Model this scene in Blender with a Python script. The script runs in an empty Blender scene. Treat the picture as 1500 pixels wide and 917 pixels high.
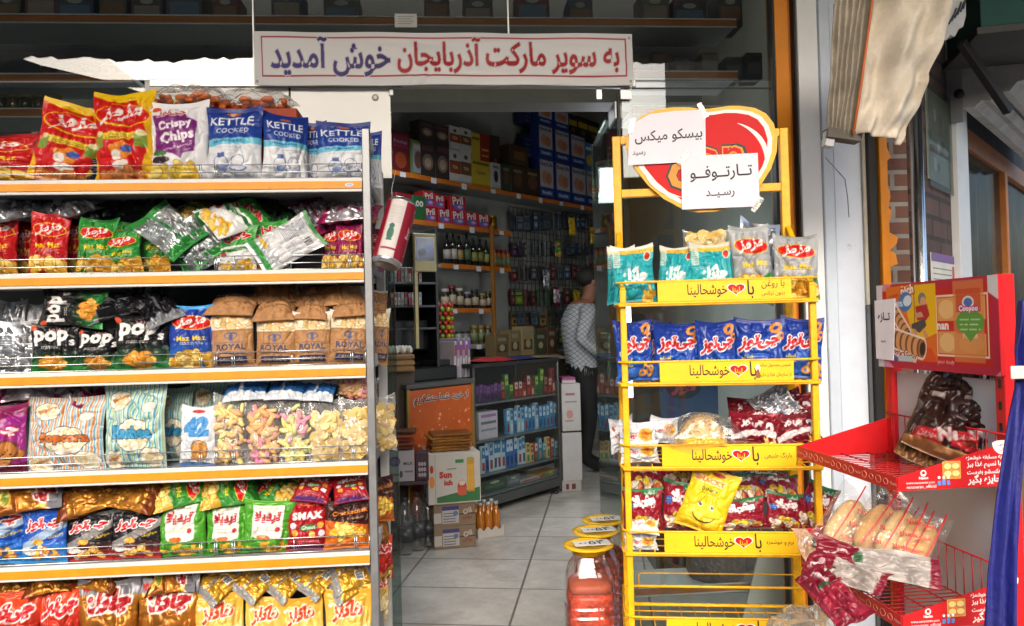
import bpy, bmesh, math, random
import numpy as np
from mathutils import Vector, Matrix

# ------------------------------------------------------------------ camera, sky, sun, exposure
SC = bpy.context.scene
COL = SC.collection
FPX, PITCH, ROLL, CAMZ = 1120.0, math.radians(1.0), math.radians(1.4), 1.30
cam_data = bpy.data.cameras.new('camera'); cam = bpy.data.objects.new('camera', cam_data); COL.objects.link(cam)
_f = Vector((0, math.cos(PITCH), math.sin(PITCH))); _r0 = Vector((1, 0, 0)); _u0 = Vector((0, -math.sin(PITCH), math.cos(PITCH)))
_r = _r0 * math.cos(ROLL) - _u0 * math.sin(ROLL); _u = _r0 * math.sin(ROLL) + _u0 * math.cos(ROLL)
CAMP = Vector((0, 0, CAMZ))
cam.matrix_world = Matrix(((_r.x, _u.x, -_f.x, 0), (_r.y, _u.y, -_f.y, 0), (_r.z, _u.z, -_f.z, CAMZ), (0, 0, 0, 1)))
cam_data.sensor_width = 36; cam_data.sensor_fit = 'HORIZONTAL'; cam_data.lens = 36 * FPX / 1500
cam_data.clip_start = 0.05; cam_data.clip_end = 300
SC.camera = cam
SUN_EL, SUN_AZ = math.radians(33), math.radians(184)      # behind the photographer, a little to the left
world = bpy.data.worlds.new('World'); SC.world = world; world.use_nodes = True
_wn = world.node_tree.nodes; _bg = _wn['Background']
_sky = _wn.new('ShaderNodeTexSky'); _sky.sky_type = 'NISHITA'; _sky.sun_disc = False
_sky.sun_elevation = SUN_EL; _sky.sun_rotation = SUN_AZ; _sky.air_density = 1.0; _sky.dust_density = 4.0; _sky.ozone_density = 1.0
world.node_tree.links.new(_sky.outputs[0], _bg.inputs[0]); _bg.inputs[1].default_value = 0.15
_sd = bpy.data.lights.new('sun', 'SUN'); _sd.energy = 0.5; _sd.angle = math.radians(40); _sd.color = (1, 0.97, 0.94)
sun = bpy.data.objects.new('sun', _sd); COL.objects.link(sun)
_dir = Vector((math.sin(SUN_AZ) * math.cos(SUN_EL), math.cos(SUN_AZ) * math.cos(SUN_EL), math.sin(SUN_EL)))
sun.rotation_euler = (-_dir).to_track_quat('-Z', 'Y').to_euler(); sun.location = (0, -10, 10)
SC.view_settings.view_transform = 'Standard'; SC.view_settings.look = 'None'; SC.view_settings.gamma = 1
SC.view_settings.exposure = 1.62
SC.render.engine = 'CYCLES'
cy = SC.cycles
cy.use_denoising = True; cy.max_bounces = 7; cy.diffuse_bounces = 4; cy.glossy_bounces = 4; cy.transmission_bounces = 4
cy.transparent_max_bounces = 24; cy.use_adaptive_sampling = True; cy.adaptive_threshold = 0.015
cy.caustics_reflective = False; cy.caustics_refractive = False; cy.sample_clamp_indirect = 6

def ray(px, py):
    return (_f * FPX + _r * (px - 750) + _u * (458.5 - py)).normalized()
def P(px, py, Y):
    d = ray(px, py); return CAMP + d * (Y / d.y)
def frame(x, y, z, yaw):
    return Matrix.Translation((x, y, z)) @ Matrix.Rotation(math.radians(yaw), 4, 'Z')
def hit(M, px, py, d=0.0):
    """where the sight line through a photo point meets the frame's plane y = d, in the frame's own coordinates"""
    Mi = M.inverted(); o = Mi @ CAMP; v = Mi.to_3x3() @ ray(px, py)
    t = (d - o.y) / v.y; p = o + v * t
    return p.x, p.z
def Rx(a): return Matrix.Rotation(math.radians(a), 4, 'X')
def Ry(a): return Matrix.Rotation(math.radians(a), 4, 'Y')
def Rz(a): return Matrix.Rotation(math.radians(a), 4, 'Z')
def T(x, y, z): return Matrix.Translation((x, y, z))
def S(x, y, z): return Matrix.Diagonal((x, y, z, 1))

# ------------------------------------------------------------------ materials
def srgb(h):
    c = [int(h[i:i + 2], 16) / 255 for i in (0, 2, 4)]
    return [x / 12.92 if x <= 0.04045 else ((x + 0.055) / 1.055) ** 2.4 for x in c]
MATS = {}
def mat(hexcol, rough=0.5, metal=0.0, var=0.12, scale=9.0, bump=0.0, bscale=60.0, emit=0.0, coat=0.0, name=None, spec=0.5, wear=None):
    key = (hexcol, rough, metal, var, scale, bump, bscale, emit, coat, spec, wear)
    if key in MATS: return MATS[key]
    m = bpy.data.materials.new(name or 'paint_' + hexcol); m.use_nodes = True
    nt = m.node_tree; N = nt.nodes; L = nt.links; b = N['Principled BSDF']
    c = srgb(hexcol)
    tc = N.new('ShaderNodeTexCoord')
    nz = N.new('ShaderNodeTexNoise'); nz.inputs['Scale'].default_value = scale; nz.inputs['Detail'].default_value = 6; nz.inputs['Roughness'].default_value = 0.65
    L.new(tc.outputs['Object'], nz.inputs['Vector'])
    rp = N.new('ShaderNodeValToRGB'); e = rp.color_ramp.elements
    e[0].position = 0.3; e[1].position = 0.7
    e[0].color = (*[x * (1 - var) for x in c], 1); e[1].color = (*[min(1, x * (1 + var * 0.7)) for x in c], 1)
    L.new(nz.outputs['Fac'], rp.inputs['Fac']); 
    last = rp.outputs['Color']
    if wear:      # chipped and grimy flecks: (colour, threshold, scale)
        n3 = N.new('ShaderNodeTexNoise'); n3.inputs['Scale'].default_value = wear[2]; n3.inputs['Detail'].default_value = 9; n3.inputs['Roughness'].default_value = .7
        L.new(tc.outputs['Object'], n3.inputs['Vector'])
        w3 = N.new('ShaderNodeMapRange'); w3.inputs['From Min'].default_value = wear[1]; w3.inputs['From Max'].default_value = wear[1] + .05; w3.inputs['To Max'].default_value = .8
        L.new(n3.outputs['Fac'], w3.inputs['Value'])
        m3 = N.new('ShaderNodeMix'); m3.data_type = 'RGBA'; m3.inputs[7].default_value = (*srgb(wear[0]), 1)
        L.new(w3.outputs['Result'], m3.inputs[0]); L.new(last, m3.inputs[6]); last = m3.outputs[2]
    L.new(last, b.inputs['Base Color'])
    mr = N.new('ShaderNodeMapRange'); mr.inputs['To Min'].default_value = max(0.03, rough - 0.08); mr.inputs['To Max'].default_value = min(1, rough + 0.1)
    L.new(nz.outputs['Fac'], mr.inputs['Value']); L.new(mr.outputs['Result'], b.inputs['Roughness'])
    b.inputs['Metallic'].default_value = metal; b.inputs['Specular IOR Level'].default_value = spec
    if coat: b.inputs['Coat Weight'].default_value = coat; b.inputs['Coat Roughness'].default_value = 0.1
    if bump:
        n2 = N.new('ShaderNodeTexNoise'); n2.inputs['Scale'].default_value = bscale; n2.inputs['Detail'].default_value = 5
        L.new(tc.outputs['Object'], n2.inputs['Vector'])
        bp = N.new('ShaderNodeBump'); bp.inputs['Strength'].default_value = bump; bp.inputs['Distance'].default_value = 0.01
        L.new(n2.outputs['Fac'], bp.inputs['Height']); L.new(bp.outputs['Normal'], b.inputs['Normal'])
    if emit:
        b.inputs['Emission Color'].default_value = (*c, 1); b.inputs['Emission Strength'].default_value = emit
    MATS[key] = m; return m

def print_material(name, rough, coat, bump, bscale):
    m = bpy.data.materials.new(name); m.use_nodes = True
    nt = m.node_tree; N = nt.nodes; L = nt.links; b = N['Principled BSDF']
    at = N.new('ShaderNodeAttribute'); at.attribute_name = 'print'
    tc = N.new('ShaderNodeTexCoord'); nz = N.new('ShaderNodeTexNoise'); nz.inputs['Scale'].default_value = bscale; nz.inputs['Detail'].default_value = 4
    L.new(tc.outputs['Object'], nz.inputs['Vector'])
    L.new(at.outputs['Color'], b.inputs['Base Color']); L.new(at.outputs['Alpha'], b.inputs['Metallic'])
    mr = N.new('ShaderNodeMapRange'); mr.inputs['To Min'].default_value = rough - 0.1; mr.inputs['To Max'].default_value = rough + 0.12
    L.new(nz.outputs['Fac'], mr.inputs['Value']); L.new(mr.outputs['Result'], b.inputs['Roughness'])
    bp = N.new('ShaderNodeBump'); bp.inputs['Strength'].default_value = bump; bp.inputs['Distance'].default_value = 0.01
    L.new(nz.outputs['Fac'], bp.inputs['Height']); L.new(bp.outputs['Normal'], b.inputs['Normal'])
    b.inputs['Coat Weight'].default_value = coat; b.inputs['Coat Roughness'].default_value = 0.12; b.inputs['Specular IOR Level'].default_value = 0.35
    return m
M_FOIL = print_material('printed_foil', 0.36, 0.06, 0.16, 45)
M_PAPER = print_material('printed_paper', 0.7, 0.0, 0.12, 70)
M_GLOSS = print_material('printed_gloss', 0.48, 0.04, 0.03, 20)
M_VINYL = print_material('printed_vinyl', 0.5, 0.0, 0.08, 14)

def glassy(name, tint, k=1.0, rough=0.0, haze=0.0, hazecol=(0.8, 0.8, 0.8), bump=0.0, bscale=30.0, ior=1.5, dirt=0.0):
    """thin clear sheet: light goes straight through, Fresnel share is mirrored"""
    m = bpy.data.materials.new(name); m.use_nodes = True
    nt = m.node_tree; N = nt.nodes; L = nt.links; N.remove(N['Principled BSDF']); out = N['Material Output']
    tr = N.new('ShaderNodeBsdfTransparent'); tr.inputs[0].default_value = (*tint, 1)
    gl = N.new('ShaderNodeBsdfGlossy'); gl.inputs['Roughness'].default_value = rough; gl.inputs['Color'].default_value = (1, 1, 1, 1)
    fr = N.new('ShaderNodeFresnel'); ge = N.new('ShaderNodeNewGeometry'); io = N.new('ShaderNodeMath'); io.operation = 'MULTIPLY_ADD'; io.inputs[1].default_value = 1 / ior - ior; io.inputs[2].default_value = ior
    L.new(ge.outputs['Backfacing'], io.inputs[0]); L.new(io.outputs[0], fr.inputs['IOR'])   # same mirror share on both faces of the sheet
    mu = N.new('ShaderNodeMath'); mu.operation = 'MULTIPLY'; mu.inputs[1].default_value = k; mu.use_clamp = True
    L.new(fr.outputs[0], mu.inputs[0])
    mx = N.new('ShaderNodeMixShader'); L.new(mu.outputs[0], mx.inputs[0]); L.new(tr.outputs[0], mx.inputs[1]); L.new(gl.outputs[0], mx.inputs[2])
    last = mx
    tc = N.new('ShaderNodeTexCoord'); nz = N.new('ShaderNodeTexNoise'); nz.inputs['Scale'].default_value = bscale; nz.inputs['Detail'].default_value = 5
    L.new(tc.outputs['Object'], nz.inputs['Vector'])
    if bump:
        bp = N.new('ShaderNodeBump'); bp.inputs['Strength'].default_value = bump; bp.inputs['Distance'].default_value = 0.01
        L.new(nz.outputs['Fac'], bp.inputs['Height']); L.new(bp.outputs['Normal'], gl.inputs['Normal'])
    if haze or dirt:
        df = N.new('ShaderNodeBsdfDiffuse'); df.inputs[0].default_value = (*hazecol, 1)
        m2 = N.new('ShaderNodeMixShader'); L.new(mx.outputs[0], m2.inputs[1]); L.new(df.outputs[0], m2.inputs[2])
        mr = N.new('ShaderNodeMapRange'); mr.inputs['From Min'].default_value = 0.35; mr.inputs['From Max'].default_value = 0.75
        mr.inputs['To Min'].default_value = haze; mr.inputs['To Max'].default_value = haze + dirt
        L.new(nz.outputs['Fac'], mr.inputs['Value']); L.new(mr.outputs['Result'], m2.inputs[0]); last = m2
    L.new(last.outputs[0], out.inputs[0]); return m
M_GLASS = glassy('window_glass', (0.90, 0.95, 0.93), 1.5, 0.0, 0.0, dirt=0.02, bscale=2.2)
M_GLASSWK = glassy('shaded_glass', (0.7, 0.72, 0.7), 0.10, 0.03, 0.01, dirt=0.03, bscale=4)
M_GLASSDK = glassy('door_glass', (0.62, 0.70, 0.66), 1.0, 0.0, 0.01, dirt=0.03, bscale=4)
M_FILM = glassy('clear_film', (0.97, 0.97, 0.96), 1.8, 0.12, 0.11, (0.9, 0.9, 0.9), 0.45, 34)
M_FILM2 = glassy('thin_clear_film', (0.98, 0.98, 0.97), 1.1, 0.10, 0.03, (0.9, 0.9, 0.9), 0.4, 34)
M_TOPGLASS = glassy('dark_window_glass', (0.68, 0.71, 0.69), 1.5, 0.0, 0.0, dirt=0.012, bscale=2.2)
M_CASEGLASS = glassy('case_glass', (0.93, 0.95, 0.94), 0.35, 0.02, 0.0, dirt=0.01)
M_PET = glassy('clear_plastic', (0.95, 0.97, 0.97), 1.4, 0.04, 0.03)
M_REFLSHEET = glassy('painted_reflection', (0.5, 0.5, 0.5), 2.5, 0.05, 0.84, (0.92, 0.93, 0.91), dirt=0.08, bscale=3)  # diffuse white that stands in for a bright mirrored sky

# ------------------------------------------------------------------ Persian shaping and lettering
_J = {'ا': 0xFE8D, 'آ': 0xFE81, 'د': 0xFEA9, 'ذ': 0xFEAB, 'ر': 0xFEAD, 'ز': 0xFEAF, 'و': 0xFEED, 'ژ': 0xFB8A,
      'ب': 0xFE8F, 'ت': 0xFE95, 'ث': 0xFE99, 'ج': 0xFE9D, 'ح': 0xFEA1, 'خ': 0xFEA5, 'س': 0xFEB1, 'ش': 0xFEB5, 'ص': 0xFEB9,
      'ض': 0xFEBD, 'ط': 0xFEC1, 'ظ': 0xFEC5, 'ع': 0xFEC9, 'غ': 0xFECD, 'ف': 0xFED1, 'ق': 0xFED5, 'ل': 0xFEDD, 'م': 0xFEE1,
      'ن': 0xFEE5, 'ه': 0xFEE9, 'پ': 0xFB56, 'چ': 0xFB7A, 'ک': 0xFB8E, 'گ': 0xFB92, 'ی': 0xFBFC}
_NJ = set('اآدذرزوژ')
def fa(s):
    out = []
    i = 0
    def joins_next(ch): return ch == 'ـ' or (ch in _J and ch not in _NJ)
    def joinable(ch): return ch == 'ـ' or ch in _J
    while i < len(s):
        c = s[i]
        if c == '\u200c': i += 1; continue
        if c not in _J: out.append(c); i += 1; continue
        prev = i > 0 and joins_next(s[i - 1])
        if c == 'ل' and i + 1 < len(s) and s[i + 1] == 'ا':
            out.append(chr(0xFEFC if prev else 0xFEFB)); i += 2; continue
        nxt = c not in _NJ and i + 1 < len(s) and joinable(s[i + 1])
        k = (3 if prev else 2) if nxt else (1 if prev else 0)
        out.append(chr(_J[c] + k)); i += 1
    return ''.join(reversed(out))
_TXT = {}
def glyphs(s, bold=0.0):
    """2-D triangles of a line of lettering, first point of its box at 0,0, height as drawn at size 1"""
    key = (s, bold)
    if key in _TXT: return _TXT[key]
    c = bpy.data.curves.new('lettering', 'FONT')
    c.body = fa(s) if any(ord(ch) > 0x600 for ch in s) else s
    c.size = 1; c.resolution_u = 2; c.offset = bold; c.space_character = 1 + bold * 1.2 if not any(ord(ch) > 0x600 for ch in s) else 1
    o = bpy.data.objects.new('lettering', c); COL.objects.link(o)
    dg = bpy.context.evaluated_depsgraph_get(); m = bpy.data.meshes.new_from_object(o.evaluated_get(dg))
    n = len(m.vertices); co = np.empty(n * 3); m.vertices.foreach_get('co', co); v = co.reshape(-1, 3)[:, :2].copy()
    m.calc_loop_triangles(); nt = len(m.loop_triangles); t = np.empty(nt * 3, dtype=np.int32); m.loop_triangles.foreach_get('vertices', t)
    bpy.data.objects.remove(o); bpy.data.meshes.remove(m); bpy.data.curves.remove(c)
    if n: v -= v.min(axis=0)
    _TXT[key] = (v, t.reshape(-1, 3)); return _TXT[key]

# ------------------------------------------------------------------ mesh builder
class MB:
    def __init__(s): s.v = []; s.f = []; s.m = []; s.sm = []; s.mats = []; s.M = Matrix.Identity(4)
    def mi(s, m):
        if m not in s.mats: s.mats.append(m)
        return s.mats.index(m)
    def add(s, vs, fs, m, smooth=False):
        k = len(s.v); i = s.mi(m)
        s.v.extend([tuple(s.M @ Vector(p)) for p in vs])
        for f in fs: s.f.append([a + k for a in f]); s.m.append(i); s.sm.append(smooth)
        return s
    def box(s, x0, x1, y0, y1, z0, z1, m, b=0.002):
        x0, x1 = sorted((x0, x1)); y0, y1 = sorted((y0, y1)); z0, z1 = sorted((z0, z1))
        b = min(b, 0.3 * min(x1 - x0, y1 - y0, z1 - z0))
        lo = (x0, y0, z0); hi = (x1, y1, z1); idx = {}; vs = []
        for sx in (0, 1):
            for sy in (0, 1):
                for sz in (0, 1):
                    for ax in range(3):
                        p = [(lo, hi)[q][a] for a, q in enumerate((sx, sy, sz))]
                        for a, q in enumerate((sx, sy, sz)):
                            if a != ax: p[a] += b if q == 0 else -b
                        idx[(sx, sy, sz, ax)] = len(vs); vs.append(p)
        fs = []
        for ax in range(3):
            o = [a for a in range(3) if a != ax]
            for q in (0, 1):
                c = []
                for t in ((0, 0), (1, 0), (1, 1), (0, 1)):
                    k = [0, 0, 0]; k[ax] = q; k[o[0]] = t[0]; k[o[1]] = t[1]; c.append(idx[(*k, ax)])
                fs.append(c if (q == 1) != (ax == 1) else c[::-1])
            a1, a2 = o
            for q1 in (0, 1):
                for q2 in (0, 1):
                    k0 = [0, 0, 0]; k0[a1] = q1; k0[a2] = q2; k1 = list(k0); k1[ax] = 1
                    c = [idx[(*k0, a1)], idx[(*k1, a1)], idx[(*k1, a2)], idx[(*k0, a2)]]
                    fs.append(c)
        for sx in (0, 1):
            for sy in (0, 1):
                for sz in (0, 1):
                    fs.append([idx[(sx, sy, sz, a)] for a in range(3)])
        # make every face look outwards
        c0 = Vector(((x0 + x1) / 2, (y0 + y1) / 2, (z0 + z1) / 2))
        out = []
        for f in fs:
            p = [Vector(vs[i]) for i in f]; n = (p[1] - p[0]).cross(p[2] - p[0]); ce = sum(p, Vector()) / len(p)
            out.append(f if n.dot(ce - c0) >= 0 else f[::-1])
        return s.add(vs, out, m)
    def tube(s, pts, r, m, seg=8, closed=False, cap=True):
        pts = [Vector(p) for p in pts]; n = len(pts); rr = r if isinstance(r, (list, tuple)) else [r] * n
        vs = []; fs = []; up = None
        for i, p in enumerate(pts):
            a = pts[i - 1] if (i > 0 or closed) else p; b = pts[(i + 1) % n] if (i < n - 1 or closed) else p
            t = (b - a).normalized()
            if up is None: up = Vector((0, 0, 1)) if abs(t.z) < 0.9 else Vector((1, 0, 0))
            e1 = (up - t * up.dot(t)).normalized(); e2 = t.cross(e1); up = e1
            for k in range(seg):
                w = 2 * math.pi * k / seg; vs.append(p + (e1 * math.cos(w) + e2 * math.sin(w)) * rr[i])
        for i in range(n if closed else n - 1):
            j = (i + 1) % n
            for k in range(seg):
                fs.append([i * seg + k, i * seg + (k + 1) % seg, j * seg + (k + 1) % seg, j * seg + k])
        if cap and not closed:
            fs.append(list(range(seg))[::-1]); fs.append([(n - 1) * seg + k for k in range(seg)])
        return s.add(vs, fs, m, True)
    def bar(s, p, q, w, h, m):
        """rectangular bar from p to q, w wide across, h high"""
        p = Vector(p); q = Vector(q); t = (q - p); ln = t.length; t.normalize()
        up = Vector((0, 0, 1)) if abs(t.z) < 0.95 else Vector((0, -1, 0))
        e2 = t.cross(up).normalized(); e3 = e2.cross(t)
        M0 = s.M; s.M = M0 @ Matrix(((t.x, e2.x, e3.x, p.x), (t.y, e2.y, e3.y, p.y), (t.z, e2.z, e3.z, p.z), (0, 0, 0, 1)))
        s.box(0, ln, -w / 2, w / 2, -h / 2, h / 2, m); s.M = M0; return s
    def lathe(s, prof, m, seg=24, c=(0, 0, 0), sq=0.0, ribs=None):
        vs = []; fs = []; n = len(prof)
        for r, z in prof:
            for k in range(seg):
                w = 2 * math.pi * k / seg; cx, sx = math.cos(w), math.sin(w)
                q = r
                if sq: q = r / ((abs(cx) ** (2 + sq) + abs(sx) ** (2 + sq)) ** (1 / (2 + sq)))
                vs.append((c[0] + q * cx, c[1] + q * sx, c[2] + z))
        for i in range(n - 1):
            for k in range(seg):
                fs.append([i * seg + k, i * seg + (k + 1) % seg, (i + 1) * seg + (k + 1) % seg, (i + 1) * seg + k])
        if prof[0][0] > 1e-6: fs.append([k for k in range(seg)][::-1])
        if prof[-1][0] > 1e-6: fs.append([(n - 1) * seg + k for k in range(seg)])
        return s.add(vs, fs, m, True)
    def prism(s, pts, y0, y1, m):
        """outline in x,z given a thickness from y0 (front) to y1 (back)"""
        n = len(pts); A = sum(pts[i][0] * pts[(i + 1) % n][1] - pts[(i + 1) % n][0] * pts[i][1] for i in range(n))
        if A < 0: pts = pts[::-1]
        vs = [(x, y0, z) for x, z in pts] + [(x, y1, z) for x, z in pts]
        fs = [list(range(n)), list(range(n, 2 * n))[::-1]] + [[i, i + n, (i + 1) % n + n, (i + 1) % n] for i in range(n)]
        return s.add(vs, fs, m)
    def text(s, t, cx, cz, y, m, w=None, h=None, bold=0.0, shear=0.0, rot=0.0, sx=1.0, sz=1.0):
        v, f = glyphs(t, bold)
        if not len(v): return s
        bw, bh = v.max(axis=0); k = (w / bw) if w else (h / bh); kx = k * sx
        ca, sa = math.cos(rot), math.sin(rot); vs = []
        for a, b in v:
            a2 = (a - bw / 2) * kx + shear * (b - bh / 2) * k; b2 = (b - bh / 2) * k * sz
            vs.append((cx + a2 * ca - b2 * sa, y, cz + a2 * sa + b2 * ca))
        return s.add(vs, [list(q) for q in f], m)
    def ell(s, cx, cz, rx, rz, y, m, rot=0.0, n=28):
        ca, sa = math.cos(rot), math.sin(rot)
        vs = [(cx + rx * math.cos(t) * ca - rz * math.sin(t) * sa, y, cz + rx * math.cos(t) * sa + rz * math.sin(t) * ca) for t in [2 * math.pi * i / n for i in range(n)]]
        return s.add(vs, [list(range(n))], m)
    def rect(s, x0, x1, z0, z1, y, m):
        return s.add([(x0, y, z0), (x1, y, z0), (x1, y, z1), (x0, y, z1)], [[0, 1, 2, 3]], m)
    def mesh(s, name):
        me = bpy.data.meshes.new(name); me.from_pydata(s.v, [], s.f)
        for m in s.mats: me.materials.append(m)
        me.polygons.foreach_set('material_index', s.m); me.polygons.foreach_set('use_smooth', s.sm); me.update()
        return me
    def build(s, name, parent=None, M=None, label=None, cat=None, group=None, kind=None):
        return link(name, s.mesh(name), parent, M, label, cat, group, kind)
def tag(o, label=None, cat=None, group=None, kind=None):
    if label: o['label'] = label
    if cat: o['category'] = cat
    if group: o['group'] = group
    if kind: o['kind'] = kind
    return o
def link(name, me, parent=None, M=None, label=None, cat=None, group=None, kind=None):
    o = bpy.data.objects.new(name, me); COL.objects.link(o)
    if parent: o.parent = parent
    if M is not None: o.matrix_local = M
    return tag(o, label, cat, group, kind)
def thing(name, label, cat, M, group=None):
    return link(name, None, None, M, label, cat, group)
def dup(root, M, label=None, group=None):
    """a copy of a thing with copies of its parts and their sub-parts; mesh data are shared"""
    r = root.copy(); COL.objects.link(r); r.matrix_local = M
    if label: r['label'] = label
    if group: r['group'] = group
    for ch in list(root.children):
        c = ch.copy(); COL.objects.link(c); c.parent = r
        for g in list(ch.children):
            d = g.copy(); COL.objects.link(d); d.parent = c
    return r

# ------------------------------------------------------------------ printed designs, one sample per mesh point
def hx(h): return np.array([int(h[i:i + 2], 16) / 255 for i in (0, 2, 4)])
def vn(U, V, fu, fv, seed):
    r = np.random.default_rng(seed).random((fv + 2, fu + 2))
    x = np.clip(U, 0, 1) * fu; y = np.clip(V, 0, 1) * fv; i = np.minimum(x.astype(int), fu); j = np.minimum(y.astype(int), fv)
    a = x - i; b = y - j; a = a * a * (3 - 2 * a); b = b * b * (3 - 2 * b)
    return (r[j, i] * (1 - a) + r[j, i + 1] * a) * (1 - b) + (r[j + 1, i] * (1 - a) + r[j + 1, i + 1] * a) * b
class Canvas:
    """x runs 0..1 to the right, y 0..1 upwards, a = height / width; sizes are in widths"""
    def __init__(s, base, a, nu=84, ss=3):
        s.a = a; s.nu = nu; s.nv = max(8, int(nu * a)); s.ss = ss; s.W = nu * ss; s.H = s.nv * ss
        s.c = np.empty((s.H, s.W, 3)); s.c[:] = hx(base); s.m = np.zeros((s.H, s.W))
        s.X, s.Y = np.meshgrid((np.arange(s.W) + .5) / s.W, (np.arange(s.H) + .5) / s.H)
    def paint(s, k, col, al=1.0, metal=0.0):
        w = (k * al)[..., None]; s.c = s.c * (1 - w) + hx(col) * w; s.m = s.m * (1 - k * al) + metal * k * al; return s
    def grad(s, y0, y1, c0, c1, metal=0.0):
        t = np.clip((s.Y - y0) / (y1 - y0), 0, 1)[..., None]; k = ((s.Y >= min(y0, y1)) & (s.Y <= max(y0, y1)))
        s.c = np.where(k[..., None], hx(c0) * (1 - t) + hx(c1) * t, s.c); s.m = np.where(k, metal, s.m); return s
    def band(s, y0, y1, col, slope=0.0, metal=0.0, wave=0.0):
        y = s.Y - slope * (s.X - .5) - wave * np.sin(s.X * 6.28)
        return s.paint(((y >= y0) & (y < y1)).astype(float), col, 1, metal)
    def rect(s, x0, x1, y0, y1, col, al=1.0, metal=0.0):
        return s.paint(((s.X >= x0) & (s.X < x1) & (s.Y >= y0) & (s.Y < y1)).astype(float), col, al, metal)
    def emask(s, cx, cy, rx, ry, rot=0.0):
        dx = s.X - cx; dy = (s.Y - cy) * s.a; c, q = math.cos(rot), math.sin(rot)
        return ((((dx * c + dy * q) / rx) ** 2 + ((-dx * q + dy * c) / ry) ** 2) < 1).astype(float)
    def ell(s, cx, cy, rx, ry, col, rot=0.0, al=1.0, metal=0.0): return s.paint(s.emask(cx, cy, rx, ry, rot), col, al, metal)
    def poly(s, pts, col, al=1.0, metal=0.0):
        k = np.zeros((s.H, s.W), bool); n = len(pts)
        for i in range(n):
            (x0, y0), (x1, y1) = pts[i], pts[(i + 1) % n]
            if y0 == y1: continue
            k ^= ((s.Y >= min(y0, y1)) & (s.Y < max(y0, y1)) & (s.X < x0 + (s.Y - y0) * (x1 - x0) / (y1 - y0)))
        return s.paint(k.astype(float), col, al, metal)
    def tmask(s, t, cx, cy, w=None, h=None, bold=0.0, rot=0.0, shear=0.0, sy=1.0):
        v, f = glyphs(t, bold); K = np.zeros((s.H, s.W))
        if not len(v): return K
        bw, bh = v.max(axis=0); k = w / bw if w else h / bh
        a = (v[:, 0] - bw / 2) * k + shear * (v[:, 1] - bh / 2) * k; b = (v[:, 1] - bh / 2) * k * sy; c, q = math.cos(rot), math.sin(rot)
        x = (cx + a * c - b * q) * s.W - .5; y = (cy + (a * q + b * c) / s.a) * s.H - .5
        for t3 in f:
            X = x[t3]; Y = y[t3]
            i0, i1 = max(0, int(math.ceil(X.min() - .01))), min(s.W - 1, int(X.max() + .01)); j0, j1 = max(0, int(math.ceil(Y.min() - .01))), min(s.H - 1, int(Y.max() + .01))
            if i1 < i0 or j1 < j0: continue
            gx, gy = np.meshgrid(np.arange(i0, i1 + 1), np.arange(j0, j1 + 1))
            d = (X[1] - X[0]) * (Y[2] - Y[0]) - (X[2] - X[0]) * (Y[1] - Y[0])
            if abs(d) < 1e-9: continue
            e1 = ((X[1] - X[0]) * (gy - Y[0]) - (gx - X[0]) * (Y[1] - Y[0])) / d; e2 = ((gx - X[0]) * (Y[2] - Y[0]) - (X[2] - X[0]) * (gy - Y[0])) / d
            K[j0:j1 + 1, i0:i1 + 1] = np.maximum(K[j0:j1 + 1, i0:i1 + 1], ((e1 >= -.001) & (e2 >= -.001) & (e1 + e2 <= 1.001)).astype(float))
        return K
    def grow(s, K, r):
        out = K.copy()
        for k in range(int(round(r * s.W))):
            p = out.copy(); p[1:] = np.maximum(p[1:], out[:-1]); p[:-1] = np.maximum(p[:-1], out[1:])
            if k % 3 != 2:
                p[:, 1:] = np.maximum(p[:, 1:], out[:, :-1]); p[:, :-1] = np.maximum(p[:, :-1], out[:, 1:])
            out = p
        return out
    def text(s, t, cx, cy, col, w=None, h=None, bold=0.0, rot=0.0, shear=0.0, out=None, sy=1.0):
        K = s.tmask(t, cx, cy, w, h, bold, rot, shear, sy)
        for oc, r in reversed(out or []): s.paint(s.grow(K, r), oc)
        return s.paint(K, col)
    def lines(s, cx, cy, w, n, col, gap=0.022, th=0.008, seed=0):
        r = random.Random(seed)
        for i in range(n):
            x0 = cx - w / 2; y = cy - i * gap
            while x0 < cx + w / 2 - .01:
                q = r.uniform(.02, .07); s.rect(x0, min(x0 + q, cx + w / 2), y - th / 2, y + th / 2, col, .85); x0 += q + .012
        return s
    def chips(s, cx, cy, rx, ry, n, r, cols, rim, seed=0, flat=.8):
        g = random.Random(seed)
        for i in range(n):
            w = g.uniform(0, 6.28); q = math.sqrt(g.random()); x = cx + rx * q * math.cos(w); y = cy + ry * q * math.sin(w) / s.a
            R = r * g.uniform(.75, 1.25); f = flat * g.uniform(.7, 1.1); ro = g.uniform(0, 3.14)
            s.ell(x, y, R * 1.12, R * f * 1.14, rim, ro); s.ell(x, y, R, R * f, g.choice(cols), ro)
            s.ell(x + R * .15, y + R * .2 / s.a, R * .55, R * f * .5, g.choice(cols), ro, .5)
        return s
    def done(s):
        ss = s.ss; c = s.c.reshape(s.nv, ss, s.nu, ss, 3).mean(axis=(1, 3)); m = s.m.reshape(s.nv, ss, s.nu, ss).mean(axis=(1, 3))
        c = np.where(c <= .04045, c / 12.92, ((c + .055) / 1.055) ** 2.4) * .8
        return np.dstack([c, m])
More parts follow.
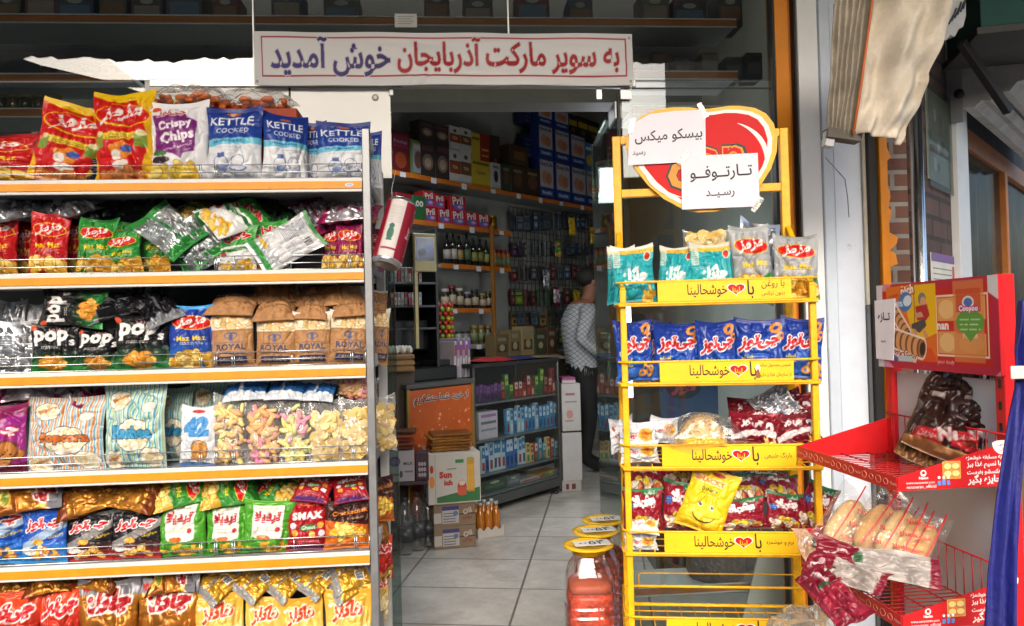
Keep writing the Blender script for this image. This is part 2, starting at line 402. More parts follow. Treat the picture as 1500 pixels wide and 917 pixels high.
def grid_mesh(name, parts, mats):
    """parts: list of (x, y, z, rgba or None, flip, material); each a 2-D array of points"""
    vs = []; fs = []; cs = []; mi = []; k = 0
    for x, y, z, c, flip, m in parts:
        nv, nu = x.shape; vs.append(np.stack([x, y, z], -1).reshape(-1, 3)); cs.append(c.reshape(-1, 4))
        j, i = np.meshgrid(np.arange(nv - 1), np.arange(nu - 1), indexing='ij'); a = (j * nu + i).ravel() + k
        q = np.stack([a, a + 1, a + nu + 1, a + nu], -1); fs.append(q[:, ::-1] if flip else q); mi.append(np.full(len(a), m)); k += nv * nu
    vs = np.concatenate(vs); fs = np.concatenate(fs); cs = np.concatenate(cs); mi = np.concatenate(mi)
    me = bpy.data.meshes.new(name); me.vertices.add(len(vs)); me.vertices.foreach_set('co', vs.astype(np.float32).ravel())
    me.loops.add(fs.size); me.loops.foreach_set('vertex_index', fs.astype(np.int32).ravel())
    me.polygons.add(len(fs)); me.polygons.foreach_set('loop_start', np.arange(0, fs.size, 4, dtype=np.int32))
    for m in mats: me.materials.append(m)
    me.polygons.foreach_set('material_index', mi.astype(np.int32)); me.polygons.foreach_set('use_smooth', np.ones(len(fs), bool))
    at = me.color_attributes.new('print', 'FLOAT_COLOR', 'POINT'); at.data.foreach_set('color', cs.astype(np.float32).ravel())
    me.update(); me.validate(); return me
def flat_print(name, cv, w, h, mt, wave=None):
    c = cv.done(); nv, nu = c.shape[:2]; U, V = np.meshgrid(np.linspace(0, 1, nu), np.linspace(0, 1, nv))
    y = np.zeros_like(U) if wave is None else wave(U, V)
    return grid_mesh(name, [(U * w - w / 2, y, V * h, c, False, 0)], [mt])
def bag_mesh(name, cv, W, H, TH, seed, back='c9cbd0', backmetal=.6, mt=None, ear=.010, crumple=1.0, seal=.06, pinch=.08, flop=0.0, c=None):
    c = cv.done() if c is None else c; nv, nu = c.shape[:2]; bc = np.append(np.array(srgb(back)) * .8, backmetal); out = []
    for side in (0, 1):
        n1, n2 = (nu, nv) if side == 0 else (22, 26)
        u, V = np.meshgrid(np.linspace(0, 1, n1), np.linspace(0, 1, n2)); U = 2 * u - 1
        sb = seal * .75; sv = np.clip((V - sb) / (1 - seal - sb), 0, 1)
        side_f = np.clip(1 - np.abs(U) ** 2.8, 0, 1) ** .6
        body = np.clip(1 - np.abs(2 * sv ** .86 - 1) ** 2.3, 0, 1) ** .62 * side_f
        th = TH / 2 * (.8 + .4 * (1 - sv)) * body
        n = vn(u, V, 3, 4, seed + side); rid = 1 - np.abs(2 * vn(u, V, 5, 6, seed + 7 + side) - 1); rid2 = 1 - np.abs(2 * vn(u, V, 9, 11, seed + 9 + side) - 1)
        env = np.clip(body * 2, 0, 1)
        th = th * (1 + .25 * crumple * (n - .5)) - crumple * env * (.0075 * rid ** 3 + .0032 * rid2 ** 2)
        dt = np.clip(1 - sv, 0, 1); db = sv
        for dd, q in ((dt, 11), (db, 13)):
            ph = vn(u, V, 7, 3, seed + q) * 7; th += crumple * .0055 * np.sin(U * 9 + ph) * np.exp(-dd / .13) * np.clip(body * 3, 0, 1) * side_f
        # big slanted dents typical of a half full bag
        g = np.random.default_rng(seed + 3)
        for q in range(4):
            ax, ay, an, ln = g.uniform(-.7, .7), g.uniform(.15, .9), g.uniform(-1.2, 1.2), g.uniform(.25, .6)
            dx = U - ax; dy = (V - ay) * 2.4; p = dx * math.cos(an) + dy * math.sin(an); t = -dx * math.sin(an) + dy * math.cos(an)
            th -= crumple * .0085 * np.exp(-(p / .07) ** 2 - (t / ln) ** 2) * env
        x = U * W / 2 * (1 - pinch * np.sin(math.pi * sv) ** .8) + .004 * crumple * (vn(V, V * 0, 6, 1, seed + 21) - .5)
        z = V * H + ear * (U ** 2 - .4) * (np.clip((V - .6) / .4, 0, 1) ** 2 - np.clip((.3 - V) / .3, 0, 1) ** 2 * .6)
        bend = .012 * crumple * (vn(u, V * 0, 3, 1, seed + 31) - .5) * np.clip((V - .75) / .25, 0, 1) + flop * np.clip((V - .7) / .3, 0, 1) ** 2
        crimp = .0007 * np.sin(V * H * 2 * math.pi / .0045) * ((V > 1 - seal) | (V < sb))
        if side == 0: out.append((x, -np.maximum(th, .0006) + bend + crimp, z, c, False, 0))
        else: out.append((x, np.maximum(th * .85, .0006) + bend, z, np.broadcast_to(bc, (n2, n1, 4)), True, 0))
    return grid_mesh(name, out, [mt or M_FOIL])

# ================================================================== SETTING
def ground(px, py, z=0.0):
    d = ray(px, py); t = (z - CAMZ) / d.z; return CAMP + d * t
def tile_material(name, c1, c2, mortar, bw, rh, ms, offset=0.0, rough=0.35, bump=0.15, var=0.25):
    m = bpy.data.materials.new(name); m.use_nodes = True
    nt = m.node_tree; N = nt.nodes; L = nt.links; b = N['Principled BSDF']
    tc = N.new('ShaderNodeTexCoord'); br = N.new('ShaderNodeTexBrick'); br.offset = offset
    br.inputs['Color1'].default_value = (*srgb(c1), 1); br.inputs['Color2'].default_value = (*srgb(c2), 1); br.inputs['Mortar'].default_value = (*srgb(mortar), 1)
    br.inputs['Scale'].default_value = 1; br.inputs['Mortar Size'].default_value = ms; br.inputs['Brick Width'].default_value = bw; br.inputs['Row Height'].default_value = rh
    br.inputs['Mortar Smooth'].default_value = 0.1
    nz = N.new('ShaderNodeTexNoise'); nz.inputs['Scale'].default_value = 5; nz.inputs['Detail'].default_value = 8; nz.inputs['Roughness'].default_value = .7
    L.new(tc.outputs['Object'], nz.inputs['Vector']); L.new(tc.outputs['Object'], br.inputs['Vector'])
    mx = N.new('ShaderNodeMix'); mx.data_type = 'RGBA'; mx.blend_type = 'MULTIPLY'; mx.inputs[0].default_value = 1
    rp = N.new('ShaderNodeValToRGB'); rp.color_ramp.elements[0].color = (1 - var, 1 - var, 1 - var, 1); rp.color_ramp.elements[1].color = (1.1, 1.1, 1.1, 1)
    rp.color_ramp.elements[0].position = .3; rp.color_ramp.elements[1].position = .7
    L.new(nz.outputs['Fac'], rp.inputs['Fac']); L.new(br.outputs['Color'], mx.inputs[6]); L.new(rp.outputs['Color'], mx.inputs[7])
    n2 = N.new('ShaderNodeTexNoise'); n2.inputs['Scale'].default_value = 1.7; n2.inputs['Detail'].default_value = 12; n2.inputs['Roughness'].default_value = .78; n2.inputs['Distortion'].default_value = 1.2
    L.new(tc.outputs['Object'], n2.inputs['Vector']); r2 = N.new('ShaderNodeMapRange'); r2.inputs['From Min'].default_value = .5; r2.inputs['From Max'].default_value = .68; r2.inputs['To Min'].default_value = 0; r2.inputs['To Max'].default_value = .45
    L.new(n2.outputs['Fac'], r2.inputs['Value']); m2 = N.new('ShaderNodeMix'); m2.data_type = 'RGBA'; m2.inputs[7].default_value = (.11, .10, .085, 1)
    L.new(r2.outputs['Result'], m2.inputs[0]); L.new(mx.outputs[2], m2.inputs[6]); L.new(m2.outputs[2], b.inputs['Base Color'])
    b.inputs['Roughness'].default_value = rough
    bp = N.new('ShaderNodeBump'); bp.inputs['Strength'].default_value = bump; bp.inputs['Distance'].default_value = .004; bp.invert = True
    L.new(br.outputs['Fac'], bp.inputs['Height']); L.new(bp.outputs['Normal'], b.inputs['Normal'])
    return m, tc, br
MTILE, _, _ = tile_material('floor_tiles', 'c0beb9', 'b7b5b0', '74726d', 0.62, 0.47, 0.006, rough=.30, bump=.3, var=.34)
g0 = ground(746, 917)
MFL = frame(g0.x, g0.y, 0, -7)
b = MB(); b.add([(-6, -.45, 0), (6, -.45, 0), (6, 8, 0), (-6, 8, 0)], [[0, 1, 2, 3]], MTILE)
b.build('shop_floor', M=MFL, kind='structure')
MPAVE, _, _ = tile_material('paving', '8e8b84', '85827b', '4a4843', .4, .4, .006, .5, rough=.8, var=.3)
b = MB(); b.add([(-40, -30, 0), (40, -30, 0), (40, 12, 0), (-40, 12, 0)], [[0, 1, 2, 3]], MPAVE)
b.build('pavement', M=T(0, 0, -.03), kind='structure')

# facade frame: x along the shopfront, y into the shop
MF = frame(0, 2.95, 0, 4.5)
def fx(px, py, d=0.0): return hit(MF, px, py, d)
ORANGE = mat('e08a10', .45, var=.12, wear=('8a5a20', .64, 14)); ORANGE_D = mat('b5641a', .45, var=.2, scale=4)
ALU = mat('c9cac8', .38, .85, var=.08, scale=20); ALU_W = mat('d9dad8', .45, .2, var=.05); BLACKM = mat('1a1a1b', .5, var=.2)
WHITE = mat('dcdcd8', .55, var=.05); GREYM = mat('9a9c9e', .42, .6, var=.12); GREYW = mat('c8cacb', .5, .1, var=.08)
x_dl = fx(576, 300)[0]; x_dr = fx(907, 300)[0]; x_wl = fx(226, 190)[0]; x_or = fx(1135, 150)[0]; x_or2 = fx(1172, 150)[0]
z_head = fx(700, 127)[1]
Y0 = -0.004; Y1 = 0.006
def pane(name, label, x0, x1, z0, z1, m, cat='window', y0=Y0, y1=Y1):
    t = thing(name, label, cat, MF @ T((x0 + x1) / 2, 0, z0))
    w = (x1 - x0) / 2
    MB().box(-w, w, y0, y1, 0, z1 - z0, m, .001).build('glass_pane', t)
    return t, w
t, w = pane('shop_window', 'wide dark upper window across the shopfront with orange edged shelves behind it', -3.2, x_or - .004, z_head + .024, 3.0, M_TOPGLASS)
for x in (fx(372, 30)[0], fx(745, 30)[0] + .0): MB().box(x - .004 - (x_or - 3.2) / 2, x + .004 - (x_or - 3.2) / 2, -.006, .008, .001, 3.0 - z_head - .026, ALU).build('glass_joint', t)
b = MB(); b.box(-w, w, -.02, .03, 3.0 - z_head - .022, 3.12 - z_head, BLACKM); b.build('window_frame', t)
t, w = pane('shop_window', 'dark left window with jars on an orange shelf behind the red chip bags', -3.2, x_wl - .004, .02, z_head - .004, M_TOPGLASS)
t, w = pane('side_window', 'glass panel with a painted white reflection left of the doorway behind the blue and white bags', x_wl, x_dl, .02, z_head - .004, M_GLASSDK)
xs = (x_wl + x_dl) / 2; zf0 = fx(500, 262)[1]; zf1 = z_head - .006 - .02
MB().box(-w + .002, w - .002, -.0075, -.0045, zf0 - .02, zf1, M_REFLSHEET, .0005).build('reflection_sheet', t)  # white sheet painted in place of the bright reflection on this pane
xj = fx(426, 190)[0] - xs
MB().box(xj - .004, xj + .004, -.0095, -.0078, .2, zf1, BLACKM, .0004).build('panel_joint', t)
bx_, bz_ = fx(550, 144); b = MB(); b.lathe([(0, 0), (.013, 0), (.013, .003), (.006, .005), (0, .005)], mat('b9bab6', .4, .3)); b.build('glass_bolt', t, M=T(bx_ - xs, -.0085, bz_ - .02) @ Rx(90))
# notice stuck to the glass above the orange puffs
n0 = fx(212, 118, -.012); n1 = fx(288, 133, -.012)
b = MB(); b.rect(n0[0], n1[0], n1[1], n0[1], -.012, WHITE); b.box(n0[0], n1[0], -.0118, -.010, n1[1], n0[1], WHITE, .0003)
b.build('paper_notice', M=MF, label='white paper notice stuck to the window above the orange puff bags', cat='notice')
n0 = fx(578, 20, -.012); n1 = fx(611, 40, -.012)
b = MB(); b.box(n0[0], n1[0], -.012, -.0095, n1[1], n0[1], mat('b9b9b5', .7), .0003)
b.lines = None
for k in range(4): b.rect(n0[0] + .012, n1[0] - .012 - .01 * (k % 2), n0[1] - .012 - k * .009, n0[1] - .010 - k * .009, -.0125, mat('6a6a70', .7))
b.build('paper_notice', M=MF, label='small paper note taped to the glass above the banner', cat='notice')
# header rail and door fittings
t = thing('door_header', 'silver header rail with clamps running over the shop doorway', 'door frame', MF @ T(0, 0, z_head))
MB().box(x_wl - .01, fx(930, 127)[0], -.016, .02, -.004, .024, ALU).build('rail', t)
a0, c0 = fx(555, 132); a1, c1 = fx(590, 132)
MB().box(a0, a1, -.02, -.016, -.012, .020, ALU).box(fx(570, 130)[0], fx(577, 130)[0], -.019, -.008, -.04, -.013, GREYM).build('clamp', t)
a0 = fx(848, 130)[0]; a1 = fx(924, 130)[0]
MB().box(a0, a1, -.02, -.016, -.010, .028, ALU).box(fx(907, 140)[0], a1, -.0195, -.014, -.055, -.0102, ALU).box(fx(872, 140)[0], fx(881, 140)[0], -.018, -.006, -.055, -.0102, ALU).build('clamp', t)
# open glass door leaf, turned into the shop
MD = MF @ T(x_dr + .012, .02, 0) @ Rz(90 - 4.5 + 1.0)
t = thing('glass_door', 'open glass door leaf with dark edge swung into the shop behind the yellow rack', 'door', MD)
MB().box(0.0, .86, -.005, .005, .03, z_head - .03, M_GLASSDK, .001).build('glass_leaf', t)
MB().box(-.014, -.001, -.006, .006, .03, z_head - .03, BLACKM).build('edge_strip', t)
MB().box(.0, .16, -.016, -.006, z_head - .12, z_head - .05, GREYM).box(.0, .16, .006, .016, z_head - .12, z_head - .05, GREYM).build('hinge', t)
MB().box(.0, .16, -.016, -.006, .04, .11, GREYM).box(.0, .16, .006, .016, .04, .11, GREYM).build('hinge', t)
MB().tube([(.78, -.006, 1.0), (.78, -.05, 1.0), (.78, -.05, 1.25), (.78, -.006, 1.25)], .011, ALU).build('handle', t)
# right window
t, w = pane('shop_window', 'tall window right of the doorway behind the yellow snack rack', x_dr + .02, x_or - .004, .03, z_head + .02, M_GLASS)
MB().box(-w, w, -.02, .03, -.03, -.001, ALU).build('sill', t)
zj = fx(1000, 130)[1] - .03
MB().box(-w, w, -.0075, -.0042, zj - .003, zj + .003, BLACKM, .0003).build('glass_joint', t)
# orange post and white pillar
t = thing('window_post', 'orange painted steel post between the right window and the white pillar', 'post', MF @ T(x_or, 0, 0))
MB().box(0, .055, -.02, .06, -.02, 3.1, ORANGE).build('front_face', t)
MB().box(.0552, .12, -.006, .06, -.02, 3.1, ORANGE_D).build('shaded_side', t)  # darker orange puts the shade of the post's side into the colour
MB().box(-.012, -.001, -.022, .02, -.02, 3.1, BLACKM).build('rubber_seal', t)
MPL = frame(*P(1176, 300, 2.99).xy, 0, 4.5)
def plx(px, py, d=0.0): return hit(MPL, px, py, d)
xa = plx(1206, 300)[0]; xb = plx(1277, 300)[0]
PW = mat('e9ecee', .5, var=.09, scale=3, wear=('a9a59c', .66, 9)); PB = mat('cad6e4', .45, var=.16, scale=2.5, bump=.05, bscale=25, wear=('8d9499', .64, 7))
t = thing('clad_pillar', 'white and blue grey metal clad pillar beside the shopfront', 'pillar', MPL)
MB().box(0, xa - .002, 0, .2, -.03, 3.2, PW).build('corner_cladding', t)
b = MB(); b.box(xa, xb - .03, -.012, .2, -.03, 3.2, PB); b.box(xa + .04, xb - .055, -.0165, -.0122, -.03, 3.2, mat('d2dcea', .45, var=.12, scale=3, wear=('8d9499', .65, 8))); b.build('panel', t)
MB().box(xb - .0295, xb + .004, -.02, .2, -.03, 3.2, mat('cdd1d6', .5, var=.08)).build('edge_trim', t)
MB().box(-.010, -.002, .01, .15, -.03, 3.2, BLACKM).build('shadow_gap', t)
c0 = plx(1210, 230, -.02); c1 = plx(1238, 262, -.02); c2 = plx(1244, 318, -.02)
MB().tube([(c0[0], -.015, c0[1]), (c1[0], -.019, c1[1]), (c2[0] - .003, -.019, (c1[1] + c2[1]) / 2), (c2[0], -.019, c2[1])], .0012, mat('6b6f74', .6)).build('thin_wire', t)
# tiled strip right of the pillar, black gap, brick pier with orange paint
MBP = frame(*P(1281, 400, 2.95).xy, 0, 0)
def bpx(px, py, d=0.0): return hit(MBP, px, py, d)
t = thing('brick_pier', 'brick pier with smeared orange paint right of the clad pillar', 'wall', MBP)
MBRICK, tc_, br_ = tile_material('bricks', '7a5346', '66443a', '8f8b84', .16, .062, .009, .5, rough=.85, bump=.9, var=.45)
_mp = MBRICK.node_tree.nodes.new('ShaderNodeMapping'); _mp.inputs['Rotation'].default_value = (math.radians(90), 0, 0)
MBRICK.node_tree.links.new(tc_.outputs['Object'], _mp.inputs[0]); MBRICK.node_tree.links.new(_mp.outputs[0], br_.inputs['Vector'])
x1 = bpx(1292, 400)[0]; x2 = bpx(1304, 400)[0]; x3 = bpx(1334, 400)[0]
MB().box(x2, x3, 0, .22, -.03, 3.0, MBRICK).build('brickwork', t)
b = MB(); b.box(x1, x2 - .001, -.01, .22, -.03, 3.0, ORANGE)
g = random.Random(4)
for k in range(26):
    z = .2 + k * .1 + g.uniform(-.03, .03); q = g.uniform(.006, .03)
    b.prism([(x2, z - g.uniform(.02, .05)), (x2 + q, z - .01), (x2 + q * g.uniform(.6, 1.3), z + g.uniform(.005, .03)), (x2, z + g.uniform(.03, .05))], -.002 - .0003 * (k % 3), .001, ORANGE)
b.build('orange_paint', t)
MB().box(-.005, x1 - .001, .01, .22, -.03, 3.0, BLACKM).build('shadow_gap', t)
MB().box(-.019, -.0052, .03, .22, 1.35, 3.0, mat('b8b3a4', .6, var=.15)).box(-.019, -.0052, .03, .22, -.03, 1.349, mat('5a5c60', .7)).build('tile_strip', t)
# chrome awning pole
pp = P(1345, 300, 2.72)
t = thing('steel_pole', 'shiny chrome pole beside the brick pier under the canvas', 'pole', T(pp.x, pp.y, -.03))
MB().tube([(0, 0, 0), (0, 0, 2.15)], .022, mat('d4d6d6', .22, 1.0, var=.05), 16).build('tube', t)
MB().box(-.05, .05, -.05, .05, 0, .012, GREYM).build('base_plate', t)
# neighbouring shop on the right: frame whose x runs away from the camera along its front
pn = P(1357, 400, 3.0)
MN = frame(pn.x, pn.y, 0, 48)
def nx(px, py, d=0.0): return hit(MN, px, py, d)
MBRICK2, tc_, br_ = tile_material('wall_bricks', '58423c', '4c3833', '332b28', .24, .085, .01, .5, rough=.85, bump=.9, var=.35)
_mp = MBRICK2.node_tree.nodes.new('ShaderNodeMapping'); _mp.inputs['Rotation'].default_value = (math.radians(90), 0, 0)
MBRICK2.node_tree.links.new(tc_.outputs['Object'], _mp.inputs[0]); MBRICK2.node_tree.links.new(_mp.outputs[0], br_.inputs['Vector'])
xw = nx(1393, 300)[0]; xq = nx(1410, 300)[0]; xo = nx(1480, 300)[0]; xe = xo + 4.5
t = thing('brick_wall', 'reddish brick wall of the neighbouring shop beyond the chrome pole', 'wall', MN)
MB().box(-.08, xw, 0, .2, -.03, 3.2, MBRICK2).build('brickwork', t)
t = thing('neighbour_window', 'dark shop window with orange frame at the right edge of the photo', 'window', MN @ T(xq, 0, 0))
MB().box(0, xo - xq, .05, .058, .4, 2.2, M_GLASSWK).build('glass_pane', t)
zb = nx(1440, 215)[1]
MB().box(0, xe - xq, .03, .10, zb - .03, zb + .07, mat('8a5020', .6, var=.3)).build('top_rail', t)
MB().box(xo - xq, xo - xq + .07, .02, .10, .3, zb - .032, mat('9a5c1e', .6, var=.3)).build('orange_jamb', t)
MB().box(xo - xq + .07, xe - xq, .06, .068, .4, zb - .034, M_GLASSWK).build('glass_pane', t)
MB().box(0, xe - xq, .04, .09, zb + .072, 3.2, mat('1c1a17', .8)).build('fascia', t)
MB().box(0, xe - xq, .02, .12, -.03, .39, mat('6d6a66', .7)).build('plinth', t)
MB().box(0, xe - xq, .22, .26, -.03, 3.0, mat('15130f', .8)).build('back_board', t)
for k in range(9): MB().box(.12 + k * .34, .17 + k * .34, .16, .2, .4, 2.2, mat(['3a3834', '24221f', '4a463e'][k % 3], .7)).build('curtain_slat', t)
MB().box(-(xq - xw) + .002, -.002, -.03, .1, -.03, 2.6, GREYW).build('white_jamb', t)
# poster behind plastic and the notice below it
p0 = nx(1358, 195, -.006); p1 = nx(1392, 250, -.006); p2 = nx(1358, 365, -.006); p3 = nx(1396, 405, -.006)
zt = nx(1375, 170)[1]; zm = nx(1375, 270)[1]
t = thing('wall_poster', 'greenish picture poster under crumpled plastic on the brick wall', 'poster', MN @ T(p0[0], 0, 0))
wp = xw - p0[0] - .01
b = MB(); b.box(0, wp, -.006, -.001, zm, zt + .08, mat('7c8578', .5, var=.3, scale=12))
g = random.Random(9)
for k in range(9):
    cx_ = g.uniform(.04, wp - .04); cz_ = g.uniform(zm + .04, zt + .04)
    b.ell(cx_, cz_, g.uniform(.02, .035), g.uniform(.015, .03), -.0065 - k * .0002, mat(['b9b4a2', '55695c', '8d5b4e', '3f4a45'][k % 4], .5))
b.build('sheet', t)
MB().box(-.005, wp + .005, -.014, -.0135, zm - .03, zt + .1, M_GLASSWK, .0002).build('plastic_cover', t)
z0 = nx(1375, 372)[1]; z1 = z0 - .2
b = MB(); b.box(p0[0], xw - .008, -.006, -.001, z1, z0, mat('c9c8bf', .6)); b.rect(p0[0], xw - .008, z0 - .035, z0, -.0065, mat('6d4f86', .6)); b.rect(xw - .05, xw - .012, z0 - .10, z0 - .045, -.0066, mat('b04a50', .6))
for k in range(4): b.rect(p0[0] + .02, xw - .06, z0 - .065 - k * .022, z0 - .06 - k * .022, -.0066, mat('7d7a74', .7))
b.build('wall_notice', M=MN, label='white notice with purple heading on the brick wall above the carton sign', cat='notice')
# grey ribbed awning rolled up along the neighbour's front
zc = nx(1412, 160)[1]
prof = [(-.02, -.02), (-.06, -.07), (-.10, -.075), (-.13, -.05), (-.16, -.06), (-.19, -.03), (-.23, -.035), (-.26, 0.0), (-.30, .0), (-.33, .05), (-.37, .06), (-.39, .12), (-.35, .2), (-.2, .26), (-.02, .26)]
t = thing('folded_awning', 'grey ribbed folded awning with dirty valance on the neighbouring front', 'awning', MN @ T(xw, 0, zc))
vs = [(0, y, z) for y, z in prof] + [(1.9, y, z) for y, z in prof]; n = len(prof)
fs = [[i, i + 1, i + 1 + n, i + n] for i in range(n - 1)] + [list(range(n))[::-1], list(range(n, 2 * n)), [n - 1, 0, n, 2 * n - 1]]
FABG = mat('a8aaa8', .75, var=.3, scale=7, bump=.2, bscale=30)
MB().add(vs, fs, FABG).build('canvas_roll', t)
b = MB(); g = random.Random(3)
for k in range(46):
    s = .04 + k * .04; q = g.uniform(.5, 1.2)
    b.prism([(s, 0), (s + .018, 0), (s + .013, .03 * q), (s + .004, .034 * q)], -.375, -.37, mat('55565a', .8, var=.3)); b.prism([(s + .01, -.05), (s + .024, -.05), (s + .02, -.022 * q)], -.202, -.198, mat('6b6c70', .8))
tag(b.build('fringe', t), kind='stuff')
MB().box(-.01, .0, -.06, .02, -.13, .12, GREYM).build('end_bracket', t)
b = MB(); b.tube([(-.012, -.05, -.01), (-.03, -.05, -.01)], .02, BLACKM); b.build('bracket_bolt', t)
# dark green awning box higher up, and the grey canvas end beside it
t = thing('green_awning', 'dark green metal awning box above the neighbouring shop', 'awning', frame(*P(1402, 60, 2.9).xy, P(1402, 88, 2.9).z + .03, -14))
MB().box(0.05, .9, -.1, .3, .05, .5, mat('14403a', .8, var=.25, scale=5)).build('box', t)
MB().box(.03, .92, -.12, -.102, .20, .22, mat('2b2d2a', .6)).box(.03, .92, -.12, .3, .02, .048, mat('141615', .6)).build('bottom_rail', t)
MB().bar((.0, -.05, .02), (.2, .1, -.22), .03, .03, BLACKM).build('arm', t)
t0 = P(1372, 30, 2.55)
t = thing('canvas_awning_end', 'grey weathered awning end with torn black fringe at the top right', 'awning', frame(t0.x, t0.y, P(1372, 55, 2.55).z, 20))
prof = [(0, 0), (.04, -.004), (.06, .015), (.08, .012), (.1, .04), (.12, .05), (.135, .09), (.14, .3), (0, .3)]
b = MB(); b.prism(prof, 0, .5, FABG); b.build('canvas_fold', t)
b = MB()
for k in range(6): b.bar((.05 + .014 * k, -.004, .05 + k * .012), (.075 + .012 * k, -.004, .085 + k * .012 + .012 * (k % 2)), .003, .006, BLACKM)
tag(b.build('fringe', t), kind='stuff')
# the big beige canvas hanging from the pillar
def cloth(name, L_, R_, nvv, nuu, fn, m, parent, th=.004):
    vs = []; fs = []
    def lerp(A, t):
        k = t * (len(A) - 1); i = min(int(k), len(A) - 2); q = k - i; return Vector(A[i]).lerp(Vector(A[i + 1]), q)
    for lay in (0, 1):
        for j in range(nvv):
            for i in range(nuu):
                v = j / (nvv - 1); u = i / (nuu - 1); p = lerp(L_, v).lerp(lerp(R_, v), u); vs.append((p.x, p.y + fn(u, v) + lay * th, p.z))
    N = nvv * nuu
    for j in range(nvv - 1):
        for i in range(nuu - 1):
            a = j * nuu + i; q = [a, a + nuu, a + nuu + 1, a + 1]; fs.append(q); fs.append([x + N for x in q[::-1]])
    for i in range(nuu - 1): fs.append([i, i + 1, i + 1 + N, i + N]); a = (nvv - 1) * nuu + i; fs.append([a + 1, a, a + N, a + 1 + N])
    for j in range(nvv - 1): a = j * nuu; fs.append([a + nuu, a, a + N, a + nuu + N]); c = a + nuu - 1; fs.append([c, c + nuu, c + nuu + N, c + N])
    return MB().add(vs, fs, m, True).build(name, parent)
YC = 2.35; pc = P(1250, 200, YC); MC = T(pc.x, pc.y, pc.z); Ci = MC.inverted()
def cp(px, py, dy=0.0): return Ci @ P(px, py, YC + dy)
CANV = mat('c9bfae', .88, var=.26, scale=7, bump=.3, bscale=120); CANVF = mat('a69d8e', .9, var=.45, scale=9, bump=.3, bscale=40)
t = thing('canvas_awning', 'gathered beige canvas awning with wavy edge hanging from the pillar', 'awning', MC)
def sheet_wave(u, v): return .03 * math.sin(u * 5 + v * 3) + .018 * math.sin(u * 11 - v * 4 + 1) + .008 * math.sin(u * 23 + v * 13) + .006 * math.sin(v * 31 + u * 7)
cloth('canvas_sheet', [cp(1283, -40), cp(1278, 0), cp(1262, 120), cp(1250, 196)], [cp(1400, -40), cp(1384, 0), cp(1384, 35), cp(1375, 70), cp(1358, 108), cp(1357, 125), cp(1355, 150), cp(1343, 172), cp(1338, 190), cp(1329, 208)], 50, 40, sheet_wave, CANV, t)
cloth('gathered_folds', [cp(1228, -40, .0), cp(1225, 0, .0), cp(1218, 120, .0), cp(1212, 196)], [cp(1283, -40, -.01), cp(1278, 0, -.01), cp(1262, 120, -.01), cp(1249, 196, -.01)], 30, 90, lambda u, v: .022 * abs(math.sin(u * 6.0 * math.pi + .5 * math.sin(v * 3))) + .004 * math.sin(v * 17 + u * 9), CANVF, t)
b = MB(); b.tube([cp(1283, -40, -.02), cp(1278, 0, -.02), cp(1262, 120, -.02), cp(1250, 196, -.02)], .0045, mat('b5602c', .6)); b.build('orange_piping', t)
b = MB(); b.bar(cp(1208, 196, .02), cp(1258, 203, .02), .05, .03, mat('5b564d', .8, var=.4)); b.bar(cp(1212, 216, .02), cp(1216, 190, .02), .03, .03, GREYM); b.build('lower_arm', t)

# awning over the pavement, outside the picture but mirrored in the glass
t = thing('shop_awning', 'dark canopy over the pavement mirrored in the upper window', 'awning', MF)
CAN = mat('1e1c1a', .85, var=.2)
b = MB(); b.add([(-5, 0, 3.14), (2.8, 0, 3.14), (2.8, -3.45, 3.60), (-5, -3.45, 3.60), (-5, 0, 3.16), (2.8, 0, 3.16), (2.8, -3.45, 3.62), (-5, -3.45, 3.62)], [[0, 1, 2, 3][::-1], [4, 5, 6, 7], [0, 1, 5, 4], [2, 3, 7, 6], [1, 2, 6, 5], [3, 0, 4, 7]], CAN); b.build('canopy', t)
b = MB(); g = random.Random(8); pts = []
for k in range(157): pts.append((-5 + k * .05, 3.535 + .010 * math.sin(k * .71) + .016 * math.sin(k * .23) + .014 * g.random() * (k % 3)))
b.prism([(-5, 3.62)] + pts + [(2.8, 3.62)], -3.46, -3.455, mat('8d8578', .85)); b.build('valance', t)
# the other side of the street, seen only as reflections
OPP = mat('2a2825', .9, var=.3, scale=.6)
b = MB(); b.prism([(-40, 0), (-4.75, 0), (-4.75, 5.75), (-5.5, 6.0), (-6.6, 6.25), (-8.5, 6.9), (-40, 9)], 0, 3, OPP); b.box(-4.74, 6.3, .6, 3, 0, 4.0, mat('3a3733', .9)); b.box(6.32, 40, 0, 3, 0, 9, mat('4b4740', .9))
for k in range(14):
    x = -38 + k * 5.4
    if -6.5 < x < 6.4: continue
    b.box(x, x + 1.4, -.05, -.002, 3.6, 5.4, mat('23272b', .2))
b.build('opposite_facade', M=T(0, -12, -.03), kind='structure')

# ------------------------------------------------------------------ shop interior shell; D frame: x runs back along the far counter wall
MDG = frame(-1.27, 6.03, 0, 50.3)
def dg(px, py, d=0.0): return hit(MDG, px, py, d)
WALLM = mat('9b9d98', .7, var=.12, scale=2); CEILM = mat('8f908c', .7, var=.06)
MB().box(-2.2, 5.2, .0, .1, 0, 4.2, WALLM).build('shop_wall', M=MDG, kind='structure')
MB().box(0, .1, 0, 7.2, 0, 4.2, WALLM).build('shop_wall', M=T(1.46, 3.22, 0), kind='structure')
MB().box(-3.4, 3.2, 0, .1, 0, 4.2, WALLM).build('shop_wall', M=T(0, 10.6, 0), kind='structure')
MB().box(0, .1, 0, 4.5, 0, 4.2, WALLM).build('shop_wall', M=T(-3.35, 2.8, 0), kind='structure')
MB().box(-3.4, 2.7, -.25, 8, 0, .08, CEILM).build('shop_ceiling', M=T(0, 3.25, 4.1), kind='structure')
hz = fx(700, 152, .62)[1]
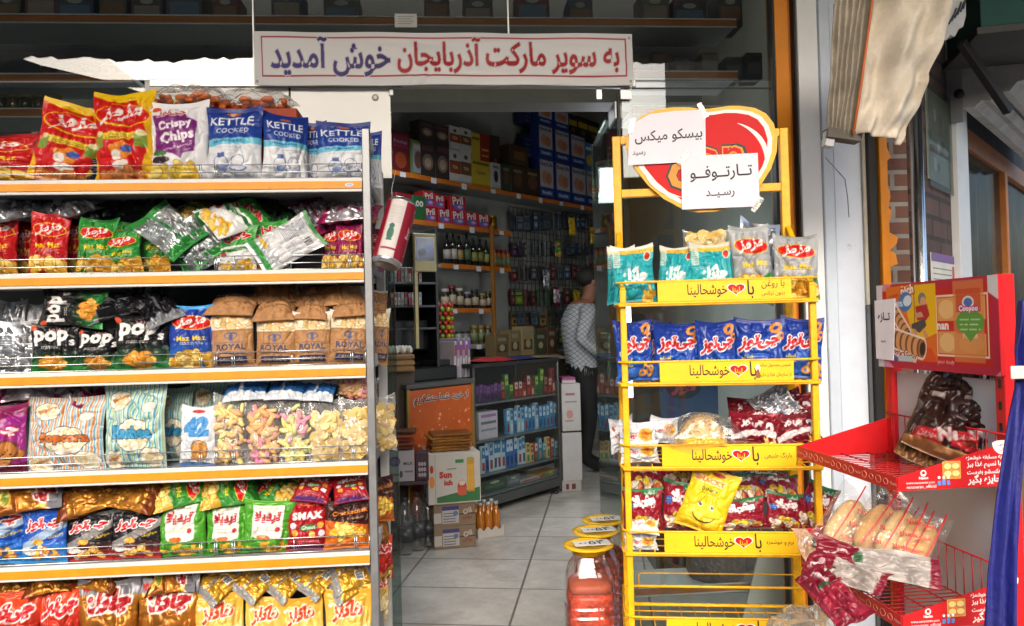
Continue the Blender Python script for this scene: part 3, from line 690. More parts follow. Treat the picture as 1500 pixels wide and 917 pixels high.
b = MB(); b.box(-2.6, x_dr + .55, .62, .74, hz + .12, 4.08, mat('3a3a38', .7)); b.box(x_dl - .3, x_dr + .55, .60, .76, hz, hz + .118, mat('7c7e7b', .6)); b.build('lintel', M=MF, kind='structure')
# shelves along the inside of the front windows
def window_shelf(x0, x1, px, py, d, label, depth=.26):
    z = fx(px, py, d)[1]
    t = thing('window_shelf', label, 'shelf', MF @ T(x0, d, z))
    MB().box(0, x1 - x0, .003, depth, -.008, .012, GREYW).build('shelf_board', t)
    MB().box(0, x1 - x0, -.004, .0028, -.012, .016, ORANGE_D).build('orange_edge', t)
    MB().box(0, x1 - x0, -.005, .0029, .0162, .022, ALU_W).box(0, x1 - x0, -.005, .0029, -.018, -.0122, ALU_W).build('white_trim', t)
    return t, z
WS = {}
WS['top'] = window_shelf(-2.6, x_or - .03, 500, 31, .30, 'dark orange edged shelf at the top of the upper window')
WS['mid'] = window_shelf(-2.6, fx(195, 115, .3)[0], 100, 115, .30, 'orange edged shelf behind the glass left of the white reflection')
WS['low'] = window_shelf(-2.6, fx(222, 166, .3)[0], 40, 166, .30, 'orange edged shelf with jars behind the red chip bags')
WS['r1'] = window_shelf(fx(926, 112, .3)[0], x_or - .03, 1030, 111, .30, 'orange edged shelf right of the banner behind the window')
WS['r2'] = window_shelf(fx(926, 160, .3)[0], x_or - .03, 1120, 162, .30, 'orange edged shelf just above the heart shaped sign')
WS['r3'] = window_shelf(fx(930, 860, .3)[0], x_or - .03, 1050, 862, .30, 'low orange edged shelf behind the empty bottom of the yellow rack')

# ================================================================== DISPLAY STANDS AND SIGNS
# left shelf unit: x along the shelf front, y to its back, origin at the foot of its right front post
MS = frame((535 - 750) / FPX * 2.38, 2.38, 0, 4.5)
def sx(px, py, d=0.0): return hit(MS, px, py, d)
LEV_PY = [262, 395, 535, 677, 809]           # deck tops at the right post
LEV = [sx(528, y)[1] for y in LEV_PY]; LEV.append(LEV[-1] - (LEV[-2] - LEV[-1])); 
XL = -1.75; DEP = .40
POST = mat('85878a', .42, .55, var=.18, scale=15); WIRE = mat('d6d8da', .25, .9, var=.05); YEL = mat('dc8c02', .5, var=.14, scale=22, wear=('a8842c', .64, 26))
DECK = mat('a9aaac', .5, .15, var=.08); LIPW = mat('cfcfcb', .5, var=.06, wear=('8f8d86', .66, 24))
t = thing('display_shelf', 'grey metal display shelf with orange price strips loaded with chip bags', 'shelf unit', MS)
MB().box(0, .024, 0, .035, -.03, sx(530, 188)[1], POST).build('upright', t)
MB().box(.0, .03, DEP - .03, DEP + .01, -.03, sx(530, 215)[1], LIPW).build('rear_upright', t)
for i, z in enumerate(LEV):
    d = MB().box(XL, -.001, .004, DEP, z - .022, z - .002, DECK).build('shelf_deck', t)
    b = MB().box(XL, -.001, -.004, .0035, z - .040, z + .004, LIPW); b.build('front_lip', d)
    MB().box(XL, -.001, -.0075, -.0045, z - .031, z - .008, YEL).build('price_strip', d)
    if i < 5:
        for (q0, q1) in ((XL, sx(313, LEV_PY[i])[0]), (sx(316, LEV_PY[i])[0], -.003)):
            b = MB(); ht = .052; y = .012
            for k, h in enumerate((.006, .026, .050)): b.tube([(q0, y, z + h), (q1, y, z + h)], .0016, WIRE, 6)
            for x in (q0, q1): b.tube([(x, y, z + .004), (x, y, z + .050)], .0018, WIRE, 6)
            for x in (q1 - .04, q1 - .046, q0 + .045, q0 + .052, (q0 + q1) / 2): b.tube([(x, y + .003, z), (x, y + .003, z + .05)], .0014, WIRE, 6)
            b.build('wire_guard', t)
    # side rails that carry the deck end
    MB().bar((.014, .036, z + .012), (.014, DEP - .03, z + .012), .014, .04, GREYM if i % 2 else LIPW).build('side_rail', t)
b = MB(); zt = sx(530, 196)[1]
b.bar((.014, .036, zt - .01), (.014, DEP - .03, zt - .03), .016, .03, LIPW); b.build('side_rail', t)
MB().box(XL, -.002, DEP + .002, DEP + .008, .05, LEV[0] - .024, mat('4a4d4c', .6, var=.1)).build('back_panel', t)  # dark sheet added to make the gaps behind the packets look shaded
x_, z_ = sx(512, 268); b = MB(); b.ell(0, 0, .013, .0055, 0, mat('c9d6ee', .4)); b.ell(0, 0, .010, .004, -.0003, mat('8fa8d8', .4)); b.prism([(.0131 * math.cos(k * .35), .0056 * math.sin(k * .35)) for k in range(18)], .0001, .0008, LIPW)
b.build('price_sticker', M=MS @ T(x_, -.0086, LEV[0] - .0195), label='small oval blue sticker on the top orange strip', cat='sticker')

# ------------------------------------------------------------------ yellow rack
RY = 2.22; r0 = P(906, 440, RY)
MR = frame(r0.x, r0.y, 0, -6.5)
def rx(px, py, d=0.0): return hit(MR, px, py, d)
RW = rx(1197, 440)[0]; RD = .28
YR = mat('efb204', .45, var=.2, scale=26, bump=.05, wear=('7a4a18', .665, 40)); YW = YR
Z_P = [(rx(1060, a)[1], rx(1060, b_)[1]) for a, b_ in ((440, 410), (558, 528), (682, 651), (808, 778), (934, 904))]
t = thing('snack_rack', 'yellow metal snack rack with printed shelf fronts right of the doorway', 'rack', MR)
ztl = rx(888, 200, RD)[1]; ztr = rx(1160, 190, RD)[1]; zt = (ztl + ztr) / 2
MB().box(.0, .026, RD - .014, RD + .014, -.03, zt, YR).build('rear_post', t)
MB().box(RW - .026, RW, RD - .014, RD + .014, -.03, zt, YR).build('rear_post', t)
MB().box(.0262, RW - .0262, RD - .012, RD + .012, zt - .026, zt, YR).build('top_bar', t)
zm = rx(1150, 274, RD)[1]; MB().box(.0262, RW - .0262, RD - .012, RD + .012, zm - .013, zm + .013, YR).build('top_bar', t)
for x in (.004, RW - .020):
    zf = rx(905, 425)[1]
    b = MB(); b.box(x, x + .018, .0, .022, -.03, zf, YR); b.build('front_post', t)
    MB().bar((x + .009, .011, zf - .004), (x + .009, RD - .015, rx(888, 345, RD)[1]), .016, .02, YR).build('side_brace', t)
    MB().bar((x + .009, .023, .12), (x + .009, RD - .015, .12), .014, .02, YR).build('side_brace', t)
PANEL = mat('f2bc06', .5, var=.1, scale=14, wear=('c89a1c', .66, 30)); INK = mat('1d1a14', .6); RED = mat('d0161a', .55, var=.06, spec=.25); WHT = mat('e9e7e2', .45, var=.03)
SMALL = [['با روغن', 'بدون ترانس'], ['تندیس محصول سالم', 'از سازمان غذا و دارو'], ['بارنگ طبیعی'], ['نرم و خوشمزه'], []]
def heart(cx, cz, r):
    pts = []
    for k in range(40):
        a = 2 * math.pi * k / 40; x = 16 * math.sin(a) ** 3; y = 13 * math.cos(a) - 5 * math.cos(2 * a) - 2 * math.cos(3 * a) - math.cos(4 * a)
        pts.append((cx + x / 16 * r * 1.12, cz + (y + 2.5) / 16 * r * .82))
    return pts
for i, (z0, z1) in enumerate(Z_P):
    xa, xb = rx(963, 440)[0], rx(1158, 440)[0]
    b = MB(); b.box(xa, xb, -.014, -.010, z0, z1, PANEL, .0008)
    h = z1 - z0; W = xb - xa
    b.text('خوشحالینا', xa + W * .375, (z0 + z1) / 2 - .001, -.0146, INK, w=W * .30, bold=.012, sz=1.45)
    b.add([(x, -.0146, z) for x, z in heart(xa + W * .592, (z0 + z1) / 2, .0235)], [list(range(40))[::-1]], WHT)
    b.add([(x, -.0149, z) for x, z in heart(xa + W * .592, (z0 + z1) / 2, .0205)], [list(range(40))[::-1]], RED)
    b.text('لینا', xa + W * .592, (z0 + z1) / 2 - .001, -.0152, PANEL, w=.021, bold=.03)
    b.text('با', xa + W * .70, (z0 + z1) / 2, -.0146, INK, w=W * .05, bold=.012, sz=1.4)
    for k, s_ in enumerate(SMALL[i]):
        n_ = len(SMALL[i]); b.text(s_, xa + W * (.865 if i != 3 else .86), (z0 + z1) / 2 + ((.5 - k) * .026 if n_ > 1 else 0), -.0146, mat('3c3418', .6), w=W * (.20 if i else .17) * (1.15 if i == 1 else 1), bold=.008, sz=1.2)
    if i == 1:
        sx_ = xa + W * .735
        b.box(sx_ - .006, sx_ + .006, -.0150, -.0142, z0 + .008, z0 + .024, mat('8a5a2b', .5), .0005); b.ell(sx_, z0 + .036, .007, .011, -.0147, mat('efe6cf', .5)); b.ell(sx_, z0 + .027, .0035, .006, -.0149, mat('9b2f1e', .5))
    p_ = b.build('shelf_front', t)
    # wire tray: rims, uprights and deck wires
    b = MB(); e = -.012; c_ = .03
    for zz, rr in ((z0 - .004, .0042), (z1, .0034)):
        b.tube([(-.004, RD - .02, zz), (-.006, c_ * 1.6, zz), (-.002, e + .016, zz), (.016, e + .003, zz), (.05, e, zz), (RW - .05, e, zz), (RW - .016, e + .003, zz), (RW + .002, e + .016, zz), (RW + .006, c_ * 1.6, zz), (RW + .004, RD - .02, zz)], rr, YW, 8)
    b.box(.0, RW, e - .001, e + .0065, z0 - .012, z0 - .003, YR)
    b.build('tray_rim', t)
    b = MB()
    for k in range(1, 13): x = RW * k / 13; b.tube([(x, e + .004, z0 - .004), (x, RD - .01, z0 + .002)], .0016, YW, 5)
    for y in (.06, .13, .20, RD - .012): b.tube([(0, y, z0 - .002), (RW, y, z0 - .002)], .002, YW, 5)
    for x in (.0, RW):
        for y in (.04, .12, .2): b.tube([(x - .003, y, z0 - .003), (x - .003, y, z1)], .0016, YW, 5)
    b.build('wire_deck', t)
    if i == 3: pass
# back guard wire of the empty bottom shelf and an extra bar
z_a = rx(1000, 840, .2)[1]; z_b = rx(1000, 866, .06)[1]; z_c = rx(1000, 890, .0)[1]
MB().tube([(.045, .2, z_a - .05), (.045, .2, z_a - .004), (.052, .2, z_a), (RW - .04, .2, z_a), (RW - .03, .2, z_a - .05)], .0022, YW, 6).build('back_guard', t)
MB().tube([(.0, .10, z_b), (RW, .10, z_b)], .004, YW, 8).build('cross_wire', t)
MB().tube([(.0, .02, z_c), (RW, .02, z_c)], .004, YW, 8).build('cross_wire', t)
# rounded sign on the rack's head
SG = [(917, 215), (919, 198), (927, 182), (940, 170), (960, 161), (985, 157), (1010, 157), (1030, 160), (1048, 158), (1066, 155), (1086, 155), (1106, 158), (1122, 166), (1133, 180), (1139, 200), (1138, 222), (1130, 246), (1116, 269), (1097, 288), (1074, 302), (1048, 310), (1022, 311), (998, 305), (972, 291), (950, 272), (932, 250), (921, 232)]
dS = RD - .03; cx0, cz0 = rx(1028, 235, dS)
so = [(x - cx0, z - cz0) for x, z in [rx(a, c, dS) for a, c in SG]]
def inset(pts, k, ox=0, oz=0): return [(x * k + ox, z * k + oz) for x, z in pts]
t = thing('rack_sign', 'red and yellow rounded heart shaped sign on top of the yellow rack', 'sign', MR @ T(cx0, dS, cz0))
b = MB(); b.prism(so, 0, .012, YR)
b.prism(inset(so, .93), -.0012, 0.001, WHT); b.prism(inset(so, .86, .002, .001), -.0022, 0.001, RED)
b.build('board', t)
b = MB()
def arc(cx, cz, r, a0, a1, wd, m, y, sq=1.0, n=26):
    vs = []
    for k in range(n + 1):
        a = a0 + (a1 - a0) * k / n; q = wd * math.sin(math.pi * min(1, max(0, k / n))) + .0008
        vs += [(cx + (r + q) * math.cos(a), y, cz + (r + q) * math.sin(a) * sq), (cx + (r - q) * math.cos(a), y, cz + (r - q) * math.sin(a) * sq)]
    b.add(vs, [[2 * k, 2 * k + 1, 2 * k + 3, 2 * k + 2] for k in range(n)], m)
arc(.055, .0, .145, -.35, 1.15, .007, WHT, -.0030, .85); arc(-.04, .03, .155, 3.5, 4.55, .006, WHT, -.0030, .95)
b.text('on', .052, .000, -.0031, BLACKM, w=.185, bold=.075); b.text('on', .052, .000, -.0036, YEL, w=.165, bold=.045); b.text('on', .052, .000, -.0041, RED, w=.150, bold=.005)
b.text('C', -.065, -.045, -.0031, BLACKM, w=.10, bold=.09); b.text('C', -.065, -.045, -.0036, YEL, w=.085, bold=.055)
b.build('lettering', t)
TAPE = glassy('sticky_tape', (.95, .94, .9), 2.2, .15, .18, (.85, .83, .76), .3, 60)
def paper(px_pts, rows, label, d):
    q = [rx(a, c, d) for a, c in px_pts]; cx = sum(p[0] for p in q) / len(q); cz = sum(p[1] for p in q) / len(q)
    b = MB(); b.prism([(x - cx, z - cz) for x, z in q], 0, .0012, mat('e2e0ea', .6, var=.03, bump=.04, bscale=12))
    for s_, px, py, pw, bo in rows:
        x, z = rx(px, py, d); x2 = rx(px + pw, py, d)[0]
        b.text(s_, x - cx, z - cz, -.0006, mat('2e2c34', .7), w=x2 - x, bold=bo, rot=.02, sz=1.12)
    o = b.build('paper_notice', M=MR @ T(cx, d, cz), label=label, cat='notice')
    for k in (0, len(q) // 2):
        a = math.atan2(q[k][1] - cz, q[k][0] - cx); tb = MB(); tb.box(-.026, .026, -.0004, .0002, -.008, .008, TAPE, .0001); tb.build('tape', o, M=T((q[k][0] - cx) * .94, -.0014, (q[k][1] - cz) * .94) @ Ry(-math.degrees(a) + 90))
paper([(922, 184), (952, 167), (985, 163), (1033, 160), (1034, 236), (920, 242)], [('بیسکو میکس', 979, 199, 100, .012), ('رسید', 936, 225, 19, .012)], 'white paper reading biscuit mix taped over the left half of the heart shaped sign', dS - .010)
paper([(998, 229), (1110, 224), (1113, 302), (999, 307)], [('تــارتــوفــو', 1056, 253, 92, .012), ('رسـیــد', 1055, 284, 42, .012)], 'white paper with two printed lines taped over the lower right of the heart shaped sign', dS - .013)

# ------------------------------------------------------------------ welcome banner
BQ = [fx(371, 46, -.05), fx(926, 50, -.05), fx(926, 123, -.05), fx(371, 127, -.05)]
bw = BQ[1][0] - BQ[0][0]; bh = ((BQ[0][1] - BQ[3][1]) + (BQ[1][1] - BQ[2][1])) / 2; bz = (BQ[3][1] + BQ[2][1]) / 2
cv = Canvas('eeedee', bh / bw, nu=640, ss=2)
A = cv.a
cv.rect(.020, .982, .17, .91, 'b3323a'); cv.rect(.0235, .9785, .20, .88, 'f3f2f3')
def fade(K, c0, c1, x0, x1):
    t_ = np.clip((cv.X - x0) / (x1 - x0), 0, 1)[..., None]; col = hx(c0) * (1 - t_) + hx(c1) * t_; cv.c = cv.c * (1 - K[..., None]) + col * K[..., None]
for s_, x0, x1, c0, c1 in (('به سوپر مارکت آذربایجان', .370, .962, 'b40d14', 'b40d14'), ('خوش آمدید', .043, .352, '453488', '331a6c')):
    K = cv.tmask(s_, (x0 + x1) / 2, .545, w=(x1 - x0), bold=.022, sy=1.4); cv.paint(cv.grow(K, .0035), 'dcdcdf'); fade(K, c0, c1, x0, x1)
g = np.random.default_rng(5)
def bwave(U, V):
    y = .006 * np.sin(U * 9) * (1 - V) + .004 * np.sin(U * 23 + V * 4)
    for k in range(26):
        a, c, an, ln = g.uniform(0, 1), g.uniform(0, 1), g.uniform(-.5, .5), g.uniform(.05, .2); p = (V - c) * .35 * math.cos(an) - (U - a) * math.sin(an); q = (U - a) * math.cos(an) + (V - c) * .35 * math.sin(an)
        y += g.uniform(-.0035, .004) * np.exp(-(p / .02) ** 2 - (q / ln) ** 2)
    for k in range(5):
        p = (U - .41 - k * .012) - (V - .1) * .09; y += .004 * np.sin(k * 2.1 + 1) * np.exp(-(p / .006) ** 2) * np.clip(1 - V, 0, 1)
    return y
me = flat_print('banner', cv, bw, bh, M_VINYL, bwave)
o = link('welcome_banner', me, None, MF @ T((BQ[0][0] + BQ[1][0]) / 2, -.05, bz), 'white plastic welcome banner with red and purple Persian lettering over the door', 'banner')
sd_ = o.modifiers.new('thickness', 'SOLIDIFY'); sd_.thickness = .001; sd_.offset = 1
b = MB()
for x in (-bw / 2 + .012, bw / 2 - .012):
    for z in (.015, bh - .015): b.tube([(x, -.003, z), (x, .045, z)], .005, ALU, 8)
b.build('fixing_screw', o)

# ------------------------------------------------------------------ big hanging can
pc = P(578, 342, 2.42)
MC2 = T(*pc) @ Ry(13) @ Rx(-17)
R_, H_ = .048, .196
cv = Canvas('8f0c28', 2 * H_ / (2 * math.pi * R_) / 1.0 * .5, nu=150, ss=3)
cv.rect(.17, .33, .0, 1, 'd8d2cf'); cv.rect(.17, .33, .13, .16, '8f0c28'); cv.rect(.152, .170, 0, 1, 'c9a9a4'); cv.rect(.330, .338, 0, 1, '8a0f26')
cv.ell(.235, .40, .035, .075, '2f6b5a'); cv.ell(.235, .53, .028, .03, '2f6b5a'); cv.rect(.205, .265, .28, .31, '2f6b5a')
for k in range(9): cv.rect(.185, .315, .60 + k * .035, .608 + k * .035, 'a89ea0')
cv.poly([(.455, .1), (.475, .12), (.475, .40), (.49, .45), (.49, .9), (.455, .93)], 'd8cfcc'); cv.poly([(.458, .12), (.470, .13), (.470, .41), (.485, .46), (.485, .88), (.458, .91)], '8f0c28')
cv.text('Beer', .43, .5, 'e0d8d4', w=.13, rot=1.57, bold=.02)
c = cv.done(); nv, nu = c.shape[:2]; U, V = np.meshgrid(np.linspace(0, 1, nu), np.linspace(0, 1, nv)); th = U * 2 * np.pi - np.pi * 1.0
Rv = R_ * (1 - .0 * V)
me = grid_mesh('can', [(Rv * np.cos(th), Rv * np.sin(th), (V - .5) * H_, c, False, 0)], [M_GLOSS])
t = thing('hanging_can', 'oversized dark red can with white label hanging beside the shelf end', 'can', MC2)
link('can_body', me, t)
SIL = mat('b9bbbe', .3, .9)
MB().lathe([(0, -.108), (.030, -.108), (.036, -.114), (.041, -.112), (R_, -.098), (R_ - .0003, -.0975)], SIL, 32).build('can_base', t)
MB().lathe([(R_ - .0003, .0975), (R_, .098), (.043, .110), (.039, .113), (.036, .106), (0, .106)], SIL, 32).build('can_lid', t)
MB().tube([(-.035, .0, .11), (-.05, .02, .16), (-.06, .05, .24)], .001, mat('c9c4b8', .7), 5).build('string', t)

# ------------------------------------------------------------------ red bread stand facing left
p2 = P(1300, 700, 1.60)
MT = frame(1.02, 1.59, 0, 90 + 6.25)     # local x: away from the camera along the stand, local -y: its front (towards the left)
MT = Matrix.Translation((1.02, 1.59, 0)) @ Matrix(((-.109, .994, 0, 0), (.994, .109, 0, 0), (0, 0, 1, 0), (0, 0, 0, 1)))
# here local x runs to the far end, local y points to the back (right)
MT = Matrix.Translation((1.02, 1.59, 0)) @ Matrix.Rotation(math.radians(96.3), 4, 'Z') @ Matrix.Diagonal((1, -1, 1, 1))
MT = Matrix.Translation((1.02, 1.59, 0)) @ Matrix.Rotation(math.radians(-83.7), 4, 'Z')
# right-handed frame: local +x towards the camera (near end at 0, far end at -L), local +y to the right (back), -y to the front
RL, RDp = .42, .245
RDR = mat('c3161c', .42, var=.12, scale=10, coat=.1, wear=('7a1a18', .66, 26)); RDD = mat('b01218', .42, var=.1)
t = thing('bread_stand', 'red metal bread stand with two wedge trays in front of the pillar', 'rack', MT)
zt = 1.385
MB().box(-.03, .0, .0, .03, -.03, zt, RDR).build('post', t)
MB().box(-RL, -RL + .03, .0, .03, -.03, zt, RDR).build('post', t)
MB().box(-RL + .0302, -.0302, .012, .018, .05, 1.16, mat('b3b5ba', .5, .2, var=.08, scale=3)).build('back_panel', t)
b = MB()
for k in range(22): z = .2 + k * .045; b.box(-.019, -.011, -.0012, .001, z, z + .018, BLACKM, .0003)
tag(b.build('slots', t), kind='stuff')
TZ = [1.3 - 248 / 1120 * 1.6, 0.665]
SLT = ['یه مسابقه خوشمزه', 'با نسیم غذا بپز', 'عکسشو بفرست', 'جایزه بگیر']
for i, z in enumerate(TZ):
    # near side panel: wedge, low at the front and high at the back; its outside looks at the camera (local +x)
    hF, hB = .028, .098
    MsP = Matrix(((0, 1, 0, .002), (1, 0, 0, 0), (0, 0, 1, z), (0, 0, 0, 1)))
    for nm, xx, near in (('side_panel', .0022, True), ('side_panel', -RL - .0002, False)):
        b = MB()
        vs = [(xx, -RDp, 0), (xx, .028, 0), (xx, .028, hB), (xx, -RDp, hF)]; th = -.002 if near else .002
        vs2 = [(x + th, y, zz) for x, y, zz in vs]
        b.add(vs + vs2, [[0, 1, 2, 3], [7, 6, 5, 4], [0, 4, 5, 1], [1, 5, 6, 2], [2, 6, 7, 3], [3, 7, 4, 0]], RDR)
        if near:
            # lettering lies in the y,z plane of the panel: x of the print = local y
            b.M = Matrix(((0, -1, 0, xx + .0006), (1, 0, 0, 0), (0, 0, 1, 0), (0, 0, 0, 1)))
            for k, s_ in enumerate(SLT): b.text(s_, -.056, .0605 - k * .0150, 0, WHT, w=[.080, .076, .076, .074][k], bold=.03)
            b.ell(-.190, .034, .0065, .0065, 0, WHT); b.ell(-.190, .035, .0035, .0035, -.0004, RDR); b.text('Nasim', -.190, .0245, 0, WHT, w=.020, bold=.03)
            b.text('www.nanavaran.com', -.197, .0145, 0, WHT, w=.062); b.text('nanavaran_official', -.195, .0065, 0, WHT, w=.064)
            b.rect(-.148, -.108, .020, .056, 0, mat('e0a24a', .5)); b.rect(-.146, -.110, .022, .054, -.0003, mat('d9863a', .5, var=.3, scale=60))
            for k in range(4): b.ell(-.137 + .018 * (k % 2), .031 + .015 * (k // 2), .008, .006, -.0006, mat('f0cf86', .5))
            for k in range(3): b.rect(-.160 + k * .010, -.153 + k * .010, .008, .017 + .003 * (k % 2), -.0009, mat('4f86c9', .5)); b.ell(-.1565 + k * .010, .024, .003, .003, -.0009, WHT)
            b.add([(-.012 + .024 * math.cos(a_), .0002, .089 + .024 * math.sin(a_) * (1 if math.sin(a_) < 0 else .22)) for a_ in [2 * math.pi * q_ / 28 for q_ in range(28)]], [list(range(28))], WHT); b.text('مسابقه', -.012, .086, -.0002, RDR, w=.022, bold=.01, rot=.25); b.text('جذاب', -.012, .076, -.0002, RDR, w=.018, bold=.01, rot=.25)
            b.M = Matrix.Identity(4)
        b.build(nm, t)
    # front strip with little line icons, looking to local -y
    b = MB(); b.box(-RL, .0, -RDp - .002, -RDp, -.002, hF, RDR, .0005)
    g = random.Random(i)
    ICON = mat('e39a86', .5)
    for k in range(16):
        x = -RL + .016 + k * .0262
        if k % 5 == 0: b.text('Nasim', x, .013, -RDp - .0025, ICON, w=.022, bold=.02)
        else:
            r_ = .008 + .002 * (k % 2); pts = [(x + r_ * math.cos(a), -RDp - .0026, .013 + .8 * r_ * math.sin(a)) for a in [k * .7 + 2 * math.pi * q / (4 + k % 5) for q in range(4 + k % 5)]]
            b.tube(pts, .0006, ICON, 4, True)
    o = b.build('front_strip', t)
    b = MB()
    for k in range(1, 20): x = -RL + RL * k / 20; b.tube([(x, -RDp, .003), (x, .0, .003)], .0014, RDD, 5)
    for y in (-.2, -.13, -.06, -.005): b.tube([(-RL, y, .003), (0, y, .003)], .0018, RDD, 5)
    for k in range(1, 15): x = -RL + RL * k / 15; b.tube([(x, -.004, .003), (x, -.004, .105)], .0013, RDD, 5)
    b.tube([(-RL, -.004, .105), (0, -.004, .105)], .0022, RDD, 6)
    wd = b.build('wire_deck', t)
    for ob in list(t.children):
        if ob.name.split('.')[0] in ('side_panel', 'front_strip', 'wire_deck') and not ob.get('_z'): ob.location.z = z; ob['_z'] = 1
for ob in t.children:
    if '_z' in ob: del ob['_z']
# header carton of biscuits on the stand
BXZ0, BXZ1 = 1.172, 1.383
cw, chh = .43, BXZ1 - BXZ0
cv = Canvas('c01a20', chh / cw, nu=300, ss=2); a = cv.a
cv.ell(.55, .5, .62, .40, 'd88ab0'); cv.ell(.56, .5, .55, .36, 'b81c40'); cv.rect(.05, .95, .08, .92, 'c41a1f'); cv.rect(0.0, .06, 0, 1, 'd6d4da')
cv.grad(.0, .0001, 'c41a1f', 'c41a1f')
x0, x1 = .10, .545
cv.rect(x0, x1, .10, .965, 'e2711f'); cv.poly([(.24, .965), (x1, .965), (x1, .42), (.36, .30), (.30, .6)], 'eebb12'); cv.poly([(x0, .40), (.24, .30), (.5, .25), (x1, .10), (x0, .10)], 'dc4f1b')
cv.text('pich', .30, .90, 'f4efe6', w=.12, bold=.05, rot=.12, out=[('c3261d', .008)]); cv.text('cream', .17, .85, 'c0392b', w=.09, bold=.03, rot=.12)
cv.ell(.28, .78, .065, .055, '3f79b8', .3); cv.rect(.17, .31, .72, .79, '4a86c4'); cv.ell(.30, .79, .04, .03, 'd8e4ee', .3); cv.text('40%', .22, .755, 'f0f2f4', w=.07, bold=.03)
# wafer rolls and a child on a rope swing (print)
cv.rect(.358, .364, .5, .965, '3a2a20'); cv.ell(.43, .80, .034, .036, '6d7f79'); cv.ell(.438, .765, .026, .030, 'd9a27e'); cv.poly([(.37, .72), (.47, .74), (.49, .62), (.46, .56), (.38, .56)], 'b5262b'); cv.poly([(.36, .64), (.42, .66), (.44, .60), (.37, .59)], 'd19a78'); cv.poly([(.33, .52), (.45, .58), (.46, .50), (.40, .42), (.33, .47)], '4d4a49'); cv.poly([(.34, .47), (.37, .46), (.385, .34), (.36, .33)], 'd19a78'); cv.poly([(.42, .46), (.45, .45), (.475, .38), (.45, .36)], 'd19a78')
def roll(x0, y0, x1, y1, r):
    n = 22; an = math.atan2((y1 - y0) * a, x1 - x0)
    for q, rr, c1, c2 in ((0, r + .012, 'f2e6da', 'f2e6da'), (1, r, 'd9a066', '7a4522')):
        for k in range(n * 3):
            t_ = k / (n * 3 - 1); cv.ell(x0 + (x1 - x0) * t_, y0 + (y1 - y0) * t_, rr * .55, rr, (c1 if (k // 4) % 3 else c2), an)
    cv.ell(x1, y1, r * .55, r * .95, '8a5a35', an); cv.ell(x1, y1, r * .42, r * .7, '2e1a10', an)
roll(.15, .72, .29, .40, .034); roll(.14, .36, .42, .24, .052)
cv.text('بیسکو پیچ', .25, .155, 'f2ece4', w=.24, bold=.04, rot=-.15, out=[('8c1d14', .006)])
cv.rect(.13, .19, .085, .14, '39599a'); cv.rect(.20, .33, .085, .15, 'b9cdd6')
cv.rect(.545, .93, .17, .83, 'f0dcc4'); cv.rect(.552, .922, .19, .81, 'c9281f')
for (u0, u1, v0, v1) in ((.555, .70, .55, .80), (.555, .70, .20, .44), (.69, .91, .56, .80), (.70, .91, .20, .42)):
    cv.rect(u0, u1, v0, v1, 'e0a158'); cv.ell((u0 + u1) / 2, (v0 + v1) / 2, (u1 - u0) * .42, (v1 - v0) * .42 * a, 'ecbd7c')
cv.rect(.68, .90, .12, .97, 'd9894a', .75); cv.rect(.70, .88, .64, .88, 'c63f22', .7)
cv.text('nan', .595, .49, 'f4ece4', w=.09, bold=.05); cv.text('Nasim', .80, .40, 'f0e6da', w=.10, bold=.02)
cv.ell(.79, .74, .042, .032, 'e9e6ea'); cv.ell(.79, .74, .032, .022, '4b6fb0'); cv.text('Coopoo', .79, .67, 'f4eef0', w=.14, bold=.05, out=[('a8226a', .006)])
cv.ell(.765, .53, .066, .055, '5c9a3c'); cv.ell(.835, .53, .066, .055, '5c9a3c'); cv.poly([(.70, .52), (.90, .52), (.80, .33)], '5c9a3c'); cv.lines(.80, .56, .15, 3, 'cfe4bd', .05, .014, 2)
cv.text('your body', .61, .105, 'f0dcd8', w=.13, shear=.2)
cv.paint(((cv.X > .93) & (cv.Y + cv.X * 1.2 > 1.95)).astype(float), 'd9d4d6'); cv.ell(.0, 1.0, .07, .05, 'd8d3d6')
me = flat_print('carton_front', cv, cw, chh, M_GLOSS)
MBX = MT @ T(-RL / 2 + .004, -.016, BXZ0) 
t = thing('biscuit_carton', 'red biscuit carton with wafer roll picture crowning the bread stand', 'carton', MBX)
CRED = mat('b8161d', .4, var=.06); b = MB(); b.box(-cw / 2, cw / 2, .001, .014, 0, chh, CRED); b.build('carton_box', t)
link('printed_front', me, t)
# paper slip folded round its far edge: lettering reads away from the stand
b = MB(); b.prism([(-cw / 2 - .004, .02), (-cw / 2 + .070, .018), (-cw / 2 + .085, .175), (-cw / 2 - .004, .172)], -.004, -.0025, mat('dbdae2', .6))
b.text('تــازه', -cw / 2 + .036, .128, -.0045, mat('25232b', .7), w=.052, bold=.03); b.text('رسید', -cw / 2 + .03, .066, -.0045, mat('25232b', .7), w=.022, bold=.03)
b.build('paper_notice', M=MBX, label='white paper slip with two words taped to the left end of the red biscuit carton', cat='notice')

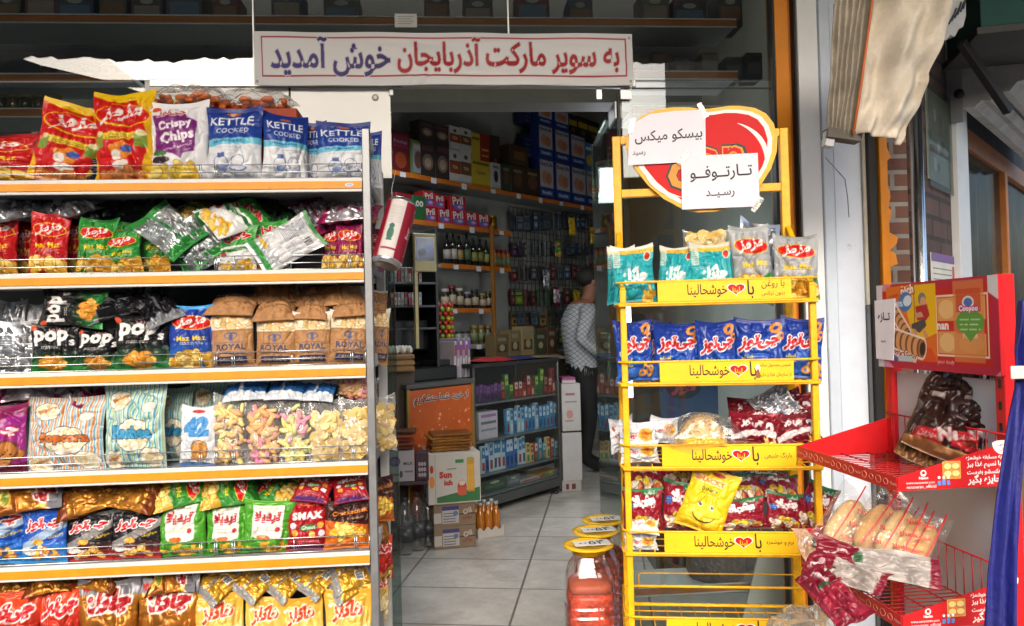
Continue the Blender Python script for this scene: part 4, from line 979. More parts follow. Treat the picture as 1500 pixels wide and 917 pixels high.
# ------------------------------------------------------------------ blue tarpaulin strip, street bits at the right edge
YT = 1.42; pt = P(1480, 700, YT); MTP = T(*pt); Ti = MTP.inverted()
def tp(px, py, dy=0.0): return Ti @ P(px, py, YT + dy)
t = thing('blue_tarpaulin', 'gathered blue tarpaulin hanging down at the right edge in front of the bread stand', 'tarpaulin', MTP)
BLU = mat('171c6e', .6, var=.25, scale=9, bump=.3, bscale=70)
cloth('tarp_sheet', [tp(1499, 440), tp(1496, 480), tp(1492, 510), tp(1494, 570), tp(1484, 630), tp(1466, 740), tp(1452, 840), tp(1446, 940)], [tp(1512, 440, .03), tp(1512, 480, .03), tp(1509, 530, .03), tp(1506, 570, .02), tp(1498, 640, .02), tp(1492, 740, .02), tp(1486, 840, .02), tp(1482, 940, .02)], 50, 18, lambda u, v: .012 * math.sin(u * 9 + v * 2) + .005 * math.sin(u * 21 - v * 9), BLU, t)
q = tp(1488, 545); b = MB(); b.box(q.x - .016, q.x + .03, -.012, -.008, q.z - .012, q.z + .012, mat('d3d0c8', .25, .1)); b.build('tape', t)
pb = P(1500, 800, 2.3); t = thing('cardboard_box', 'open brown cardboard box on the ground at the bottom right corner', 'box', frame(pb.x + .12, 2.35, -.03, 25))
CARD = mat('b08a5e', .8, var=.12, bump=.05); b = MB(); h = .52
b.box(-.2, .2, -.15, -.144, 0, h, CARD).box(-.2, .2, .144, .15, 0, h, CARD).box(-.2, -.194, -.1438, .1438, 0, h, CARD).box(.194, .2, -.1438, .1438, 0, h, CARD).box(-.19, .19, -.14, .14, 0, .01, CARD); b.build('box_walls', t)
b = MB(); b.bar((-.2, -.15, h), (-.2, .15, h), .004, .004, CARD); b.add([(-.2, -.15, h), (-.2, .15, h), (-.29, .15, h + .05), (-.29, -.15, h + .05), (-.2, -.15, h + .004), (-.2, .15, h + .004), (-.29, .15, h + .054), (-.29, -.15, h + .054)], [[0, 1, 2, 3], [7, 6, 5, 4], [2, 3, 7, 6], [0, 3, 7, 4], [1, 2, 6, 5]], mat('c9a676', .8)); b.build('flap', t)
pb = P(1498, 620, 3.4); t = thing('wooden_crate', 'pale wooden crate stack standing on the pavement at the right edge', 'crate', frame(pb.x + .16, 3.5, -.03, 20))
b = MB(); WOODC = mat('a88d63', .75, var=.3, scale=14)
for k in range(7): b.box(-.2, .2, -.15, -.135, .03 + k * .145, .14 + k * .145, WOODC)
b.build('slats', t); b = MB()
for x in (-.2, .17): b.box(x, x + .03, -.1348, -.1, 0, 1.04, WOODC)
b.box(-.2, .2, -.1, .15, .02, 1.0, mat('8a7350', .8)); b.build('crate_body', t)

# ================================================================== PACKET DESIGNS
GOLDC = ['e9b93e', 'f2cf63', 'd99a2b', 'f6dc8c']; PALE = ['e9d3a0', 'f3e6c4', 'd8b878', 'f7efd8']
def d_maz(base, dark, lo=None, a=1.5, chipc=GOLDC):
    def f(seed):
        c = Canvas(base, a); c.grad(0, .45, dark, base); c.band(.94, 1, dark, metal=.3)
        if lo: c.ell(.85, .15, .5, .25, lo, .5)
        c.chips(.5, .15, .45, .20, 22, .13, chipc, 'a9741f', seed)
        c.ell(.5, .72, .43, .175, 'f0c02a', -.08); c.ell(.5, .72, .405, .155, 'cf1616', -.08)
        c.text('مزمز', .5, .73, 'f4efe8', w=.62, bold=.045, shear=.35, rot=.1)
        c.text('Maz Maz', .52, .475, 'f2cf1c', w=.62, bold=.02, rot=.04)
        c.lines(.52, .41, .5, 2, 'e8dcc8', .025, .01, seed); return c
    return f
def d_puff(seed):
    c = Canvas('cf1a1c', 1.5); c.poly([(.62, 1), (1, 1), (1, 0), (.72, 0), (.9, .3), (.92, .5), (.8, .75)], 'eeb815'); c.poly([(.0, .0), (.12, 0), (.1, .2), (.0, .35)], 'eeb815')
    c.poly([(0, 1), (1, 1), (1, .91), (.4, .88), (0, .95)], 'f0c414')
    c.ell(.5, .71, .47, .20, 'f0c21c', -.1); c.ell(.5, .715, .44, .178, 'd01a1a', -.1); c.text('مزمز', .5, .73, 'f3ece6', w=.66, bold=.05, shear=.4, rot=.12)
    c.poly([(.1, .52), (.9, .50), (.8, .43), (.2, .44)], 'e8d23a'); c.lines(.5, .475, .5, 2, '9a5a24', .02, .008, seed)
    c.rect(.06, .22, .36, .50, '8aa03a'); c.ell(.14, .51, .06, .05, 'e9d890'); c.rect(.74, .92, .34, .48, '7f9a38'); c.ell(.84, .49, .08, .05, 'ece2b0')
    c.poly([(.3, .36), (.55, .42), (.7, .34), (.62, .22), (.42, .22)], 'e58a2a'); c.ell(.60, .33, .10, .06, '4a64b4'); c.ell(.42, .27, .08, .08, 'f0e8e0'); c.ell(.5, .17, .14, .07, 'efe4da')
    c.chips(.45, .06, .45, .09, 26, .065, ['e59a5a', 'f0b070', 'd9803c'], 'a8531c', seed, 1); return c
def d_crispy(seed):
    c = Canvas('e6e6ea', 1.45); c.grad(0, .1, 'd5d6dc', 'e6e6ea')
    c.poly([(.1, .82), (.35, .84), (.62, .86), (.66, .80), (.82, .74), (.80, .36), (.62, .33), (.58, .27), (.46, .33), (.14, .36)], '7a1f78')
    c.text('چی‌توز', .40, .86, 'b23a2a', w=.44, bold=.03, shear=.2, rot=.08, out=[('f4f0f0', .012)]); c.text('Crispy', .46, .69, 'f6f2f6', w=.58, bold=.05, rot=.15); c.text('Chips', .50, .535, 'f6f2f6', w=.58, bold=.05, rot=.15)
    c.text('کریسپی چیپس', .53, .42, 'f0e8f0', w=.48, bold=.02, rot=.2); c.ell(.16, .90, .07, .045, 'd9502c', .5)
    c.chips(.42, .12, .34, .10, 10, .13, ['f0cf4a', 'f6e28a', 'e8be34'], 'c09a2c', seed, .7); c.ell(.25, .26, .16, .06, '3a2430'); c.ell(.22, .34, .10, .05, '3c6a34'); c.ell(.28, .33, .08, .04, '4f8040'); return c
def d_kettle(seed):
    c = Canvas('e4e7ec', 1.45); c.rect(0, 1, .56, 1, '1f3f9c'); c.grad(.56, 1, '24489f', '183184'); c.band(.475, .56, '6cc3dc', .02); c.lines(.42, .52, .55, 1, '2a5a94', .02, .022, 3)
    c.text('KETTLE', .47, .80, 'eef1f6', w=.78, bold=.02); c.text('COOKED', .50, .665, 'e6ebf4', w=.60, bold=.01); c.ell(.5, .905, .12, .03, 'c0683c'); c.lines(.45, .435, .5, 1, '7a9cc0', .02, .007, 4)
    K = c.emask(.33, .22, .13, .16) - c.emask(.33, .22, .118, .148); c.paint(np.clip(K, 0, 1), '4a62a4'); K = c.emask(.62, .26, .12, .12) - c.emask(.62, .26, .108, .108); c.paint(np.clip(K, 0, 1), '4a62a4')
    c.rect(.27, .40, .30, .36, '4a62a4'); c.ell(.36, .17, .09, .06, '8296c6'); c.ell(.62, .16, .16, .05, '5a70ae'); c.ell(.62, .165, .13, .035, 'dfe4ee'); c.lines(.5, .07, .7, 2, '9aa8c8', .025, .008, 6); return c
def d_khalal(seed):
    c = Canvas('e6e7e6', 1.5); c.rect(0, 1, .50, 1, '3b9c3a'); c.poly([(0, .5), (1, .62), (1, .5)], 'e6e7e6'); c.poly([(0, .45), (1, .58), (1, .51), (0, .38)], '2c7a36')
    c.text('خلال', .5, .76, 'd0242a', w=.74, bold=.05, rot=.15, out=[('f2efe8', .02)]); c.lines(.5, .485, .5, 1, 'dfe8d8', .02, .012, 1); c.ell(.14, .36, .09, .08, 'b8342e')
    c.chips(.5, .14, .42, .14, 16, .12, ['f0c33a', 'f3d468', 'e3ab2a'], 'b98420', seed, .35); c.rect(0, 1, .95, 1, '2f8a34'); return c
def d_pops(seed):
    c = Canvas('141416', 1.25); c.grad(0, .46, '35a84e', '17191a'); c.rect(0, 1, .93, 1, '1b1b1d', metal=.5)
    c.text('pop', .44, .70, 'f1f0ee', w=.72, bold=.05, sy=1.15); c.text('s', .87, .60, 'f1f0ee', w=.11, bold=.04); c.text('مزمز', .5, .87, 'd8a0a4', w=.26, bold=.02); c.lines(.42, .53, .36, 2, 'd8dcd2', .03, .013, 3)
    c.chips(.5, .20, .22, .14, 12, .11, ['e8a63a', 'f0bf5c', 'd98f2c'], '9a6018', seed, .8); c.ell(.06, .9, .07, .07, 'c5502c'); c.ell(.93, .4, .05, .05, '5c6b5e'); return c
def d_royal(seed):
    c = Canvas('b98a5c', 1.5, nu=80); X, Y = c.X, c.Y; t = vn(X, Y, 30, 44, seed)[..., None]; c.c = c.c * (.9 + .16 * t)
    c.rect(0, 1, .66, 1, 'e3d6bd'); c.chips(.5, .80, .42, .13, 34, .10, PALE + ['e8c692'], 'b48d54', seed, .95); c.poly([(0, 1), (1, 1), (1, .93), (.5, .955), (0, .92)], 'e6e4de'); c.rect(0, 1, .64, .67, 'a3764b')
    c.text('ROYAL', .5, .36, '3c4468', w=.70, bold=.03); c.ell(.5, .56, .16, .09, '59628c'); c.ell(.5, .555, .13, .065, 'b98a5c'); c.rect(.46, .54, .47, .62, '59628c'); c.lines(.5, .44, .6, 1, '59628c', .02, .012, 2)
    c.rect(.16, .84, .08, .20, '2f3862'); c.text('ORIGINAL', .5, .14, 'cdb08a', w=.56, bold=.02); c.lines(.5, .27, .6, 2, '6a5f66', .025, .009, 5); return c
def d_cookie(seed):
    c = Canvas('7e1650', 1.4); c.grad(0, .5, '5e0f2c', '8c1a62'); c.ell(.85, .5, .4, .5, '9c2a86'); c.text('چی‌توز', .5, .62, 'f0e6ea', w=.8, bold=.05, shear=.2, out=[('c0203a', .02)])
    c.chips(.62, .30, .25, .14, 5, .17, ['c98a48', 'b87636'], '6e3f1a', seed, 1); [c.ell(.5 + .05 * k, .28 + .03 * (k % 3), .018, .018, '3a2012') for k in range(7)]; c.lines(.4, .12, .5, 3, 'e3b0cc', .03, .01, 2); return c
def d_stripe(c1, c2, logo, lc):
    def f(seed):
        c = Canvas('dfe6e4', 1.15, nu=110); s = ((c.X * 15) % 1); c.paint((s < .38).astype(float), c1); c.paint(((s > .5) & (s < .78)).astype(float), c2)
        for cx, cy, r in ((.28, .80, .17), (.78, .72, .09), (.55, .40, .27), (.22, .10, .17), (.80, .13, .17)):
            for k in range(7):
                w = k * .9; c.ell(cx + r * .55 * math.cos(w), cy + r * .42 * math.sin(w) / 1.15, r * .50, r * .44, '3c3a3c')
            for k in range(7):
                w = k * .9; c.ell(cx + r * .55 * math.cos(w), cy + r * .42 * math.sin(w) / 1.15, r * .46, r * .40, 'efe9da')
            if r > .1: c.chips(cx, cy, r * .72, r * .55, 20, r * .22, ['f1e6c8', 'f6efdc', 'e6d3a6'], 'bda675', seed, 1)
        c.text(logo, .53, .43, lc, w=.62, bold=.07, rot=-.02, out=[('2c3c50', .012)]); c.text('popcorn', .28, .82, 'b56a2a', w=.26, bold=.05, rot=.3); c.text('popcorn', .24, .12, 'b56a2a', w=.26, bold=.05, rot=.3); return c
    return f
def d_42(seed):
    c = Canvas('e3e6ea', 1.55, nu=70); c.rect(0, 1, .0, .06, '3d6cb0'); c.text('42', .5, .66, '4a94d0', w=.72, bold=.09, rot=.08, out=[('cfe0ee', .02)]); c.ell(.5, .92, .18, .05, 'c03038'); c.chips(.60, .22, .20, .12, 4, .2, ['e0ac62', 'd89c50'], '9a6a30', seed, .9)
    c.lines(.4, .42, .5, 3, '9ab0c8', .03, .012, 3); return c
def d_chee(base, low, lowc, accent):
    def f(seed):
        c = Canvas(base, 1.3); c.grad(.0, .4, lowc, low); c.band(.42, .60, accent, .5); c.poly([(0, .55), (1, .85), (1, .45), (0, .30)], low, .35)
        c.text('چی‌توز', .50, .72, 'c9202e', w=.80, bold=.05, shear=.25, rot=.12, out=[('f3f0ee', .026)]); c.text('موتوری', .80, .52, 'e3c132', w=.28, bold=.03, rot=.25)
        c.chips(.5, .18, .42, .14, 9, .10, ['e9a23a', 'f0c05a', 'e8e4de'], '8a4a1a', seed, .7); c.ell(.42, .40, .12, .07, 'efb03c'); c.ell(.25, .22, .14, .06, 'ece8e2'); return c
    return f
def d_tord(seed):
    c = Canvas('4f9e2e', 1.35); c.grad(0, .3, '3a8424', '57a832'); c.rect(.18, .80, .34, .90, 'ece9e0'); c.ell(.49, .34, .31, .08, 'ece9e0'); c.rect(0, 1, .93, 1, '6ab83e', metal=.15)
    c.text('تردیلا', .48, .70, 'b22636', w=.54, h=None, bold=.04); c.text('تردیلا', .48, .66, 'b22636', w=.54, bold=.03); c.lines(.48, .84, .4, 1, '7a9a5a', .02, .014, 1); c.lines(.45, .50, .34, 3, '9aa48c', .03, .010, 2); c.ell(.70, .46, .055, .055, 'c02a3a')
    c.chips(.46, .13, .40, .13, 16, .11, ['e8b42c', 'f0c84e', 'd99e22'], '9a6c14', seed, .45); c.ell(.42, .32, .14, .06, 'd8742c'); return c
def d_smax(seed):
    c = Canvas('a81622', 1.35); c.grad(0, .4, '8e1420', 'b01826'); c.text('SMAX', .5, .70, 'f2efec', w=.72, bold=.06, rot=.08); c.ell(.5, .92, .2, .05, 'e8a01c'); c.ell(.5, .925, .17, .04, 'c81c1c'); c.ell(.52, .47, .22, .08, '2f7a3a', .1); c.text('Ghost', .52, .47, 'e8efe4', w=.34, bold=.02, rot=.1)
    for x, y, q in ((.16, .50, 'dfe3ea'), (.82, .52, 'e89a2c'), (.20, .36, 'e7a23c'), (.84, .36, 'e6e4ea'), (.62, .34, 'eeb23c')): c.ell(x, y, .075, .085, q)
    c.lines(.5, .24, .6, 3, 'd8a0b0', .035, .012, 2); c.rect(.1, .9, .03, .12, '5a2a6a'); return c
def d_crack(seed):
    c = Canvas('3a1712', 1.35); c.poly([(0, .62), (1, .5), (1, 0), (0, 0)], 'c8621f'); c.grad(0, .28, 'e07a24', 'd06a20'); c.text('Crackachak', .56, .78, 'e08a32', w=.80, bold=.03, rot=.15, shear=.2); c.text('Premium', .68, .66, 'e9c9a2', w=.36, rot=.15)
    c.chips(.5, .36, .40, .16, 20, .14, ['f0c23a', 'e9ae2c', 'f5d868'], 'a3701c', seed, .5); return c
def d_chak(base, hi, top, logo, lc, oc, metal=.55, a=1.3):
    def f(seed):
        c = Canvas(base, a); c.grad(.0, 1, base, hi, metal=metal); n = vn(c.X, c.Y, 5, 6, seed)[..., None]; c.c = np.clip(c.c * (.8 + .4 * n), 0, 1)
        if top: c.poly([(0, 1), (1, 1), (1, .80), (.55, .86), (0, .82)], top, metal=.2)
        c.text(logo, .5, .73, lc, w=.80, bold=.07, shear=.25, rot=.1, out=[(oc, .03)])
        c.ell(.72, .24, .22, .10, 'd8a22c', .4); c.ell(.72, .24, .17, .07, '7a8a2c', .4); c.chips(.55, .10, .42, .08, 12, .10, GOLDC, 'a06c1c', seed, .5); c.ell(.14, .90, .06, .05, 'c82a2a'); return c
    return f
def d_turq(seed):
    c = Canvas('28a7b0', .95); c.grad(0, .5, '1f98a6', '35b4b8'); c.rect(0, 1, .86, 1, 'dcdad0'); c.poly([(0, .86), (1, .86), (1, .93), (.4, .95), (0, .9)], 'e3b83c'); c.rect(.03, .20, .62, .93, 'd8e2d6', .8)
    for k in range(7): c.rect(.05, .18, .66 + k * .036, .672 + k * .036, '7f9a94')
    c.text('چاکلز', .50, .42, 'f2f4f2', w=.66, bold=.07, shear=.25, rot=.12); c.ell(.84, .80, .09, .08, 'f0e4c8'); c.ell(.84, .80, .07, .06, 'c63a2c'); c.chips(.8, .08, .25, .08, 6, .12, GOLDC, 'a87c24', seed, .4); c.lines(.22, .58, .24, 2, 'd6ecec', .035, .012, 4); return c
def d_hak(seed):
    c = Canvas('e9d59a', 1.3); c.grad(.55, 1, 'ecc96a', 'e0a42a', metal=.05); c.grad(0, .55, 'e9dcb8', 'ecd698'); c.text('هاکلز', .5, .74, 'd8481e', w=.64, bold=.06, shear=.2, rot=.12, out=[('f6f0e4', .025)]); c.ell(.14, .80, .035, .03, 'f4f0ea'); c.ell(.2, .82, .03, .025, 'f4f0ea')
    c.chips(.5, .14, .44, .14, 12, .12, ['e8cf94', 'f2e4c0'], 'c09a5a', seed, .5); return c
def d_snack(seed):
    c = Canvas('1c3f9e', 1.25); c.grad(0, 1, '2458b8', '17328c'); c.poly([(0, .2), (.5, .45), (1, .2), (1, 0), (0, 0)], '2e6cc6', .6); c.text('چی‌توز', .50, .60, 'c3222e', w=.84, bold=.055, shear=.3, rot=.13, out=[('f2f0f0', .028)])
    K = np.clip(c.emask(.82, .85, .13, .11, .5) - c.emask(.82, .85, .06, .04, .5), 0, 1); c.paint(K, 'd98a34'); K = np.clip(c.emask(.93, .72, .09, .08) - c.emask(.93, .72, .04, .03), 0, 1); c.paint(K, 'd98a34')
    c.text('اسنک', .24, .36, 'e8cf2c', w=.22, bold=.05); c.text('حلقه‌ای', .24, .265, 'e8cf2c', w=.26, bold=.05); c.lines(.24, .19, .2, 2, 'b8c8e8', .03, .012, 2)
    for k in range(5): K = np.clip(c.emask(.62 + .09 * k, .14 + .07 * (k % 2), .10, .08, k) - c.emask(.62 + .09 * k, .14 + .07 * (k % 2), .04, .03, k), 0, 1); c.paint(K, ['e0963a', 'eeb04e'][k % 2])
    return c
def d_pof(seed):
    c = Canvas('8e1428', 1.15); c.grad(0, .5, '7a1024', '98182e'); c.rect(0, 1, .92, 1, '2c7a4c'); c.text('پفیلا', .50, .68, 'f1efee', w=.62, bold=.11, rot=.08); c.rect(.5, .86, .84, .92, '2f7a48'); c.text('کچاپ', .68, .88, 'e8f0e8', w=.26, bold=.03); c.ell(.14, .60, .10, .10, '2d5cb0'); c.lines(.14, .62, .12, 2, 'dfe6f2', .04, .014, 2)
    c.ell(.6, .25, .2, .13, 'b9b6b4'); c.chips(.45, .20, .38, .16, 14, .09, ['efe6d2', 'd8c9a8', 'd9c832', '9aa83a', 'c0503a'], '6a4a34', seed, .9); return c
def d_dinky(seed):
    c = Canvas('ecc91a', 1.5); c.grad(.0, .5, 'e2b412', 'f0d022'); c.ell(.5, .28, .40, .28, 'f2d63c'); c.text('SNACKY', .42, .80, 'd88a2a', w=.66, bold=.07, out=[('f2e6d8', .015), ('b5482c', .006)]); c.ell(.56, .93, .14, .05, 'b02a34'); c.text('DINKY', .46, .66, '2f5a34', w=.36, bold=.02); c.lines(.5, .60, .4, 1, '8a7a24', .02, .01, 1)
    for x in (.36, .62): c.ell(x, .42, .055, .06, 'f4ecc0'); c.ell(x + .01, .42, .032, .036, '3a3018'); c.ell(x + .02, .43, .01, .012, 'f8f4ea')
    K = np.clip(c.emask(.5, .30, .25, .22) - c.emask(.5, .318, .245, .21), 0, 1) * (c.Y < .28); c.paint(K, '3a2c12'); return c
def d_white(seed):
    c = Canvas('dfe2e8', .8, nu=60); c.rect(0, 1, .9, 1, 'cfd4dc'); c.ell(.72, .55, .2, .18, 'e0b03c'); c.ell(.70, .56, .11, .10, 'd8873a'); c.text('هوبی', .35, .5, 'b23a44', w=.34, bold=.05, out=[('f4f2f2', .012)]); c.ell(.14, .7, .06, .06, 'a8563c'); c.lines(.5, .2, .7, 2, '9aa4ba', .06, .02, 3); return c
def d_crim(seed):
    c = Canvas('7c1222', .62, nu=84); c.grad(0, 1, '6a0e1c', '881628', metal=.2); c.poly([(0, .25), (1, .45), (1, .30), (0, .08)], 'd8ced0'); c.text('چی‌توز', .45, .62, 'e6dcdc', w=.5, bold=.08, rot=.06); c.text('2', .86, .45, 'e6dcdc', h=.3, bold=.06); c.chips(.7, .12, .25, .08, 8, .05, GOLDC, '7a4a1c', seed, .5); return c
def d_metal(hexc, tint, k=.8, a=1.3, lab=None):
    def f(seed):
        c = Canvas(hexc, a, nu=70); n = vn(c.X, c.Y, 6, 8, seed)[..., None]; c.c = np.clip(c.c * (.75 + .5 * n), 0, 1); c.m[:] = k
        if tint: c.rect(0, 1, 0, .16, tint, metal=.2); c.rect(0, 1, .88, 1, tint, metal=.2); c.rect(.46, .54, 0, 1, tint, .8, metal=.3)
        if lab: c.lines(.3, .75, .36, 9, '55606a', .045, .016, seed); c.rect(.62, .86, .55, .75, 'e8e8ea'); [c.rect(.63 + .016 * q, .638 + .016 * q, .57, .73, '222226') for q in range(13)]
        return c
    return f
def d_backlabel(seed):
    c = Canvas('d2d4d8', 1.45, nu=80); c.m[:] = .35; c.rect(.08, .9, .30, .92, 'dfe0e2'); c.lines(.32, .88, .40, 16, '5d6a78', .024, .010, seed); c.lines(.72, .62, .26, 7, '6a7480', .024, .009, seed + 1); c.rect(.64, .86, .72, .86, 'eceef0'); [c.rect(.65 + .016 * q, .657 + .016 * q, .73, .85, '1e1e22') for q in range(12)]; c.rect(0, 1, .06, .14, '3a9a4c'); c.rect(0, 1, .94, 1, '2f8a40'); c.rect(.1, .4, .20, .26, 'd8b23a'); return c
def d_brown(seed):
    c = Canvas('b08154', 1.3, nu=60); t = vn(c.X, c.Y, 26, 34, seed)[..., None]; c.c = c.c * (.88 + .2 * t); c.rect(.1, .9, .3, .34, '8a6038'); c.text('ROYAL', .5, .6, '6b5a64', w=.5, bold=.02); c.rect(0, 1, .92, 1, 'd9d2c4'); return c
def d_navy(seed):
    c = Canvas('15203c', 1.3, nu=60); c.m[:] = .3; c.lines(.5, .7, .7, 6, '9aa4c0', .06, .02, seed); return c
def d_bluewhite(seed):
    c = Canvas('dfe3e8', .8, nu=70); c.rect(0, .36, .3, .8, '2c6cb4'); c.rect(.45, 1, .3, .8, '2f74bc'); c.chips(.5, .12, .5, .10, 14, .05, ['d8dce4', 'c0c8d4'], '9aa4b4', seed, .8); return c
DES = dict(  # name: (function, width, height, thickness, back colour, back metal, material, crumple)
    maz_red=(d_maz('c2161a', '9c1014'), .135, .205, .055, 'c2161a', .2, M_FOIL, 1), maz_green=(d_maz('2f8f3a', '1f7030', 'd8b23a'), .135, .205, .055, '2f8f3a', .2, M_FOIL, 1.1),
    maz_blue=(d_maz('2340a0', '2c8ac8'), .14, .21, .055, '20389a', .2, M_FOIL, .9), maz_mag=(d_maz('8f1650', '7a1040', 'b03a7a'), .12, .2, .05, '8f1650', .2, M_FOIL, 1), maz_grey=(d_maz('a9acae', '9aa09e', '3c8a3c'), .135, .2, .05, '3f8f3f', .2, M_FOIL, 1.1),
    puff=(d_puff, .18, .27, .08, 'e8b416', .1, M_FOIL, 1.3), crispy=(d_crispy, .17, .25, .07, 'dcdce2', .2, M_FOIL, 1), kettle=(d_kettle, .165, .235, .065, '2344a0', .2, M_FOIL, .9),
    khalal=(d_khalal, .13, .2, .05, 'd5d8da', .5, M_FOIL, 1.1), pops=(d_pops, .155, .2, .07, '1a1a1c', .5, M_FOIL, 1.2), royal=(d_royal, .13, .2, .07, 'b08154', 0, M_PAPER, .8),
    cookie=(d_cookie, .14, .2, .06, '8c1a62', .2, M_FOIL, 1), stripe_o=(d_stripe('d98a4a', '6aa6c4', 'Popcorn', 'd0702c'), .21, .24, .08, 'd98a4a', 0, M_FOIL, 1.4), stripe_b=(d_stripe('58a6bc', 'a8c88a', 'Rashee', '3f9cc8'), .21, .24, .08, '58a6bc', 0, M_FOIL, 1.2),
    forty=(d_42, .11, .175, .05, 'd8dce2', .2, M_FOIL, .9), chee_blue=(d_chee('1f4fae', '2a6cc8', '3a94d8', 'dcdcd2'), .14, .18, .055, '2450a8', .2, M_FOIL, 1.1), chee_black=(d_chee('1c1a1e', '2a2226', 'c02a26', 'b8b6b2'), .145, .18, .055, '242024', .4, M_FOIL, 1.1),
    tord=(d_tord, .145, .19, .06, '57a832', .2, M_FOIL, .9), smax=(d_smax, .135, .18, .055, '98182a', .3, M_FOIL, .9), crack=(d_crack, .135, .18, .055, 'a8521c', .4, M_FOIL, 1), chak=(d_chak('7a3a10', 'd8973a', '8a8a92', 'چاکلز', 'b01c24', 'f2eee8'), .18, .2, .07, 'c8862c', .6, M_FOIL, 1.0),
    hak=(d_hak, .15, .19, .06, 'd8a02a', .3, M_FOIL, 1), chee_red=(d_chak('a8161a', 'd84a24', None, 'چی‌توز', 'c81c24', 'f2e8e2', .15), .13, .19, .06, 'b81c1c', .2, M_FOIL, 1), turq=(d_turq, .135, .135, .045, '28a0aa', .2, M_FOIL, 1), snack=(d_snack, .14, .175, .055, '1c3f9e', .2, M_FOIL, 1),
    pof=(d_pof, .14, .16, .06, '8e1428', .2, M_FOIL, 1.1), dinky=(d_dinky, .13, .2, .055, 'd8b41c', .1, M_FOIL, .9), white=(d_white, .11, .09, .04, 'd8dce2', .1, M_FOIL, 1.2), crim=(d_crim, .17, .11, .05, '6a0e1c', .4, M_FOIL, 1.3),
    silver=(d_metal('c4c8ce', None, .85, lab=True), .14, .19, .05, 'b8bcc4', .85, M_FOIL, 1.8), gold=(d_metal('b87a2c', '7a3c14', .6), .18, .2, .07, 'a8682a', .7, M_FOIL, 1.1), greensil=(d_metal('bcc4c4', '2f8a3c', .75, lab=True), .14, .2, .05, '3a9444', .3, M_FOIL, 1.6), magsil=(d_metal('c0b8c0', '8f1650', .7), .13, .19, .05, '8f1650', .3, M_FOIL, 1.6),
    hakback=(d_metal('c9962e', '9a9a98', .5, lab=True), .14, .18, .05, 'c8922a', .5, M_FOIL, .9), label=(d_backlabel, .15, .21, .05, 'c8ccd0', .6, M_FOIL, 1), brown=(d_brown, .15, .19, .07, 'a87a4c', 0, M_PAPER, 1.1), navy=(d_navy, .1, .14, .04, '141c34', .4, M_FOIL, 1.4), bluewhite=(d_bluewhite, .18, .14, .05, 'd8dce4', .1, M_FOIL, 1.1),
    greenlay=(d_maz('3a8c34', '2c7a2c', 'c8a02c'), .15, .2, .07, '3a8c34', .2, M_FOIL, 1.4), darkgreen=(d_metal('2c3a30', '1d4a28', .6), .15, .2, .06, '1d3a24', .4, M_FOIL, 1.7), blacksil=(d_metal('26262a', '8a8e94', .7), .15, .2, .06, '8f9298', .8, M_FOIL, 1.8), yellow=(d_metal('d8b41c', 'e8c83a', .2), .15, .2, .05, 'd8b41c', .1, M_FOIL, 1.4))
_BM = {}
def bag_data(des, var=0):
    k = (des, var)
    if k not in _BM:
        fn, W, H, TH, bk, bm_, m, cr = DES[des]; sd = (sum(ord(q) for q in des) * 7 + var * 101) % 9973
        ck = (des, 'c')
        if ck not in _BM: _BM[ck] = fn(sd)
        cv = _BM[ck]; c = _BM.setdefault((des, 'd'), None)
        if c is None: c = cv.done(); _BM[(des, 'd')] = c
        _BM[k] = bag_mesh('packet_film', None, W, H, TH, sd, bk, bm_, m, crumple=cr, c=c, flop=[0, .012, -.008][var % 3])
    return _BM[k]
_RNG = random.Random(77)
def place(M, des, x, y, z, w, h, label, group=None, yaw=0, tilt=0, lean=0, var=0, name='chip_bag', cat='bag of chips', thick=1.0, pre=None):
    W, H = DES[des][1:3]; me = bag_data(des, var); thick *= _RNG.uniform(.9, 1.3); yaw += _RNG.uniform(-4, 4); lean += _RNG.uniform(-3, 2)
    MM = M @ T(x, y, z) @ Rz(yaw) @ Rx(lean) @ Ry(tilt) @ S(w / W, thick * (w / W + h / H) / 2, h / H)
    return link(name, me, None, MM, label, cat, group)
def stand(M, zb, des, px0, px1, pyt, label, d=.05, group=None, yaw=0, tilt=0, lean=-4, var=0, pyb=None, **kw):
    """a packet standing on the board at height zb, seen between two photo columns, up to a photo row"""
    pm = (px0 + px1) / 2; pb = pyb if pyb else pyt + 100
    xa = hit(M, px0, (pyt + pb) / 2, d)[0]; xb_ = hit(M, px1, (pyt + pb) / 2, d)[0]; zt = hit(M, pm, pyt, d)[1]
    if pyb: zb = hit(M, pm, pyb, d)[1]
    ww = (xb_ - xa) / max(.5, math.cos(math.radians(yaw)))
    return place(M, des, (xa + xb_) / 2, d, zb + .001, ww, (zt - zb) / max(.6, math.cos(math.radians(tilt))), label, group, yaw, tilt, lean, var, **kw)
def lay(M, des, px0, px1, pyc, label, d=.16, group=None, yaw=0, tilt=0, lean=-70, var=0, h=None, **kw):
    """a packet lying on the row behind or on top of its neighbours, centred on a photo point"""
    x, z = hit(M, (px0 + px1) / 2, pyc, d); xa = hit(M, px0, pyc, d)[0]; xb_ = hit(M, px1, pyc, d)[0]; ww = xb_ - xa
    hh = h or DES[des][2]; la = math.radians(lean); off = Matrix.Rotation(math.radians(yaw), 3, 'Z') @ Matrix.Rotation(la, 3, 'X') @ Matrix.Rotation(math.radians(tilt), 3, 'Y') @ Vector((0, 0, hh / 2))
    return place(M, des, x - off.x, d - off.y, z - off.z, ww, hh, label, group, yaw, tilt, lean, var, **kw)

